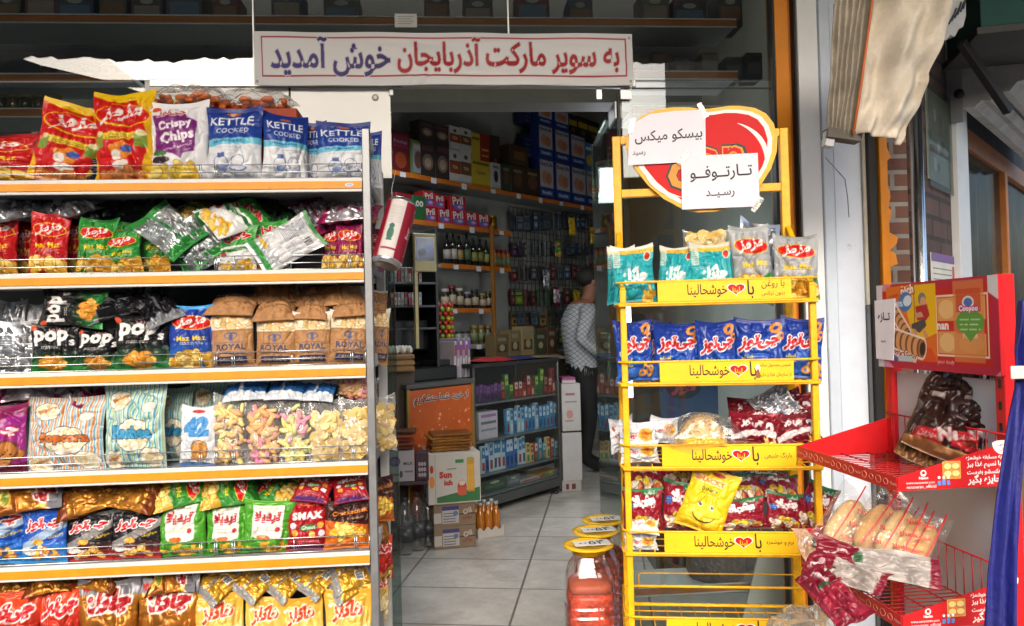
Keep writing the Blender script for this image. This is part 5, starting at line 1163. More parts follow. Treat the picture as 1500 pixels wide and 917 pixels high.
# ================================================================== PACKETS ON THE LEFT SHELF
L0, L1, L2, L3, L4, L5 = LEV
G_MAZ = 'thin crisp packets with a red oval emblem'; G_KET = 'blue and white kettle crisp bags'; G_POP = 'black and green pop crisp bags'; G_ROY = 'brown paper crisp bags'; G_CHE = 'corn snack packets with slanted red lettering'
G_TOR = 'green tortilla crisp bags'; G_CHK = 'golden corn snack bags'; G_HAK = 'pale yellow corn snack bags'; G_LAY = 'packets lying on top of the shelf rows'; G_SIDE = 'packets poking out at the shelf end'
# top row
stand(MS, L0, 'maz_red', -60, 56, 196, 'dark red packet cut by the left photo edge on the top shelf', .06, G_MAZ, yaw=-8)
stand(MS, L0, 'puff', 42, 142, 150, 'red and yellow puff bag leaning right on the top shelf, left of the taller one', .05, 'red and yellow puff bags', tilt=11, yaw=16)
stand(MS, L0, 'puff', 136, 230, 128, 'tallest red and yellow puff bag with oval emblem on the top shelf', .05, 'red and yellow puff bags', tilt=-3, yaw=-3, var=1)
stand(MS, L0, 'navy', 108, 150, 222, 'small dark navy packet squeezed between the two red and yellow puff bags', .05, yaw=6)
stand(MS, L0, 'crispy', 216, 308, 146, 'white and purple bag reading Crispy Chips on the top shelf', .045, yaw=-4, tilt=-2)
stand(MS, L0, 'kettle', 300, 386, 157, 'leftmost blue and white kettle cooked bag on the top shelf', .045, G_KET, yaw=-5)
stand(MS, L0, 'kettle', 386, 448, 163, 'narrow turned kettle cooked bag, second in its row', .06, G_KET, yaw=28, var=1, tilt=3)
stand(MS, L0, 'kettle', 464, 544, 178, 'kettle cooked bag at the right end of the top shelf by the post', .045, G_KET, yaw=4, var=2)
stand(MS, L0, 'kettle', 436, 478, 176, 'kettle cooked bag standing behind, between the turned one and the end one', .15, G_KET, yaw=0)
stand(MS, L0, 'kettle', 366, 400, 178, 'kettle cooked bag mostly hidden behind the leftmost blue and white bag', .15, G_KET, yaw=5, var=1)
stand(MS, L0, 'kettle', 520, 560, 192, 'kettle cooked bag seen through the side frame at the shelf end', .16, G_KET, yaw=-4, var=1)
stand(MS, L0, 'puff', 180, 250, 141, 'puff bag with yellow top standing behind the tallest red and yellow bag', .15, 'red and yellow puff bags', tilt=5)
stand(MS, L0, 'puff', 96, 150, 160, 'red puff bag half hidden behind the leaning red and yellow bag', .17, 'red and yellow puff bags', tilt=12, var=1)
def puff_bag(px0, px1, pyt, d, label, seed):
    x0, z1 = hit(MS, px0, pyt, d); x1, _ = hit(MS, px1, pyt, d); w = x1 - x0; h = .06
    t = thing('puff_bag', label, 'bag of puffs', MS @ T((x0 + x1) / 2, d, z1 - h)); t['group'] = 'clear bags of orange puffs'
    g = random.Random(seed); b = MB(); ms = [mat('d9681c', .7, bump=.3), mat('e27a26', .7, bump=.3), mat('c85a18', .7, bump=.3)]
    for k in range(46):
        u, v, q = g.uniform(-.44, .44) * w, g.uniform(-.05, .06), 0; zz = (h - .014) * (1 - (2 * u / w) ** 2 * .7) * g.uniform(.35, 1)
        a = g.uniform(0, 6.28); dx, dy = math.cos(a) * .016, math.sin(a) * .010; bz = g.uniform(-.004, .008)
        b.tube([(u - dx, v - dy, zz - .004), (u - dx * .4, v - dy * .4, zz + bz), (u + dx * .4, v + dy * .4, zz + bz), (u + dx, v + dy, zz - .004)], [.006, .0105, .0105, .006], ms[k % 3], 7)
    tag(b.build('puffs', t), kind='stuff')
    Wn, Hn = w * 1.02, .17; cv = Canvas('e8e8e8', .8, nu=50)
    me = bag_mesh('clear_film', cv, Wn, Hn, h * 1.5, seed, mt=M_FILM, crumple=1.6)
    o = link('clear_film', me, t, T(0, -.075, h * .45) @ Rx(-80))
    bx = MB(); bx.add([(-w * .5, -.05, h * .35), (w * .5, -.05, h * .35), (w * .48, .05, h * .3), (-w * .48, .05, h * .3)], [[0, 1, 2, 3]], mat('b5301c', .5)); 
    # the bags underneath carry it: a flat carton tray
    return t
puff_bag(228, 336, 135, .17, 'clear bag of orange puffs lying behind the Crispy Chips bag', 5)
puff_bag(322, 432, 141, .17, 'clear bag of orange puffs lying behind the two left kettle bags', 6)
b = MB(); b.box(sx(226, 200, .16)[0], sx(440, 200, .16)[0], .11, .24, L0, sx(330, 166, .17)[1], mat('9c3a1c', .7)); b.build('snack_carton', M=MS, label='low reddish carton carrying the two clear puff bags behind the front row', cat='carton')
# second row
stand(MS, L1, 'maz_red', -38, 24, 312, 'red crisp packet cut by the left edge on the second shelf', .05, G_MAZ, yaw=5)
stand(MS, L1, 'maz_red', 20, 50, 322, 'red packet peeking out behind the two front red packets at far left', .13, G_MAZ, var=1)
stand(MS, L1, 'maz_red', 38, 98, 310, 'red crisp packet with oval emblem, whole one at left of the second shelf', .05, G_MAZ, yaw=-4, tilt=2)
stand(MS, L1, 'maz_red', 84, 124, 316, 'red packet standing behind, between the whole red one and the green ones', .13, G_MAZ, tilt=4, var=1)
stand(MS, L1, 'maz_green', 110, 168, 318, 'upright green crisp packet just right of the red packets on the second shelf', .05, G_MAZ, yaw=3, tilt=2, var=1)
stand(MS, L1, 'maz_green', 158, 212, 336, 'green crisp packet leaning left against the upright green one', .05, G_MAZ, yaw=-6, tilt=-8)
stand(MS, L1, 'maz_green', 160, 205, 322, 'green packet hidden behind the left leaning green one', .13, G_MAZ, tilt=2, var=1)
stand(MS, L1, 'maz_green', 204, 250, 318, 'green packet behind the tumbled silver and green packets', .10, G_MAZ, tilt=2)
stand(MS, L1, 'greensil', 212, 296, 338, 'green packet tumbled onto its side with dark green front on the second shelf', .04, G_LAY, tilt=62, yaw=10, var=1, pyb=374)
lay(MS, 'greensil', 214, 282, 336, 'silver backed green packet lying slanted, tail pointing up left', .045, G_LAY, tilt=-48, lean=-26, h=.20)
lay(MS, 'greensil', 262, 320, 352, 'silver backed green packet wedged beside the white and green packets', .06, G_LAY, tilt=-40, lean=-15, h=.16, var=2)
stand(MS, L1, 'khalal', 318, 376, 330, 'white and green potato stick packet standing right of the tumbled packets', .05, 'white and green stick packets', yaw=2, tilt=1)
stand(MS, L1, 'khalal', 370, 424, 322, 'white and green stick packet half covered by the silver back panel', .075, 'white and green stick packets', yaw=-4, tilt=-3, var=1)
lay(MS, 'khalal', 306, 382, 318, 'white stick packet lying on its back on top of the standing one', .10, 'white and green stick packets', tilt=62, lean=-45, yaw=20)
lay(MS, 'label', 386, 452, 357, 'silver packet turned back to front showing its label and bar code', .03, G_LAY, tilt=58, lean=-14, h=.21)
stand(MS, L1, 'maz_mag', 470, 498, 325, 'magenta crisp packet partly hidden behind the silver label packet', .09, G_MAZ, yaw=4)
stand(MS, L1, 'maz_mag', 492, 532, 325, 'magenta crisp packet with oval emblem by the shelf post', .05, G_MAZ, yaw=2, var=1)
lay(MS, 'magsil', 436, 486, 316, 'magenta and silver packet lying behind the silver label packet', .13, G_LAY, tilt=-30, lean=-40)
lay(MS, 'magsil', 480, 545, 313, 'magenta and silver packet lying on top of the magenta ones by the post', .10, G_LAY, tilt=80, lean=-60, yaw=-10, var=1)
lay(MS, 'magsil', 430, 480, 303, 'dark magenta packet pushed to the back of the second shelf', .25, G_LAY, tilt=20, lean=-60, var=2)
for q, (a, c, y, tl) in enumerate(((-10, 66, 302, 70), (66, 128, 306, -60), (0, 60, 312, 40))):
    lay(MS, 'silver', a, c, y, ['silver crinkled packet lying at the far left above the red packets', 'silver packet lying behind the second red packet of the second shelf', 'silver packet tucked under the far left silver one'][q], .17 - .03 * q, G_LAY, tilt=tl, lean=-65, var=q)
for q, (a, c, y, tl) in enumerate(((124, 190, 309, 65), (180, 250, 302, -70), (262, 330, 310, 40), (330, 400, 300, 75), (380, 430, 312, -30))):
    lay(MS, 'darkgreen' if q != 2 else 'greenlay', a, c, y, ['dark green packet lying above the upright green packet', 'dark green packet lying at the back behind the tumbled silver one', 'bright green packet lying behind the white stick packets', 'dark green packet at the back above the lying white stick packet', 'dark green packet standing crooked behind the silver label packet'][q], .2, G_LAY, tilt=tl, lean=-60, var=q % 3)
# third row
stand(MS, L2, 'silver', -16, 52, 470, 'silver crinkled bag at the left end of the third shelf', .04, G_LAY, yaw=14, tilt=2)
stand(MS, L2, 'silver', -10, 36, 440, 'silver bag standing behind the silver one at the left end of the third shelf', .14, G_LAY, yaw=-5, var=1)
stand(MS, L2, 'white', 30, 72, 442, 'greyish white packet behind the sideways black bag', .16, None, yaw=8, thick=.9)
stand(MS, L2, 'pops', 46, 116, 474, 'black and green pop bag, leftmost of the three standing ones', .045, G_POP, yaw=4)
stand(MS, L2, 'pops', 112, 180, 480, 'black and green pop bag, middle of the three standing ones', .055, G_POP, yaw=3, var=1)
stand(MS, L2, 'pops', 168, 252, 462, 'widest black and green pop bag, right of the three standing ones', .04, G_POP, yaw=-3, var=2)
lay(MS, 'pops', 78, 136, 452, 'black and green pop bag lying sideways on top of the standing ones', .05, G_POP, tilt=-84, lean=-10, h=.19)
lay(MS, 'blacksil', 150, 206, 445, 'black packet lying on top of the middle pop bag', .08, G_LAY, tilt=70, lean=-40)
lay(MS, 'blacksil', 200, 256, 446, 'black and silver crumpled packet lying on top of the widest pop bag', .07, G_LAY, tilt=-35, lean=-45, var=1)
stand(MS, L2, 'maz_blue', 246, 316, 447, 'deep blue crisp packet with oval emblem beside the brown paper bags', .045, G_MAZ, yaw=5)
for q, (a, c, y) in enumerate(((309, 374, 456), (373, 435, 461), (430, 486, 458), (480, 540, 456))):
    stand(MS, L2, 'royal', a, c, y, 'brown paper crisp bag reading ROYAL, ' + ['nearest to the blue packet', 'second from the blue packet', 'third from the blue packet', 'nearest to the shelf post'][q], .045, G_ROY, yaw=[5, 0, 2, 8][q], var=q, tilt=[-2, 1, 0, 4][q])
for q, (a, c, y, tl) in enumerate(((308, 380, 446, 4), (374, 436, 454, -3), (372, 438, 431, 80), (426, 490, 437, -70), (470, 538, 432, 76), (436, 486, 452, 5), (486, 540, 448, -8))):
    lay(MS, 'brown', a, c, y, ['pale brown paper bag lying on top of the first ROYAL bag', 'white topped paper bag lying on top of the second ROYAL bag', 'brown paper bag lying flat at the back above the second ROYAL bag', 'brown paper bag lying at the back above the third ROYAL bag', 'brown paper bag lying topmost next to the shelf post', 'brown paper bag folded over behind the third ROYAL bag', 'brown paper bag folded over behind the last ROYAL bag'][q], [.09, .09, .17, .17, .15, .10, .10][q], G_ROY, tilt=tl, lean=-62, var=q % 3, h=.15)
# fourth row
stand(MS, L3, 'cookie', -46, 40, 594, 'magenta cookie snack packet at the left end of the fourth shelf', .045, G_CHE, yaw=-4)
stand(MS, L3, 'stripe_o', 36, 154, 582, 'crumpled popcorn bag with orange and blue stripes', .05, 'striped popcorn bags', yaw=4)
stand(MS, L3, 'stripe_b', 148, 246, 563, 'tall popcorn bag with blue and green stripes and blue lettering', .05, 'striped popcorn bags', yaw=-4)
stand(MS, L3, 'stripe_b', 226, 282, 568, 'striped popcorn bag half hidden behind the tall blue and green one', .14, 'striped popcorn bags', var=1)
stand(MS, L3, 'stripe_b', 270, 344, 560, 'striped popcorn bag behind the white biscuit packet', .17, 'striped popcorn bags', tilt=4, var=2)
stand(MS, L3, 'forty', 260, 316, 596, 'slim white packet with big blue 42 on the fourth shelf', .04, yaw=-5, tilt=2)
for q, (a, c, y, tl) in enumerate(((-20, 34, 572, 70), (10, 88, 570, 80), (76, 142, 576, -65), (0, 50, 583, 50))):
    lay(MS, 'magsil', a, c, y, ['magenta packet lying above the cookie packet at the left edge', 'magenta packet lying above the cookie packet and the orange striped bag', 'silver and magenta packet lying behind the orange striped bag', 'silver edged magenta packet squeezed onto the cookie packet'][q], .14, G_LAY, tilt=tl, lean=-68, var=q % 3)
for q, (a, c, y) in enumerate(((330, 394, 571), (392, 448, 570), (446, 494, 572))):
    lay(MS, 'bluewhite', a, c, y, 'blue and white packet lying on the clear snack bags, ' + ['left of three', 'middle of three', 'right of three'][q], .075, 'blue and white packets lying in a row', tilt=[-4, 2, 8][q], lean=-58, var=q, h=.11)
def clear_bag(px0, px1, pyt, pyb, kind, label, seed, d=.045, M=MS, zb=None, yaw=0, tilt=0, name='clear_snack_bag'):
    x0, z1 = hit(M, px0, pyt, d)[0], hit(M, (px0 + px1) / 2, pyt, d)[1]; x1 = hit(M, px1, pyt, d)[0]; zb = zb if zb is not None else hit(M, px0, pyb, d)[1]
    w, h = x1 - x0, z1 - zb
    t = thing(name, label, 'bag of snacks', M @ T((x0 + x1) / 2, d, zb + .001) @ Rz(yaw) @ Ry(tilt) @ Rx(-4)); t['group'] = 'clear bags of loose snacks'
    g = random.Random(seed); b = MB()
    if kind == 'chips':
        ms = [mat('dcc078', .6, bump=.2), mat('e6cf90', .6, bump=.2), mat('cfab5c', .6)]
        for k in range(70):
            u, v = g.uniform(-.36, .36) * w, g.uniform(.05, .80) * h; y = -.030 * (1 - (2 * u / w) ** 2) * math.sqrt(max(.05, math.sin(math.pi * v / h * .9))) * g.uniform(.3, 1); r = g.uniform(.012, .019)
            a1, a2 = g.uniform(-.7, .7), g.uniform(-.7, .7); vs = [(u, y - .003, v)]
            for q in range(9): an = 2 * math.pi * q / 9; rr = r * g.uniform(.88, 1.08); ex, ez = rr * math.cos(an), rr * math.sin(an); vs.append((u + ex, y + ex * math.sin(a1) + ez * math.sin(a2), v + ez))
            b.add(vs, [[0, 1 + q, 1 + (q + 1) % 9] for q in range(9)], ms[k % 3], True)
    else:
        pal = {'mix': ['dfa468', 'e6d488', 'dfb07c', 'ded68c', 'e4b890'], 'pink': ['de86a4', 'e2a870', 'e4b87c', 'df9490', 'e6cc8c'], 'yellow': ['dcd47c', 'e4d27c', 'cad094', 'de94aa', 'e6e2ae']}[kind]; ms = [mat(q, .6, bump=.2, bscale=40) for q in pal]
        for k in range(84):
            u, v = g.uniform(-.36, .36) * w, g.uniform(.05, .82) * h; y = -.030 * (1 - (2 * u / w) ** 2) * math.sqrt(max(.05, math.sin(math.pi * v / h * .9))) * g.uniform(.3, 1)
            a = g.uniform(0, 6.28); L = g.uniform(.012, .021); dx, dz = math.cos(a) * L, math.sin(a) * L; r = g.uniform(.0055, .0095); bz = g.uniform(-.006, .006)
            b.tube([(u - dx, y, v - dz), (u - dx * .3, y - .003, v - dz * .3 + bz), (u + dx * .3, y - .003, v + dz * .3 + bz), (u + dx, y, v + dz)], [r * .85, r, r, r * .85], ms[int((v / h) * 2.4 + g.random() * 2.4) % 5], 7)
    tag(b.build('loose_snacks', t), kind='stuff')
    link('clear_film', bag_mesh('clear_film', Canvas('e8e8e8', h / w, nu=50), w * 1.04, h, .075, seed, mt=M_FILM, crumple=1.2, pinch=.05, ear=.014), t)
    return t
for q, (a, c, y, k, s_) in enumerate(((311, 362, 578, 'mix', 'bag of orange and yellow fryums, leftmost of the clear bags'), (361, 412, 582, 'pink', 'bag of pink and orange fryums between two clear bags'), (409, 456, 580, 'yellow', 'bag of yellow, green and pink fryums, third clear bag'), (452, 502, 586, 'chips', 'clear bag of golden round crisps left of the shelf post'), (496, 548, 584, 'chips', 'clear bag of golden round crisps behind the shelf post'))):
    clear_bag(a, c, y, 684, k, s_, 20 + q, zb=L3, yaw=[0, 2, -3, 3, 8][q])
clear_bag(536, 580, 580, 684, 'chips', 'clear bag of round crisps sticking out at the side of the fourth shelf', 31, d=.2, zb=L3, yaw=20)
clear_bag(494, 552, 556, 580, 'pink', 'small clear bag of pink snacks lying on the golden crisps by the post', 32, d=.11, tilt=4)
# fifth row
stand(MS, L4, 'chee_blue', -50, 38, 740, 'blue corn snack packet cut by the left photo edge', .045, G_CHE, yaw=6)
stand(MS, L4, 'chee_blue', 30, 100, 746, 'blue corn snack packet, second from the left on the fifth shelf', .04, G_CHE, yaw=-3, var=1)
stand(MS, L4, 'chee_black', 94, 166, 752, 'black and red corn snack packet next to the blue ones', .045, G_CHE, yaw=2)
stand(MS, L4, 'chee_black', 160, 238, 748, 'black and red corn snack packet next to the green bags', .045, G_CHE, yaw=-6, var=1)
for q, (a, c, y, tl) in enumerate(((0, 88, 722, 78), (60, 122, 714, -70), (100, 172, 728, 66), (160, 236, 722, -76), (200, 250, 708, 60), (-20, 30, 735, 40))):
    lay(MS, 'gold' if q else 'chak', a, c, y, ['gold and silver bag lying above the blue packets', 'gold foil bag at the back between blue and black packets', 'gold foil bag lying above the first black packet', 'shiny gold bag lying above the second black packet', 'gold foil bag pushed back beside the lying green bag', 'gold foil bag lying at the far left above the blue packet'][q], [.09, .2, .10, .09, .2, .12][q], G_LAY, tilt=tl, lean=-58, var=q % 3, h=.2)
for q, (a, c, y) in enumerate(((230, 304, 732), (302, 366, 736), (354, 428, 733))):
    stand(MS, L4, 'tord', a, c, y, 'green tortilla bag with white label, ' + ['left of the three', 'middle of the three', 'right of the three beside the red bag'][q], .045, G_TOR, yaw=[-3, 0, 6][q], tilt=[0, -1, 4][q], var=q)
for q, (a, c, y, tl) in enumerate(((232, 300, 719, 75), (300, 372, 717, 80), (368, 430, 721, -60), (384, 440, 708, 40))):
    lay(MS, 'greenlay', a, c, y, ['green bag lying on top of the left tortilla bag', 'green bag lying on top of the middle tortilla bag', 'green bag lying on top of the right tortilla bag', 'green bag at the back above the right tortilla bag'][q], [.09, .09, .13, .22][q], G_LAY, tilt=tl, lean=-55, var=q % 3, h=.17)
stand(MS, L4, 'smax', 418, 482, 734, 'dark red bag with big white S lettering and ghost shapes', .045, yaw=4, tilt=2)
stand(MS, L4, 'crack', 474, 542, 736, 'brown and orange cracker bag by the shelf post on the fifth shelf', .045, 'brown cracker bags', yaw=5, tilt=2)
lay(MS, 'smax', 432, 488, 714, 'dark red snack bag lying on top of the ghost bag', .08, 'dark red snack bags', tilt=10, lean=-52, h=.12, var=1)
lay(MS, 'smax', 488, 540, 714, 'dark red snack bag lying on top of the brown cracker bag', .08, 'dark red snack bags', tilt=-8, lean=-52, h=.12, var=2)
# sixth row
stand(MS, L5, 'chee_red', -30, 60, 868, 'red and orange snack packet in the bottom left corner', .045, G_CHE, yaw=6, pyb=985)
stand(MS, L5, 'chee_red', 52, 120, 858, 'red and orange snack packet, second from the left in the bottom row', .045, G_CHE, yaw=-4, var=1, pyb=980)
stand(MS, L5, 'chak', 112, 204, 852, 'golden corn snack bag with white outlined lettering, left of the two', .045, G_CHK, yaw=4, pyb=975)
stand(MS, L5, 'chak', 198, 290, 850, 'golden corn snack bag with white outlined lettering, right of the two', .045, G_CHK, yaw=-2, var=1, pyb=972)
for q, (a, c, y) in enumerate(((284, 360, 872), (354, 420, 876), (412, 478, 874), (472, 546, 866))):
    stand(MS, L5, 'hak', a, c, y, 'pale yellow corn snack bag in the bottom row, ' + ['nearest to the golden bags', 'second from the golden bags', 'third from the golden bags', 'nearest to the shelf post'][q], .045, G_HAK, yaw=[3, -4, 2, -3][q], tilt=[-2, 2, -3, 1][q], var=q % 3, pyb=975)
for q, (a, c, y, tl) in enumerate(((-20, 44, 852, 60), (36, 124, 842, 80), (118, 200, 838, -74), (216, 300, 840, 82), (150, 240, 832, 66))):
    lay(MS, 'chak' if q in (3,) else 'gold', a, c, y, ['orange gold bag lying at the far left of the bottom row', 'orange gold bag lying above the second red packet', 'gold bag lying above the left golden lettered bag', 'gold bag with red lettering lying above the right golden bag', 'gold foil bag pushed back in the bottom row'][q], [.12, .12, .12, .11, .2][q], G_LAY, tilt=tl, lean=-64, var=q % 3, h=.14)
for q, (a, c, y) in enumerate(((292, 348, 852), (346, 402, 850), (394, 446, 850), (438, 490, 846), (484, 544, 838), (480, 540, 850))):
    lay(MS, 'hakback', a, c, y, 'yellow silver striped packet lying slanted above the pale yellow bags, ' + ['first from the left', 'second from the left', 'third from the left', 'fourth from the left', 'topmost near the post', 'lowest near the post'][q], .09, 'striped packets lying slanted', tilt=[42, 38, 40, 36, 70, 60][q], lean=-46, var=q % 3, h=.13)
# packets poking out at the shelf end
for q, (des, a, c, y0, y1, zb) in enumerate((('maz_mag', 528, 560, 330, 395, 1), ('maz_mag', 530, 552, 300, 325, 1), ('brown', 536, 566, 425, 470, 2), ('royal', 538, 566, 452, 535, 2), ('crack', 540, 574, 700, 765, 4), ('gold', 538, 566, 745, 812, 4), ('chee_red', 540, 572, 790, 850, 5), ('hak', 538, 566, 835, 917, 5))):
    stand(MS, LEV[zb], des, a, c, y0, ['magenta packet poking out at the shelf end', 'magenta packet tip above the other one at the shelf end', 'brown paper bag bulging out at the shelf end', 'ROYAL paper bag seen through the side of the third shelf', 'orange brown bag poking out at the side of the fifth shelf', 'gold foil bag low at the side of the fifth shelf', 'orange bag poking out at the side of the bottom row', 'yellow bag in the lower side of the bottom row'][q], .17 + .01 * (q % 3), G_SIDE, yaw=[60, 70, 40, 35, 50, 60, 55, 50][q], tilt=6, var=q % 3, pyb=y1)

# ================================================================== PACKETS ON THE YELLOW RACK AND BREAD ON THE RED STAND
ZR = [p[0] for p in Z_P]
for q, (a, c, y) in enumerate(((898, 962, 360), (961, 1014, 357), (1012, 1078, 356))):
    stand(MR, ZR[0], 'turq', a, c, y, 'turquoise corn snack packet on the yellow rack, ' + ['leftmost', 'in the middle', 'rightmost of the three'][q], .035, 'turquoise snack packets', yaw=[5, -6, 4][q], tilt=[-2, 3, -1][q], lean=[-3, -8, -5][q], var=q)
stand(MR, ZR[0], 'turq', 888, 930, 362, 'turquoise packet poking out behind the leftmost one', .11, 'turquoise snack packets', yaw=-10)
stand(MR, ZR[0], 'maz_grey', 1074, 1136, 330, 'grey crisp packet with red oval emblem beside the turquoise ones', .04, 'grey crisp packets', yaw=3, tilt=-2)
stand(MR, ZR[0], 'maz_grey', 1130, 1198, 342, 'grey crisp packet with green corner at the right end of the rack', .035, 'grey crisp packets', yaw=-4, tilt=3, var=1)
stand(MR, ZR[0], 'silver', 1066, 1132, 322, 'silver backed packet standing behind the grey crisp packets', .11, 'grey crisp packets', yaw=10, tilt=12, var=1)
for q, (a, c, y) in enumerate(((902, 960, 470), (954, 1026, 470), (1020, 1082, 471), (1074, 1148, 467), (1139, 1202, 465))):
    stand(MR, ZR[1], 'snack', a, c, y, 'deep blue ring snack packet on the yellow rack, ' + ['leftmost behind the side wires', 'second from the left', 'middle of the five', 'second from the right', 'rightmost of the five'][q], .035, 'deep blue ring snack packets', yaw=[14, -5, 4, -6, -9][q], tilt=[-2, 3, -1, 2, 5][q], lean=[-4, -9, -2, -7, -5][q], var=q)
for q, (a, c) in enumerate(((950, 985), (1066, 1092))):
    stand(MR, ZR[1], 'snack', a, c, 474, ['deep blue packet peeking between the leftmost and the second', 'deep blue packet peeking out behind the middle one'][q], .12, 'deep blue ring snack packets', var=q)
for q, (a, c, y, yb) in enumerate(((906, 962, 618, 662), (950, 992, 612, 650), (896, 930, 612, 660), (908, 966, 646, 678))):
    stand(MR, ZR[2], 'white', a, c, y, 'small white sweet packet on the third rack shelf, ' + ['in front with orange picture', 'standing behind on the right', 'poking out at the left side', 'low behind the side wires'][q], [.04, .12, .14, .02][q], 'small white sweet packets', yaw=[4, -8, 40, 5][q], tilt=[2, 4, -6, 0][q], var=q % 3, pyb=yb, name='sweet_packet', cat='sweets')
# bag of seeds
x0, z0 = rx(983, 630, .03); x1, _ = rx(1078, 630, .03); xc = (x0 + x1) / 2; w = x1 - x0
t = thing('seed_bag', 'clear bag of pale seeds lying on the third shelf of the yellow rack', 'bag of seeds', MR @ T(xc, .07, ZR[2] + .008) @ Rz(4)); b = MB(); g = random.Random(2)
SEED = [mat('cfae78', .7), mat('dcc08c', .7), mat('b8935c', .7), mat('e3cfa4', .7)]
zt_ = rx(1030, 608, .07)[1] - ZR[2] - .012
for k in range(900):
    a = g.uniform(0, 6.28); r = math.sqrt(g.random()); x, y = r * math.cos(a) * w * .49, r * math.sin(a) * .08; h = zt_ * (1 - r ** 2.2) ** .7 + .004
    dx, dy, dz = g.uniform(-.0045, .0045), g.uniform(-.003, .003), g.uniform(-.002, .002); n_ = .002
    b.add([(x - dx, y - dy, h - dz), (x + dy * .6, y - dx * .6, h + n_), (x + dx, y + dy, h + dz), (x - dy * .6, y + dx * .6, h + n_)], [[0, 1, 2, 3]], SEED[k % 4])
vs = []; fs = []
for j in range(8):
    for i in range(20):
        r = (1 - j / 8) ; a = 2 * math.pi * i / 20; vs.append((r * math.cos(a) * w * .47, r * math.sin(a) * .078, (zt_ * (1 - r ** 2.2) ** .7 + .001) if j else 0.0))
vs.append((0, 0, zt_ + .001))
for j in range(7):
    for i in range(20): fs.append([j * 20 + i, j * 20 + (i + 1) % 20, (j + 1) * 20 + (i + 1) % 20, (j + 1) * 20 + i])
for i in range(20): fs.append([140 + i, 140 + (i + 1) % 20, 160])
b.add(vs, fs, SEED[0], True); tag(b.build('seeds', t), kind='stuff')
link('clear_film', bag_mesh('clear_film', Canvas('e8e8e8', .9, nu=60), w * 1.22, .19, zt_ * 1.25, 8, mt=M_FILM2, crumple=1.2), t, T(0, -.10, zt_ * .50) @ Rx(-86))
for q, (a, c, y, tl, d, h) in enumerate(((1070, 1140, 628, 6, .05, .10), (1132, 1200, 626, -8, .05, .10), (1064, 1130, 604, 4, .15, .09), (1120, 1196, 598, -6, .17, .09), (1084, 1160, 616, 14, .10, .09), (1150, 1200, 610, 10, .12, .08), (1136, 1180, 588, -14, .2, .08))):
    lay(MR, 'crim', a, c, y, 'crimson snack packet on the third rack shelf, ' + ['front left with white lettering', 'front right behind the red tray tip', 'lying at the back left', 'lying at the back right', 'lying in the middle of the pile', 'upright at the right edge of the pile', 'topmost of the pile'][q], d, 'crimson snack packets', tilt=tl, lean=-38, var=q % 3, h=h)
lay(MR, 'silver', 1108, 1160, 592, 'crumpled silver packet on top of the crimson pile', .13, None, tilt=60, lean=-30, h=.12, var=2)
lay(MR, 'yellow', 994, 1060, 644, 'yellow packet lying flat under the seed bag', .03, None, tilt=0, lean=-74, h=.09, pre=None)
# fourth rack shelf
for q, (a, c, y, yw, tl, yb) in enumerate(((912, 972, 716, 6, 0, 778), (966, 1024, 706, -4, 6, 776), (1050, 1124, 730, -4, -6, 776), (1118, 1176, 724, 5, 8, 776), (1160, 1206, 712, -12, 22, 774))):
    stand(MR, ZR[3], 'pof', a, c, y, 'crimson popcorn packet, fourth shelf of the rack, ' + ['leftmost', 'half hidden behind the yellow smiling packet', 'right of the yellow smiling packet', 'second from the right', 'tilted at the right end'][q], [.04, .07, .04, .05, .05][q], 'crimson popcorn packets', yaw=yw, tilt=tl, var=q, pyb=yb)
stand(MR, ZR[3], 'dinky', 984, 1056, 690, 'yellow packet with a smiling face leaning over the crimson packets', .022, None, tilt=21, yaw=0, pyb=778)
for q, (a, c, y, tl, d) in enumerate(((912, 978, 703, 4, .14), (970, 1030, 694, 10, .17), (1056, 1120, 716, -8, .13), (1108, 1170, 714, 6, .14), (1020, 1080, 698, -12, .2), (1080, 1150, 704, 14, .2))):
    lay(MR, 'pof', a, c, y, 'crimson popcorn packet lying at the fourth shelf back, ' + ['far left with striped edge', 'left behind the yellow packet', 'right of the yellow packet', 'near the right end', 'behind the tip of the yellow packet', 'topmost on the right'][q], d, 'crimson popcorn packets', tilt=tl, lean=-60, var=q % 3, h=.12)
stand(MR, ZR[3], 'white', 914, 964, 782, 'white and red packet low behind the wires of the fourth rack shelf', .03, None, pyb=806, name='sweet_packet', cat='sweets')
lay(MR, 'white', 922, 966, 770, 'white sweet wrapper lying in front of the leftmost crimson popcorn packet', .012, None, tilt=6, lean=-55, h=.06, name='sweet_packet', cat='sweets')
# clear bag of crisps lying behind the turquoise packets
clear_bag(1000, 1068, 340, 366, 'chips', 'clear bag of crisps lying behind the turquoise packets', 40, d=.14, M=MR)

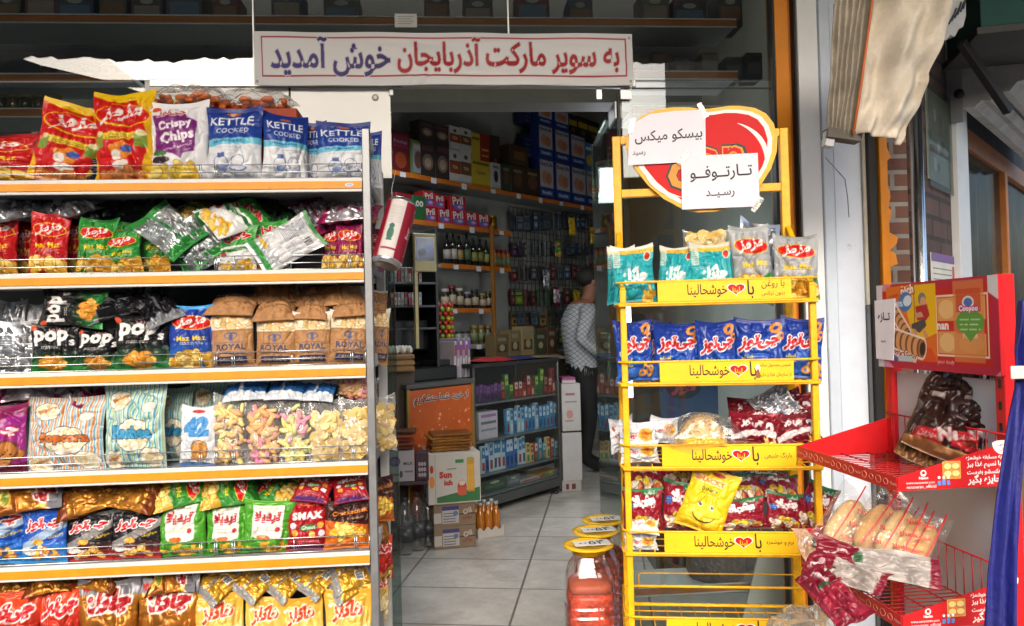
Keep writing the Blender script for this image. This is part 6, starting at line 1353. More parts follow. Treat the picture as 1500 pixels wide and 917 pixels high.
# ---- bread
CRUST = mat('d9a868', .7, var=.35, scale=14, bump=.2, bscale=40); CRUST2 = mat('e3bf86', .7, var=.25, scale=12, bump=.15, bscale=30); DARKB = mat('3a2118', .5, var=.3, scale=16, bump=.2)
REDP = mat('c01e28', .4, var=.05); WINE = mat('5e0f20', .35, var=.2, scale=20, coat=.3)
def loaf(b, p, q, r, m, fl=.8, n=12, seg=14):
    p = Vector(p); q = Vector(q); ax = q - p
    pts = [p + ax * (k / (n - 1)) for k in range(n)]; rr = [r * (max(0.02, 1 - abs(2 * k / (n - 1) - 1) ** 3.2)) ** .5 for k in range(n)]
    b.tube(pts, rr, m, seg)
def bread_bag(name, label, group, M, L, R, m, seed, stripes=2, film=True):
    """a long roll in a clear bag, standing along local z"""
    t = thing(name, label, 'bread', M, group); b = MB(); g = random.Random(seed)
    for k in range(2): loaf(b, ((k - .5) * R * .9, g.uniform(-.004, .004), .01), ((k - .5) * R * .7, g.uniform(-.01, .01), L * .86), R * .72, m)
    b.build('bread_roll', t)
    link('clear_film', bag_mesh('clear_film', Canvas('e8e8e8', min(2.2, L / (R * 3)), nu=44), R * 3.1, L * 1.1, R * 2.3, seed, mt=M_FILM2, crumple=1.5, pinch=.04, ear=.02), t, T(0, 0, -.006))
    b = MB()
    for k in range(stripes):
        x = (k - (stripes - 1) / 2) * R * 1.3; pts = [(x, -R * (1.22 - .25 * abs(2 * v - 1) ** 2), .01 + v * L * .95) for v in [q / 12 for q in range(13)]]
        vs = []
        for p in pts: vs += [(p[0] - .0017, p[1], p[2]), (p[0] + .0017, p[1], p[2])]
        b.add(vs, [[2 * q, 2 * q + 1, 2 * q + 3, 2 * q + 2] for q in range(12)], REDP)
    if film:
        for k in range(3): b.text('Nasim', 0, L * (.22 + .22 * k), -R * 1.24, REDP, w=R * .9, bold=.02, rot=.5)
    b.build('printed_stripe', t); return t
def mt_at(px, py, Y): return P(px, py, Y)
zt2 = TZ[1] + .006
for q, (px0, py0, px1, py1, Y, R) in enumerate(((1222, 815, 1268, 742, 1.80, .046), (1262, 818, 1312, 748, 1.74, .041), (1296, 826, 1336, 756, 1.70, .038), (1322, 832, 1358, 762, 1.67, .033))):
    a = P(px0, py0, Y); c = P(px1, py1, Y + .05); ax = (c - a); L = ax.length; ax.normalize()
    fr = Vector((-.35, -1, .1)); ex = fr.cross(ax).normalized() * -1; ey = ax.cross(ex)
    a.z = max(a.z, zt2 + .02)
    bread_bag('bread_bag', 'long bread roll in red striped clear bag, lower tray, ' + ['leftmost and biggest', 'second from left', 'third from left', 'rightmost and slimmest'][q], 'bread rolls in clear bags', Matrix(((ex.x, ey.x, ax.x, a.x), (ex.y, ey.y, ax.y, a.y), (ex.z, ey.z, ax.z, a.z), (0, 0, 0, 1))), L * 1.15, R, CRUST if q % 2 else CRUST2, 50 + q)
def d_flat(c1, c2):
    c = Canvas(c2, .45, nu=110); n = vn(c.X, c.Y, 9, 5, 4)[..., None]; c.c = np.clip(c.c * (.8 + .35 * n), 0, 1)
    c.poly([(0, 0), (.34, 0), (.28, .4), (.36, .7), (.30, 1), (0, 1)], c1); c.text('Nasim', .16, .55, 'e4d2d2', w=.2, bold=.05, rot=.5); c.rect(.30, .37, .25, .6, '2f5a3a', .9); c.poly([(.9, 0), (1, 0), (1, 1), (.93, 1)], c1, .9)
    return c.done()
def flat_pack(label, pxa, pya, pxb, pyb, Y, wd, seed, c1, c2, Yb=None):
    a = P(pxa, pya, Y); c = P(pxb, pyb, Yb or Y); ax = c - a; L = ax.length; ax.normalize(); up = Vector((-.1, -.75, 1)); ez = (up - ax * up.dot(ax)).normalized(); ey = ez.cross(ax)
    M_ = Matrix(((ax.x, ey.x, ez.x, a.x), (ax.y, ey.y, ez.y, a.y), (ax.z, ey.z, ez.z, a.z), (0, 0, 0, 1)))
    link('flatbread_pack', bag_mesh('pack_film', None, L, wd, .045, seed, back=c1, backmetal=.1, crumple=1.9, pinch=-.02, ear=.004, seal=.03, c=d_flat(c1, c2)), None, M_ @ T(L / 2, -wd / 2, .01) @ Rx(-90), label, 'bread', 'flat bread packs on the lower tray')
flat_pack('wine red and white flat bread pack lying across the lower tray', 1196, 812, 1375, 846, 1.63, .075, 3, '7a1428', 'a8a09a', 1.56)
flat_pack('wine red flat bread pack drooping over the front of the lower tray', 1184, 830, 1300, 860, 1.60, .065, 4, '7a1428', 'a0958e', 1.50)
flat_pack('lowest flat bread pack hanging below the lower tray front', 1188, 842, 1255, 915, 1.56, .08, 5, '6e1224', '8a2034', 1.46)
flat_pack('small clear bread pack in the far corner of the lower tray', 1168, 800, 1232, 800, 1.92, .10, 6, 'c9a688', 'b02030')
# dark bread bags on the upper tray
zt1 = TZ[0] + .006
BRF = mat('2c1712', .28, var=.4, scale=10, bump=.5, bscale=22, coat=.6); TAN = mat('a9764a', .5, var=.3, scale=10, bump=.2)
def dark_bag(label, pxa, pya, pxb, pyb, Y, R, seed, col):
    a = P(pxa, pya, Y); c = P(pxb, pyb, Y + .02); ax = c - a; L = ax.length; ax.normalize(); fr = Vector((-.5, -1, .2)); ex = fr.cross(ax).normalized() * -1; ey = ax.cross(ex)
    t = thing('dark_bread_bag', label, 'bread', Matrix(((ex.x, ey.x, ax.x, a.x), (ex.y, ey.y, ax.y, a.y), (ex.z, ey.z, ax.z, a.z), (0, 0, 0, 1))), 'dark bread bags on the upper tray')
    cv = Canvas('2c1712', L / (R * 2.2), nu=80); 
    if col == 'dark':
        cv.rect(0, 1, 0, .12, 'a9764a'); cv.rect(.10, .45, .12, .24, 'b0202a'); cv.text('شیرین', .28, .18, 'e0b0a8', w=.26, bold=.04); cv.text('Nasim', .62, .32, 'c9b4b0', w=.56, bold=.06, rot=.5, out=[('7e1a2a', .01)]); cv.rect(.55, .85, .15, .22, 'b0202a'); cv.rect(.70, .9, .5, .56, 'c8bcb4'); cv.rect(.15, .3, .62, .68, 'd4cac4', .6)
    else:
        cv = Canvas('8a5a38', L / (R * 2.2), nu=80); cv.rect(0, 1, .30, .46, 'a81e28'); cv.rect(0, .5, .14, .28, '2f5a34'); cv.text('نان', .5, .38, 'ecd8d0', w=.3, bold=.05); cv.rect(0, 1, .62, 1, 'cfc4b6', .8); cv.chips(.5, .1, .45, .1, 12, .1, ['a87848', 'c0935e'], '70482a', seed, .8)
    link('bag_film', bag_mesh('bag_film', cv, R * 2.2, L, R * 1.7, seed, back='2c1712', backmetal=.1, crumple=2.2, pinch=.0, ear=-.01, seal=.03), t)
    b = MB(); g = random.Random(seed)
    for k in range(14):
        an = g.uniform(0, 6.28); q = g.uniform(.012, .03); b.tube([(0, 0, L * .98), (q * .5 * math.cos(an), q * .5 * math.sin(an), L + q * .5), (q * math.cos(an), q * math.sin(an), L + q * g.uniform(.4, 1.2))], [.006, .009, .003], [BRF, mat('8a1f33', .4, coat=.3), mat('5a6e9a', .4, coat=.3), BRF, mat('b8a8b0', .3)][k % 5], 6)
    b.build('tied_top', t); return t
dark_bag('tan and white sliced bread bag leaning left on the upper tray', 1338, 676, 1376, 590, 1.80, .040, 3, 'tan')
dark_bag('dark brown tied bread bag, left one of the pair on the upper tray', 1380, 672, 1424, 556, 1.74, .078, 4, 'dark')
dark_bag('dark brown tied bread bag, right one beside the stand post', 1436, 668, 1452, 548, 1.70, .062, 5, 'dark')
# plastic sack at the bottom, and three red jars by the door
ps = P(1182, 925, 1.85); t = thing('plastic_sack', 'knotted sack of clear crinkled plastic at the bottom right of the rack', 'plastic bag', T(ps.x, ps.y, ps.z - .12))
me = bpy.data.meshes.new('sack'); bmx = bmesh.new(); bmesh.ops.create_icosphere(bmx, subdivisions=5, radius=1)
for v in bmx.verts:
    n = v.co.normalized(); k = .055 * math.sin(n.x * 9 + n.z * 5) + .04 * math.sin(n.y * 14 - n.z * 11 + 2) + .03 * math.sin(n.x * 23 + n.y * 17 + n.z * 29); k2 = abs(math.sin(math.atan2(n.y, n.x) * 11 + n.z * 6)) ** 4 * .05
    v.co = Vector((n.x * .095, n.y * .095, n.z * .085)) * (1 + k - k2)
for f in bmx.faces: f.smooth = True
bmx.to_mesh(me); bmx.free(); SACK = glassy('sack_plastic', (.9, .9, .88), 2.4, .10, .16, (.72, .71, .67), .8, 30, dirt=.22); me.materials.append(SACK); link('sack_film', me, t, T(0, 0, .09))
b = MB(); loaf(b, (-.05, 0, .07), (.05, .01, .08), .06, mat('b3a27e', .8, var=.4, scale=20)); b.build('sack_contents', t)
JARP = glassy('jar_plastic', (.97, .90, .87), 1.6, .05, .01, (.8, .5, .45)); PICK = mat('cf4a2c', .5, var=.75, scale=30, bump=1.0, bscale=60, coat=.4); PINKW = mat('b8624a', .5, var=.25, scale=8)
YLID = mat('e8b80c', .4, var=.06)
def jar(px, py, Y, label):
    p = P(px, py, Y); Hj = p.z; R = .088
    t = thing('pickle_jar', label, 'jar', T(p.x, p.y, 0), 'big jars with yellow lids by the doorway')
    prof = [(.0, .002), (R * .96, .002), (R, .02)]
    z = .03
    while z < Hj - .19: prof += [(R, z), (R, z + .014), (R * .945, z + .018), (R * .945, z + .022), (R, z + .026)]; z += .03
    prof += [(R, Hj - .16), (R * .96, Hj - .11), (R * .80, Hj - .07), (R * .62, Hj - .045), (R * .60, Hj - .02)]
    MB().lathe(prof, JARP, 32, sq=2.2).build('jar_body', t)
    MB().lathe([(0, .006), (R * .90, .006), (R * .90, Hj - .175), (R * .86, Hj - .155), (0, Hj - .152)], PICK, 32, sq=2.2).build('pickles', t)
    MB().lathe([(R * .85, Hj - .151), (R * .82, Hj - .132), (R * .74, Hj - .122), (0, Hj - .12)], PINKW, 32, sq=2.2).build('brine', t)
    MB().lathe([(0, Hj - .03), (R * .66, Hj - .03), (R * .72, Hj - .012), (R * .98, Hj - .008), (R * .99, Hj - .002), (R * .74, Hj), (R * .70, Hj - .008), (0, Hj - .008)], YLID, 36).build('lid', t)
    b = MB(); b.box(-.052, .075, -.03, .03, Hj + .0002, Hj + .002, WHITE, .0003); 
    o = b.build('price_slip', t, M=Rz(8)); 
    b = MB(); b.text('۴۵۰۰', 0.01, 0, 0, mat('2a2a30', .7), w=.09, bold=.02); b.build('slip_writing', o, M=T(0, 0, Hj + .0026) @ Rx(-90)); return t
jar(862, 796, 2.66, 'big square jar of red pickles with a yellow lid, nearest of three by the door')
jar(872, 776, 2.90, 'second jar with a yellow lid, right behind the nearest red pickle jar')
jar(884, 760, 3.14, 'farthest of three jars with yellow lids, mostly hidden by the yellow rack')

# ================================================================== INSIDE THE SHOP
def carton_mesh(w, d, h, base, deco=(), rough=.55, top=None):
    b = MB(); b.box(-w / 2, w / 2, 0, d, 0, h, mat(base, rough), .0025); y = -.0008
    for e in deco:
        k = e[0]; y -= .0002
        if k == 'r': b.rect(-w / 2 + e[1] * w, -w / 2 + e[2] * w, e[3] * h, e[4] * h, y, mat(e[5], rough))
        elif k == 'e': b.ell(-w / 2 + e[1] * w, e[2] * h, e[3] * w, e[4] * h, y, mat(e[5], rough), n=18)
        elif k == 't': b.text(e[1], -w / 2 + e[2] * w, e[3] * h, y, mat(e[5], rough), w=e[4] * w, bold=.03, rot=e[6] if len(e) > 6 else 0)
        elif k == 's':    # side face marks on the right side
            M0 = b.M; b.M = Matrix(((0, -1, 0, w / 2 + .001), (1, 0, 0, d / 2), (0, 0, 1, 0), (0, 0, 0, 1))); b.rect(-d / 2 + e[1] * d, -d / 2 + e[2] * d, e[3] * h, e[4] * h, 0, mat(e[5], rough)); b.M = M0
    return b.mesh('carton')
def bx(M, px0, px1, py0, py1, d, base, deco, label, cat='box', group=None, dep=.12, name='carton', z=None, yaw=0, rough=.55):
    x0, zt = hit(M, px0, py0, d)[0], hit(M, (px0 + px1) / 2, py0, d)[1]; x1 = hit(M, px1, py0, d)[0]; zb = hit(M, (px0 + px1) / 2, py1, d)[1] if z is None else z
    return link(name, carton_mesh(abs(x1 - x0) - .003, dep, zt - zb, base, deco, rough), None, M @ T((x0 + x1) / 2, d, zb + .001) @ Rz(yaw), label, cat, group)
SHELFG = mat('8f918f', .5, .2, var=.1); TAGW = mat('c9ccd2', .6)
def wall_shelf(px0, px1, pxr, pyr, dd, label, tags=8, edge=ORANGE_D):
    z = dg(pxr, pyr, -dd)[1]; a = dg(px0, pyr, -dd)[0]; c = dg(px1, pyr, -dd)[0]
    t = thing('wall_shelf', label, 'shelf', MDG @ T(a, 0, z))
    MB().box(0, c - a, -dd, -.002, -.03, -.002, SHELFG).build('shelf_board', t)
    MB().box(0, c - a, -dd - .006, -dd - .0005, -.036, .004, edge).build('orange_edge', t)
    b = MB()
    for k in range(tags):
        x = (c - a) * (k + .5) / tags + .02 * math.sin(k * 5); MB().box(x, x + .06, -dd - .009, -dd - .0065, -.042 - .006 * (k % 3), -.004, TAGW, .0004).build('price_tag', t)
    return z
ZH = wall_shelf(560, 890, 665, 266, .30, 'long high wall shelf with orange edge and price tags inside the shop', 9)
ZS2 = wall_shelf(570, 748, 680, 331, .28, 'orange edged wall shelf carrying the red detergent boxes', 4)
ZS3 = wall_shelf(645, 748, 690, 389, .28, 'orange edged wall shelf carrying bottles', 3)
ZS4 = wall_shelf(640, 722, 690, 452, .28, 'orange edged wall shelf carrying dark jars', 2)
ZS5 = wall_shelf(630, 722, 690, 505, .28, 'lowest visible wall shelf with small jars behind the counter', 5, SHELFG)
D = -.27
GBX = 'food boxes on the high wall shelf'
bx(MDG, 572, 600, 192, 0, D, '5a1420', [('r', .1, .9, .6, .9, '7a2440'), ('t', 'Frosties', .5, .75, .7, 'b08a9a'), ('e', .5, .3, .3, .2, '8a3a1a')], 'dark red cereal box at the left end of the high shelf', 'box', GBX, z=ZH)
bx(MDG, 598, 614, 198, 0, D + .08, '6a1a1c', [('r', .2, .8, .1, .5, 'a85a20')], 'dark red box behind the green framed box on the high shelf', 'box', GBX, z=ZH)
bx(MDG, 601, 622, 206, 0, D, '5a7a24', [('r', .1, .9, .08, .92, '8f92a0'), ('e', .5, .45, .28, .25, '6a4a44'), ('r', .2, .8, .75, .88, 'b9b2a8')], 'green framed box with a picture on the high shelf', 'box', GBX, z=ZH, yaw=3)
zm_ = dg(640, 212, D)[1]
for q, (a, c, y0, z) in enumerate(((615, 637, 206, None), (637, 658, 208, None), (614, 636, 177, 'u'), (636, 658, 183, 'u'))):
    zt_ = dg(640, 209, D)[1]
    bx(MDG, a, c, y0, 0, D + .004 * q, '352a2a', [('e', .5, .42, .36, .22, '7a6658'), ('e', .5, .40, .22, .13, 'a8947e'), ('r', .15, .85, .72, .86, '5a3a34')], 'dark brown food box on the high shelf, ' + ['lower left of four', 'lower right of four', 'upper left of four', 'upper right of four'][q], 'box', GBX, z=ZH if z is None else zt_ + .002)
for q, (a, c, y0, lo) in enumerate(((658, 674, 219, 1), (674, 690, 221, 1), (658, 674, 185, 0), (674, 690, 188, 0))):
    zt_ = dg(674, 220, D)[1]
    bx(MDG, a, c, y0, 0, D, 'b9b8b4', [('r', 0, 1, .28, .66, ['8a4420', '6a4a28'][q % 2]), ('e', .5, .80, .16, .07, '4a4a4a'), ('t', 'TEA', .5, .47, .5, 'c9b89a')], 'white tea box with brown band, ' + ['lower left of four', 'lower right of four', 'upper left of four', 'upper right of four'][q], 'box', GBX, z=ZH if lo else zt_ + .002)
zt_ = dg(700, 236, D)[1]
bx(MDG, 690, 718, 235, 0, D, 'b8a02c', [('r', .08, .92, .82, .92, '6a5a1c'), ('t', 'Cacao', .5, .55, .5, '7a6a2a')], 'wide yellow box under the smaller yellow and red boxes', 'box', GBX, z=ZH)
bx(MDG, 690, 703, 195, 0, D, 'bda42e', [('r', .1, .9, .75, .85, '6a5a1c')], 'small yellow box standing on the wide yellow box', 'box', GBX, z=zt_ + .002)
bx(MDG, 703, 717, 197, 0, D + .005, '8a2418', [('r', .15, .85, .4, .48, 'c08a3a'), ('r', .15, .85, .2, .26, 'c08a3a')], 'small red box standing on the wide yellow box', 'box', GBX, z=zt_ + .002)
bx(MDG, 718, 732, 199, 0, D + .06, '3a2420', [('e', .5, .4, .3, .2, '8a4a3a')], 'dark brown box behind the white coffee pouch', 'box', GBX, z=ZH)
bx(MDG, 719, 733, 239, 0, D - .01, 'a9a9a6', [('e', .5, .5, .22, .22, '2a2420'), ('r', .2, .8, .8, .9, '6a6a68')], 'white pouch with a dark round mark on the high shelf', 'pouch', GBX, z=ZH, dep=.06)
for q, (a, c, y0) in enumerate(((734, 748, 240), (748, 768, 243), (768, 791, 247))):
    bx(MDG, a, c, y0, 0, D, ['2a3a2c', '3a2c1e', '33261c'][q], [('e', .5, .5, .3, .25, '5a4030'), ('r', .2, .8, .75, .85, '7a6a4a')], ['dark green box right of the white pouch', 'brown box under the smaller brown carton', 'dark brown box left of the blue nappy packs'][q], 'box', GBX, z=ZH)
bx(MDG, 746, 774, 214, 0, D, '3e2c1c', [('r', .2, .8, .3, .7, '6a4a2a')], 'brown carton stacked on the two dark boxes of the high shelf', 'box', GBX, z=dg(758, 242, D)[1])
NAP = carton_mesh(.145, .1, .27, '1c2f6e', [('r', .06, .94, .30, .96, 'a9a8ae'), ('e', .38, .55, .22, .16, 'b5826a'), ('e', .64, .52, .2, .15, 'a87258'), ('t', 'EasyLife', .5, .86, .8, '24346e'), ('r', .1, .9, .10, .22, '3a62a8'), ('t', 'Easylife', .5, .16, .6, 'b8c4dc')], .4)
colx = [790, 814, 837, 858]; W_ = .145
for r_ in range(3):
    for k in range(4 if r_ == 0 else 3 if r_ == 1 else 2):
        x0 = dg(colx[k], 270, D)[0]; x1 = dg(colx[k] + 22, 270, D)[0]; hh = (ZH - 0, )[0]
        zrow = [ZH + .002, dg(822, 238, D)[1], dg(818, 189, D)[1]][r_]; zn = [dg(822, 238, D)[1], dg(822, 190, D)[1], dg(818, 189, D)[1] + .24][r_]
        link('nappy_pack', NAP, None, MDG @ T((x0 + x1) / 2, D, zrow) @ S((x1 - x0 - .004) / W_, 1, (zn - zrow - .003) / .27), 'blue and white nappy pack, ' + ['bottom', 'middle', 'top'][r_] + ' row, ' + ['first', 'second', 'third', 'fourth'][k] + ' from the left', 'nappies', 'stacked nappy packs')
for r_ in range(3):
    z = [ZH + .002, dg(822, 238, D)[1], dg(818, 189, D)[1]][r_]
    bx(MDG, 766, 788, 153 if r_ == 2 else 200, 0, D + .10, '172450', [('e', .2 + .2 * (q % 4), .15 + .2 * (q // 4), .03, .03, '8a98c8') for q in range(16)], 'dark blue dotted pack behind the nappies, ' + ['lowest of three', 'middle of three', 'topmost of three'][r_], 'nappies', 'stacked nappy packs', z=z) if r_ == 2 else link('nappy_pack', carton_mesh(.14, .1, .24, '172450', [('e', .2 + .2 * (q % 4), .15 + .2 * (q // 4), .03, .03, '8a98c8') for q in range(16)]), None, MDG @ T(dg(777, 260, D + .1)[0], D + .10, z), 'dark blue dotted pack behind the nappies, ' + ['lowest of three', 'middle of three'][r_], 'nappies', 'stacked nappy packs')
bx(MDG, 854, 872, 210, 250, D, '3f76a8', [('e', .5, .4, .25, .2, 'c9a83a'), ('r', .2, .8, .75, .85, 'c9d4e0')], 'light blue pack with a yellow figure beside the nappy packs', 'pack', None, z=dg(865, 252, D)[1])
for q, (a, c, y0) in enumerate(((832, 846, 168), (845, 862, 172), (860, 878, 178))):
    zb_ = dg(855, 205, D + .05)[1]
    bx(MDG, a, c, y0, 0, D + .05, '1c1a14', [('r', .1, .9, .5, .75, 'a8902a'), ('e', .5, .3, .2, .12, '6a4a2a')], 'black and yellow coffee bag on top of the nappies, ' + ['left', 'middle', 'right'][q] + ' one', 'coffee', 'coffee bags high on the shelf', z=zb_, dep=.07, name='coffee_bag')
link('nappy_pack', carton_mesh(.145, .1, .2, '1c2f6e', [('r', .06, .94, .30, .96, '8a8f9e')]), None, MDG @ T(dg(848, 215, D + .06)[0], D + .06, dg(848, 238, D)[1]), 'nappy pack at the back under the coffee bags', 'nappies', 'stacked nappy packs')
# red detergent boxes
GP = 'detergent boxes on the second wall shelf'
for q, (a, c, y0, base, y1) in enumerate(((580, 603, 283, '7a1420', None), (604, 624, 287, '1f5a2c', None))):
    bx(MDG, a, c, y0, 0, D, base, [('e', .36, .68, .14, .12, 'c9c9c4'), ('e', .64, .68, .14, .12, 'c9c9c4'), ('e', .37, .67, .05, .05, '141414'), ('e', .63, .67, .05, .05, '141414')], ['dark red box with two eyes', 'green box with two eyes left of the red detergent boxes'][q], 'box', GP, z=ZS2)
PR = [('t', 'Pril', .46, .70, .7, 'c9c4c4', .12), ('e', .5, .30, .4, .18, '3a62a8'), ('r', .1, .9, .05, .14, 'a83a7a'), ('e', .6, .3, .18, .1, 'c98a9a')]
for q, (a, c, y0, y1) in enumerate(((622, 640, 304, None), (642, 661, 306, None), (661, 682, 309, None), (682, 700, 311, None), (700, 718, 314, None), (620, 637, 280, 1), (637, 652, 285, 1), (660, 682, 288, 1))):
    zz = ZS2 if y1 is None else dg(645, 306, D)[1] + .002
    bx(MDG, a, c, y0, 0, D + (.004 if y1 else 0), 'a01820', PR, 'red detergent box, ' + ['first of the lower row', 'second of the lower row', 'third of the lower row', 'fourth of the lower row', 'last of the lower row', 'upper row left', 'upper row middle', 'upper row right with blank lower half'][q], 'box', GP, z=zz)
t = thing('gold_tin', 'small gold tin right of the red detergent boxes', 'tin', MDG @ T(dg(729, 320, D)[0], -.2, ZS2)); MB().lathe([(0, 0), (.045, 0), (.045, .12), (.04, .125), (0, .125)], mat('8a6a1c', .3, .7), 18).build('tin_body', t); MB().lathe([(.043, .1252), (.046, .127), (.046, .14), (0, .141)], mat('a98a3a', .3, .7), 18).build('tin_lid', t)
# bottles and jars
def bottle(M, x, y, z, h, r, glass, lab, cap, label, group, cat='bottle'):
    t = thing('bottle', label, cat, M @ T(x, y, z), group)
    MB().lathe([(0, 0), (r, 0), (r, h * .58), (r * .75, h * .68), (r * .34, h * .78), (r * .34, h * .94), (0, h * .94)], mat(glass, .15, coat=.4), 14).build('bottle_body', t)
    MB().lathe([(r * 1.02, h * .18), (r * 1.02, h * .48)], mat(lab, .6), 14).build('paper_label', t)
    MB().lathe([(r * .36, h * .93), (r * .38, h), (0, h)], mat(cap, .4), 10).build('cap', t)
    return t
for q, px in enumerate((655, 664, 673, 684, 694, 703, 712)):
    x = dg(px, 370, -.22)[0]; bottle(MDG, x, -.22, ZS3, [.27, .29, .28, .30, .26, .27, .25][q], .034, ['1a1214', '161a14', '20160f', '1c2414', '12180f', '1a2210', '2a2a16'][q], ['9a948c', 'a09a90', '8a7a4a', '4a5a3a', '7a7a3a', '6a6a30', '8a8a50'][q], ['2a2a2a', '5a1a1a', '8a7a2a', '1a3a1a', '3a5a2a', '7a6a1a', '2a4a2a'][q], 'dark bottle on the wall shelf below the detergent, ' + ['first', 'second', 'third', 'fourth', 'fifth', 'sixth', 'last'][q] + ' from the left', 'dark bottles on the wall shelf')
def sjar(M, x, y, z, h, r, body, lid, label, group):
    t = thing('jar', label, 'jar', M @ T(x, y, z), group); MB().lathe([(0, 0), (r, 0), (r, h * .78), (r * .85, h * .84), (0, h * .84)], mat(body, .25, coat=.4, var=.3), 14).build('jar_body', t)
    MB().lathe([(r * .86, h * .842), (r * .9, h * .85), (r * .9, h), (0, h)], mat(lid, .4), 14).build('jar_lid', t); MB().lathe([(r * 1.01, h * .2), (r * 1.01, h * .6)], mat('a89a80' if len(group) % 2 else '6a7a5a', .6), 14).build('paper_label', t); return t
for q, px in enumerate((724, 730, 737, 743)): sjar(MDG, dg(px, 375, -.22)[0], -.22, ZS3, .17, .030, 'a8641c', '7a1a1a', 'amber jar right of the dark bottles, ' + ['first', 'second', 'third', 'last'][q], 'amber jars')
for q, px in enumerate((652, 662, 673, 684, 695, 706, 715)): sjar(MDG, dg(px, 430, -.22)[0], -.22, ZS4, [.17, .2, .18, .15, .17, .14, .16][q], .036, ['2a1a14', '1c1410', '3a2a1a', '241c2a', '2c2414', '4a3a2a', '33241a'][q], ['a9a49a', '6a1a1a', 'a8a39a', '8a8a84', '2a2a2a', '8a7a3a', '5a4a2a'][q], 'dark jar on the shelf above the sweets tower, ' + ['first', 'second', 'third', 'fourth', 'fifth', 'sixth', 'last'][q], 'dark jars')
for q, px in enumerate((672, 682, 694, 704, 714)): sjar(MDG, dg(px, 490, -.22)[0], -.22, ZS5, [.12, .12, .17, .17, .17][q], .036, ['8a8a84', '7a7a78', '6a5a2c', '74622e', '5a4a24'][q], ['2a2a2a', '2a2a2a', '8a7a4a', '8a7a4a', '8a7a4a'][q], 'small jar on the lowest wall shelf, ' + ['first', 'second', 'third', 'fourth', 'last'][q], 'small jars')
MB().bar((dg(722, 400, -.31)[0], -.31, 0), (dg(722, 400, -.31)[0], -.31, dg(722, 330, -.31)[1]), .03, .03, mat('8a5a1c', .5)).build('shelf_post', M=MDG, label='brown upright between the jar shelves and the hanging packets', cat='post')
# dark till cabinet with screen and cigarette shelves
MC3 = frame(*P(565, 500, 4.9).xy, 0, 30)
def c3(px, py, d=0.0): return hit(MC3, px, py, d)
xa, zt_ = c3(562, 330); xb_, _ = c3(640, 330); zb_ = 0
t = thing('till_cabinet', 'black cabinet with cigarette shelves behind the counter left', 'cabinet', MC3 @ T(xa, 0, 0)); w = xb_ - xa; DKC = mat('17181a', .45)
MB().box(0, w, .28, .30, zb_, zt_, DKC).box(0, .02, 0, .28, zb_, zt_, DKC).box(w - .02, w, 0, .28, zb_, zt_, DKC).build('cabinet_body', t)
for py in (413, 447, 480):
    z = c3(600, py)[1]; MB().box(.021, w - .021, .0, .279, z - .015, z, mat('3a4048', .4)).build('shelf_board', t)
for r_, py in enumerate((413, 447)):
    z = c3(600, py)[1]
    for k in range(9):
        px = 577 + k * 5.2; x = c3(px, py)[0]
        link('cigarette_pack', carton_mesh(.020, .02, .085, ['a9a9a8', '9a1a20', 'b0b0ae', '8a8a90', 'a8a49a'][(k * 3 + r_) % 5], [('r', 0, 1, .6, .9, ['6a7a9a', 'b0b0a8', '9a2a2a'][(k + r_) % 3]), ('e', .5, .3, .2, .1, '5a5a5a')]), None, MC3 @ T(x, .03, z + .001) @ S(1, 1, 1.15 if r_ == 0 else 1), 'cigarette pack on the ' + ['upper', 'lower'][r_] + ' till cabinet shelf, number ' + ['one', 'two', 'three', 'four', 'five', 'six', 'seven', 'eight', 'nine'][k] + ' from the left', 'cigarettes', 'cigarette packs on the till cabinet')
x0, z1 = c3(606, 341, -.06); x1, z0 = c3(640, 398, -.06)
t = thing('till_screen', 'cream framed touch screen showing a dark blue picture', 'screen', MC3 @ T((x0 + x1) / 2, -.06, z0)); w = x1 - x0; h = z1 - z0; CRM = mat('b5a878', .5)
MB().box(-w / 2, w / 2, 0, .03, 0, h, CRM, .006).build('screen_housing', t); b = MB(); b.rect(-w * .44, w * .40, h * .28, h * .90, -.001, mat('0c0f18', .2)); b.build('bezel', t)
b = MB(); b.rect(-w * .40, w * .36, h * .34, h * .86, -.0025, mat('1c2f66', .25, emit=.02)); b.ell(w * .1, h * .6, w * .16, h * .1, -.003, mat('4a62a8', .3, emit=.02), .5); b.ell(-w * .15, h * .5, w * .2, h * .1, -.0032, mat('182448', .3), .4); b.build('display', t)
MB().box(-w * .5, -w * .36, .0, .03, -.5, -.001, CRM).build('stand', t)
# egg trays
t0 = c3(574, 545, -.12); ZE = t0[1]
for q in range(3):
    me_ = MB(); z = .05 * q
    me_.box(-.11, .11, -.14, .14, 0, .035, mat(['8a6a44', '94734c', '7d6040'][q], .85, bump=.3), .01)
    link('egg_tray', me_.mesh('egg_tray'), None, MC3 @ T(t0[0], -.10, ZE + q * .037 + .002), 'brown egg tray, ' + ['lowest', 'middle', 'topmost'][q] + ' of the pile left of the till', 'tray', 'stacked egg trays')
b = MB(); g = random.Random(1)
EGG = mat('c9c4bc', .5)
me_ = MB().lathe([(0, 0), (.014, .003), (.021, .016), (.021, .026), (.014, .042), (.006, .05), (0, .052)], EGG, 12).mesh('egg')
n = 0
for i in range(5):
    for j in range(4):
        link('egg', me_, None, MC3 @ T(t0[0] - .088 + i * .044, -.10 - .1 + j * .055, ZE + .113), 'white egg in the topmost brown tray left of the till', 'egg', 'white eggs in the topmost tray')
MB().box(-.12, .12, -.10, .16, ZE - .9, ZE, mat('4a4038', .7)).build('till_plinth', M=MC3 @ T(t0[0], -.1, 0), label='dark brown low counter under the egg trays', cat='counter')
